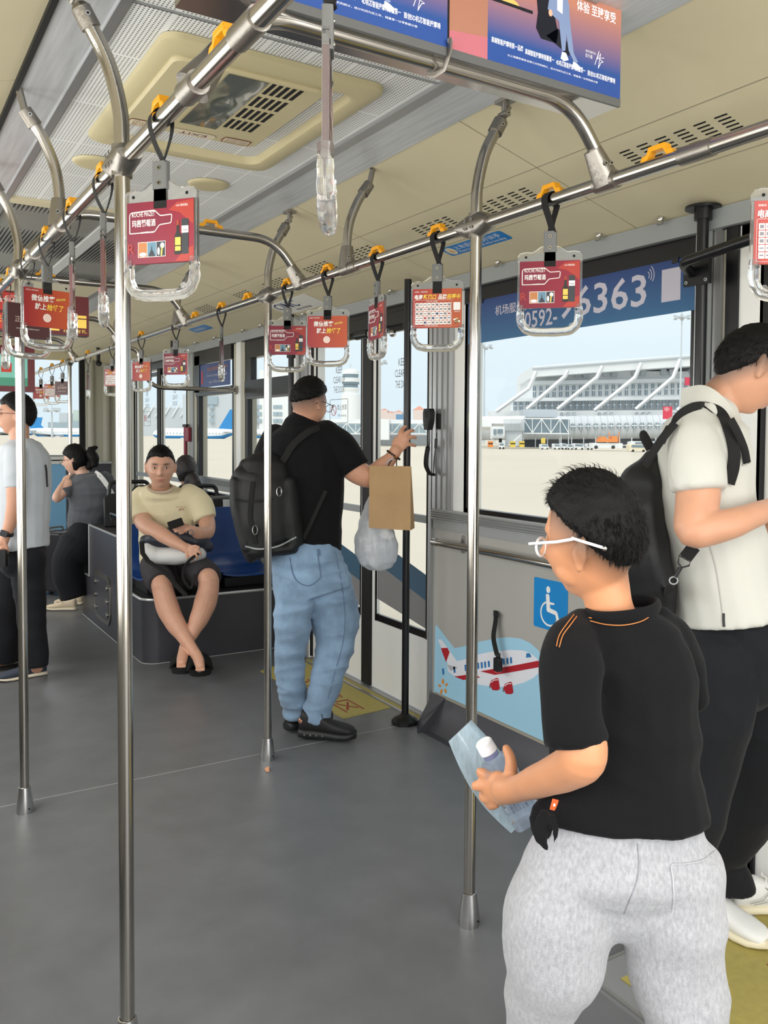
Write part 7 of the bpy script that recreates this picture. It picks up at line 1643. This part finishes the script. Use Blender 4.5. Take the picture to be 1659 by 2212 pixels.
    wv = mat('woven_black_slipper', (18, 18, 19), .8, bump=1, bscale=160)
    for i, (cx, cy, dd) in enumerate(((434, 1437, -.78), (393, 1432, -.70))):
        geo = [C([(cx-(6 if i == 0 else -4), cy-22, 13, dd+.14), (cx-1, cy-4, 20, dd+.02), (cx, cy+9, 18, dd-.06)], asp=.5)]
        b = MB(); q = [PD(cx-20, cy-4, t0+dd+.06), PD(cx-2, cy-12, t0+dd-.02), PD(cx+19, cy-4, t0+dd+.05)]
        vs = []; n = 16
        T0 = PZ(cx-(8 if i == 0 else -6), cy-14, .012); T1 = PZ(cx, cy+19, .012)
        T0.z = T1.z = 0; ax = (T1-T0).normalized(); T0 = T1-ax*.27
        shoe_o = MB(); M = Matrix(((ax.x, -ax.y, 0, T0.x), (ax.y, ax.x, 0, T0.y), (0, 0, 1, 0), (0, 0, 0, 1)))
        out = [(0, -.04), (.02, -.052), (.1, -.052), (.2, -.068), (.26, -.056), (.285, -.022), (.285, .022), (.26, .056), (.2, .068), (.1, .052), (.02, .052), (0, .04)]
        shoe_o.prism(out, .028, wv, M)
        for k in range(7): x = .095+.018*k; shoe_o.sweep([M @ V((x, .070*math.cos(a), .020+(.075-.004*k)*math.sin(a))) for a in [PI*j/10 for j in range(11)]], .013, wv, 8)
        shoe_o.build('slipper', P, smooth=50)
    # phone, bag
    M = frame(PD(379, 1133, t0-.47), D_(.86, .3, .30), D_(-.3, .6, .5)); b = MB(); b.prism(rrect(-.045, -.03, .050, .035, .008, 3), .009, black_pl, M); b.build('phone', label='dark phone in the hand of the seated man', cat='phone', loc=tuple(PD(379, 1133, t0-.47)))
    G = thing('shoulder_bag', 'black, grey and white shoulder bag on the lap of the seated man', 'bag', tuple(PD(378, 1215, t0-.3)))
    organic('white_base', [C([(320, 1185, 16, -.30), (345, 1200, 19, -.30), (385, 1200, 20, -.30), (432, 1196, 17, -.28)], asp=1.5)], mat('bag_white', (222, 222, 220), .6), G, .006, 2, amp=.004)
    organic('dark_top', [C([(312, 1168, 12, -.28), (340, 1165, 19, -.28), (385, 1160, 24, -.28), (430, 1168, 22, -.26), (452, 1182, 11, -.26)], asp=1.3)], mat('bag_charcoal', (38, 42, 52), .5), G, .006, 2, amp=.005)
    b = MB(); pts = [(306, 1170), (308, 1195), (320, 1212), (345, 1228), (366, 1246), (384, 1268), (402, 1286)]; b.sweep([PD(u, v, t0-.48-.0004*i*50) for i, (u, v) in enumerate(pts)], .016, web, 8, asp=.3); b.sweep([PD(u+1, v-2, t0-.50-.02*i) for i, (u, v) in enumerate(pts[2:])], .004, white_i, 6); b.sweep(cr([PD(430, 1195, t0-.46), PD(405, 1215, t0-.5), PD(395, 1245, t0-.52), (PD(412, 1270, t0-.52)), PD(420, 1240, t0-.5)], 5), .010, web, 8, asp=.5); b.build('bag_strap', G)
    b = MB(); c = PD(413, 1150, t0-.44); b.sweep([c+RH*.013*math.cos(a)+V((0, 0, .016*math.sin(a))) for a in [2*PI*i/12 for i in range(12)]], .0035, satin, 6, closed=True); b.build('metal_eyelet', G)
    b = MB(); c = PD(413, 1146, t0-.39); b.sweep([c+RH*.028*math.cos(a)*.5+V((0, 0, .032*math.sin(a)))+FH*.03*math.cos(a) for a in [2*PI*i/14 for i in range(14)]], .006, black_pl, 6, closed=True); b.build('wrist_watch', P)
seated()
# ------------------------------------------------ woman with ponytail seen over the seats
def pony():
    t0 = 7.6; P = person('woman with dark hair in a low ponytail, seen from behind over the seats', 408, 1280, t0)
    C = lambda s, **k: ring_chain(s, t0, **k); hc = PD(402, 1018, t0); HM = head_frame(hc, D_(-.6, .8, -.1)); hs = 1.08
    sk = [head_geo(HM, hs), C([(412, 1085, 20), (408, 1050, 15), (403, 1030, 15)]), C([(415, 1085, 42), (415, 1130, 34), (412, 1180, 30)], asp=.6)]
    organic('body', sk, SKIN('pony_skin', (206, 160, 136)), P, .008, 2, tint=tinter(HM, hs, (206, 160, 136), style='long'))
    add_hair(P, HM, hs, .022, 'long', mat('dark_brown_hair', (34, 28, 30), .45, bump=.5, bscale=250), strands=300, ln=.03, seed=4)
    organic('ponytail', [C([(414, 1030, 14, -.08), (422, 1044, 13, -.10), (430, 1056, 9, -.10)], asp=.8), C([(410, 1035, 12, -.08), (404, 1050, 8, -.09)], asp=.8)], mat('dark_brown_hair', (34, 28, 30), .45), P, .006, 1, amp=.006, nsc=20)
    organic('dark_top', [C([(412, 1062, 20), (414, 1078, 44), (415, 1130, 42), (412, 1190, 40)], asp=.6, flat0=True)], black_cloth, P, .009, 3, amp=.003)
pony()
# ------------------------------------------------ woman in grey looking left
def greywoman():
    t0 = 7.15; P = person('woman in dark grey t-shirt and wide black trousers with claw-clipped hair, looking left', 160, 1290, t0)
    C = lambda s, **k: ring_chain(s, t0, **k); hc = PD(163, 994, t0); HM = head_frame(hc, D_(-.97, .02, -.10), D_(-.08, 0, 1)); hs = 1.04
    sk = [head_geo(HM, hs, .95), C([(188, 1045, 18), (180, 1025, 13.5), (172, 1008, 14)], asp=1), C([(190, 1055, 26), (192, 1100, 28), (185, 1160, 24)], asp=.5),
          C([(150, 1045, 12, -.08), (137, 1062, 11, -.12), (124, 1077, 9, -.16), (122, 1072, 8.5, -.17), (130, 1056, 7, -.14), (139, 1042, 6, -.10)], asp=1), C([(139, 1043, 6.5, -.1), (143, 1034, 7, -.08), (147, 1030, 5, -.06)], asp=.6),
          C([(180, 1170, 18), (152, 1200, 14, -.05), (156, 1270, 8, -.05)]), C([(176, 1190, 14, .1), (176, 1280, 8, .1)])]
    for i in range(4): sk.append(C([(143+i*1.8, 1034, 2.6, -.08), (143+i*2.4, 1029, 2.3, -.08), (148+i*2.4, 1026, 2, -.06)], n=8))
    sk += ear_geo(HM, hs, -1)
    organic('body', sk, SKIN('grey_woman_skin', (208, 164, 142)), P, .006, 2, tint=tinter(HM, hs, (208, 164, 142), style='long', stub=.3, stubz=.01)); eyes(P, HM, hs)
    add_hair(P, HM, hs, .020, 'long', hairm, strands=400, ln=.03, seed=9)
    organic('hair_bun', [C([(195, 978, 11, -.02), (202, 990, 11, -.03), (203, 1004, 9, -.03)], asp=.9), C([(196, 972, 8, -.02), (205, 968, 5.5), (210, 966, 3)]), C([(196, 1000, 10), (192, 1010, 8)])], hairm, P, .006, 1, amp=.006, nsc=24)
    glasses(P, HM, hs, mat('brown_glasses_frame', (120, 84, 60), .3))
    gt_ = mat('dark_grey_cotton', (78, 80, 86), .85, bump=.15, bscale=400, sheen=.2)
    organic('tshirt', [C([(183, 1024, 24, 0, .9), (186, 1038, 44, 0, .7), (197, 1058, 55, 0, .6), (197, 1085, 50), (188, 1112, 40), (183, 1135, 36), (182, 1148, 34)], asp=.65, flat0=True, flat1=True), C([(158, 1040, 17, -.04), (147, 1052, 16, -.08), (138, 1066, 14, -.12)], flat1=True)], gt_, P, .008, 3, amp=.005, nsc=10, fold=.006, fsc=(10, 10, 16))
    organic('trousers', [C([(182, 1140, 33), (178, 1162, 38), (165, 1182, 42, -.02), (148, 1205, 33, -.04), (146, 1240, 32, -.04), (158, 1292, 27, -.03)], asp=.85, flat1=True), C([(182, 1165, 34, .06), (178, 1220, 28, .06), (174, 1285, 22, .05)], asp=.9, flat1=True)], black_cloth2, P, .009, 3, amp=.006, nsc=8)
    bs = mat('beige_leather', (206, 190, 164), .6); so = mat('cream_rubber', (216, 206, 186), .6)
    h1 = PZ(166, 1318, 0); e1 = PZ(98, 1318, 0); shoe(P, h1, h1+(e1-h1).normalized()*.26, .09, .095, so, bs, mat('tan_lace', (190, 160, 120), .7)); h2 = PZ(180, 1306, 0); shoe(P, h2, h2+(e1-h1).normalized()*.25, .09, .09, so, bs)
    strapline('shoulder_strap', 'tshirt'+P.name, [(205, 1020), (215, 1027), (226, 1040), (236, 1056), (245, 1072)], 10, t0, mat('striped_strap', (206, 206, 204), .7), P, asp=.3, off=.006); strapline('shoulder_strap', 'tshirt'+P.name, [(206, 1020), (216, 1028), (227, 1041), (237, 1057)], 2, t0, mat('strap_dark', (70, 70, 76), .7), P, asp=.5, off=.010)
greywoman()
# ------------------------------------------------ man at the left edge
def leftman():
    t0 = 5.32; P = person('man with glasses and pale grey t-shirt at the left edge, hand in pocket', 45, 1465, t0)
    C = lambda s, **k: ring_chain(s, t0, **k); hc = PD(36, 897, t0); HM = head_frame(hc, D_(-.93, -.32, .02), D_(-.02, 0, 1)); hs = 1.10
    sk = [head_geo(HM, hs, 1.2), C([(48, 975, 24), (42, 950, 20), (42, 925, 20)], asp=1), C([(50, 990, 36), (52, 1100, 36), (48, 1200, 36)], asp=1.1),
          C([(30, 1020, 17, -.18), (32, 1060, 17.5, -.2), (30, 1095, 16, -.2), (22, 1130, 13, -.2), (12, 1158, 10.5, -.2), (6, 1172, 11, -.2), (2, 1186, 11, -.18)], asp=.95), C([(4, 1184, 4, -.22), (8, 1198, 3.6, -.2)], n=8), C([(10, 1172, 4, -.22), (16, 1186, 3.8, -.21), (15, 1196, 3.2, -.2)], n=8),
          C([(60, 1210, 28), (66, 1320, 20), (80, 1445, 12)]), C([(20, 1210, 28, .15), (12, 1320, 20, .2), (0, 1430, 12, .25)])]
    sk += ear_geo(HM, hs, -1)+ear_geo(HM, hs, 1)
    organic('body', sk, SKIN('left_man_skin', (192, 142, 116)), P, .0055, 2, tint=tinter(HM, hs, (192, 142, 116), style='short', stub=.3, stubz=.02)); eyes(P, HM, hs)
    add_hair(P, HM, hs, .017, 'short', hairm, strands=900, ln=.03, seed=13, top=1.3, lift=.15); glasses(P, HM, hs, mat('dark_red_frame', (96, 44, 40), .3))
    sc_ = mat('pale_grey_cotton', (186, 192, 198), .85, bump=.12, bscale=500, sheen=.2)
    organic('tshirt', [C([(44, 950, 24, 0, 1), (46, 966, 40, 0, 1.2), (50, 995, 52, 0, 1.2), (53, 1050, 52, 0, 1.15), (52, 1110, 50, 0, 1.1), (55, 1170, 46, 0, 1.1), (57, 1186, 45, 0, 1.1)], flat0=True, flat1=True), C([(34, 980, 22, -.14), (31, 1015, 21, -.19), (32, 1053, 20, -.20)], asp=.9, flat1=True)], sc_, P, .008, 3, amp=.005, nsc=9, fold=.005, fsc=(12, 12, 8))
    strapline('back_print', 'tshirt'+P.name, [(97, 1004), (99, 1018), (100, 1036), (101, 1052)], 6, t0, black_i, P, asp=.3, off=.002)
    organic('trousers', [C([(50, 1170, 44, 0, 1.1), (50, 1215, 46, 0, 1.1)], flat0=True), C([(60, 1205, 38, -.05), (62, 1260, 33, -.05), (68, 1330, 30, -.05), (76, 1400, 26, -.05), (79, 1440, 24, -.05)], flat1=True), C([(28, 1205, 36, .1), (22, 1280, 32, .14), (14, 1350, 28, .18), (8, 1428, 24, .22)], flat1=True)], black_cloth2, P, .009, 3, amp=.006, nsc=8, fold=.005, fsc=(12, 12, 6))
    nv = mat('navy_canvas', (54, 60, 74), .8, bump=.3, bscale=300); cs = mat('cream_rubber', (216, 206, 186), .6)
    h1 = PZ(100, 1456, 0); e1 = PZ(-5, 1474, 0); shoe(P, h1, h1+(e1-h1).normalized()*.29, .10, .10, cs, nv, white_i, sole_h=.026); h2 = PZ(60, 1428, 0); shoe(P, h2, h2+(e1-h1).normalized()*.28, .10, .10, cs, nv, white_i, sole_h=.026)
    b = MB(); c = PD(15, 1152, t0-.2); ax = (PD(22, 1130, t0)-PD(8, 1166, t0)).normalized(); s1 = ax.cross(FW).normalized(); s2 = ax.cross(s1); b.sweep([c+s1*.036*math.cos(a)+s2*.034*math.sin(a) for a in [2*PI*i/18 for i in range(18)]], .011, black_pl, 8, asp=.3, closed=True, up=ax); b.prism(rrect(-.020, -.018, .020, .018, .005, 3), .010, black_pl, frame(c-FW*.036, ax.cross(FW), ax), z0=-.002); b.build('wrist_watch', P)
    b = MB(); c = PD(4, 1205, t0-.24); b.prism(rrect(-.035, -.05, .035, .05, .01, 3), .03, black_pl, frame(c, RH, (0, 0, 1))); b.build('waist_pouch', P)
leftman()
for o in list(bpy.data.objects):
    if o.name.startswith('glasses_tmp'): bpy.data.objects.remove(o)
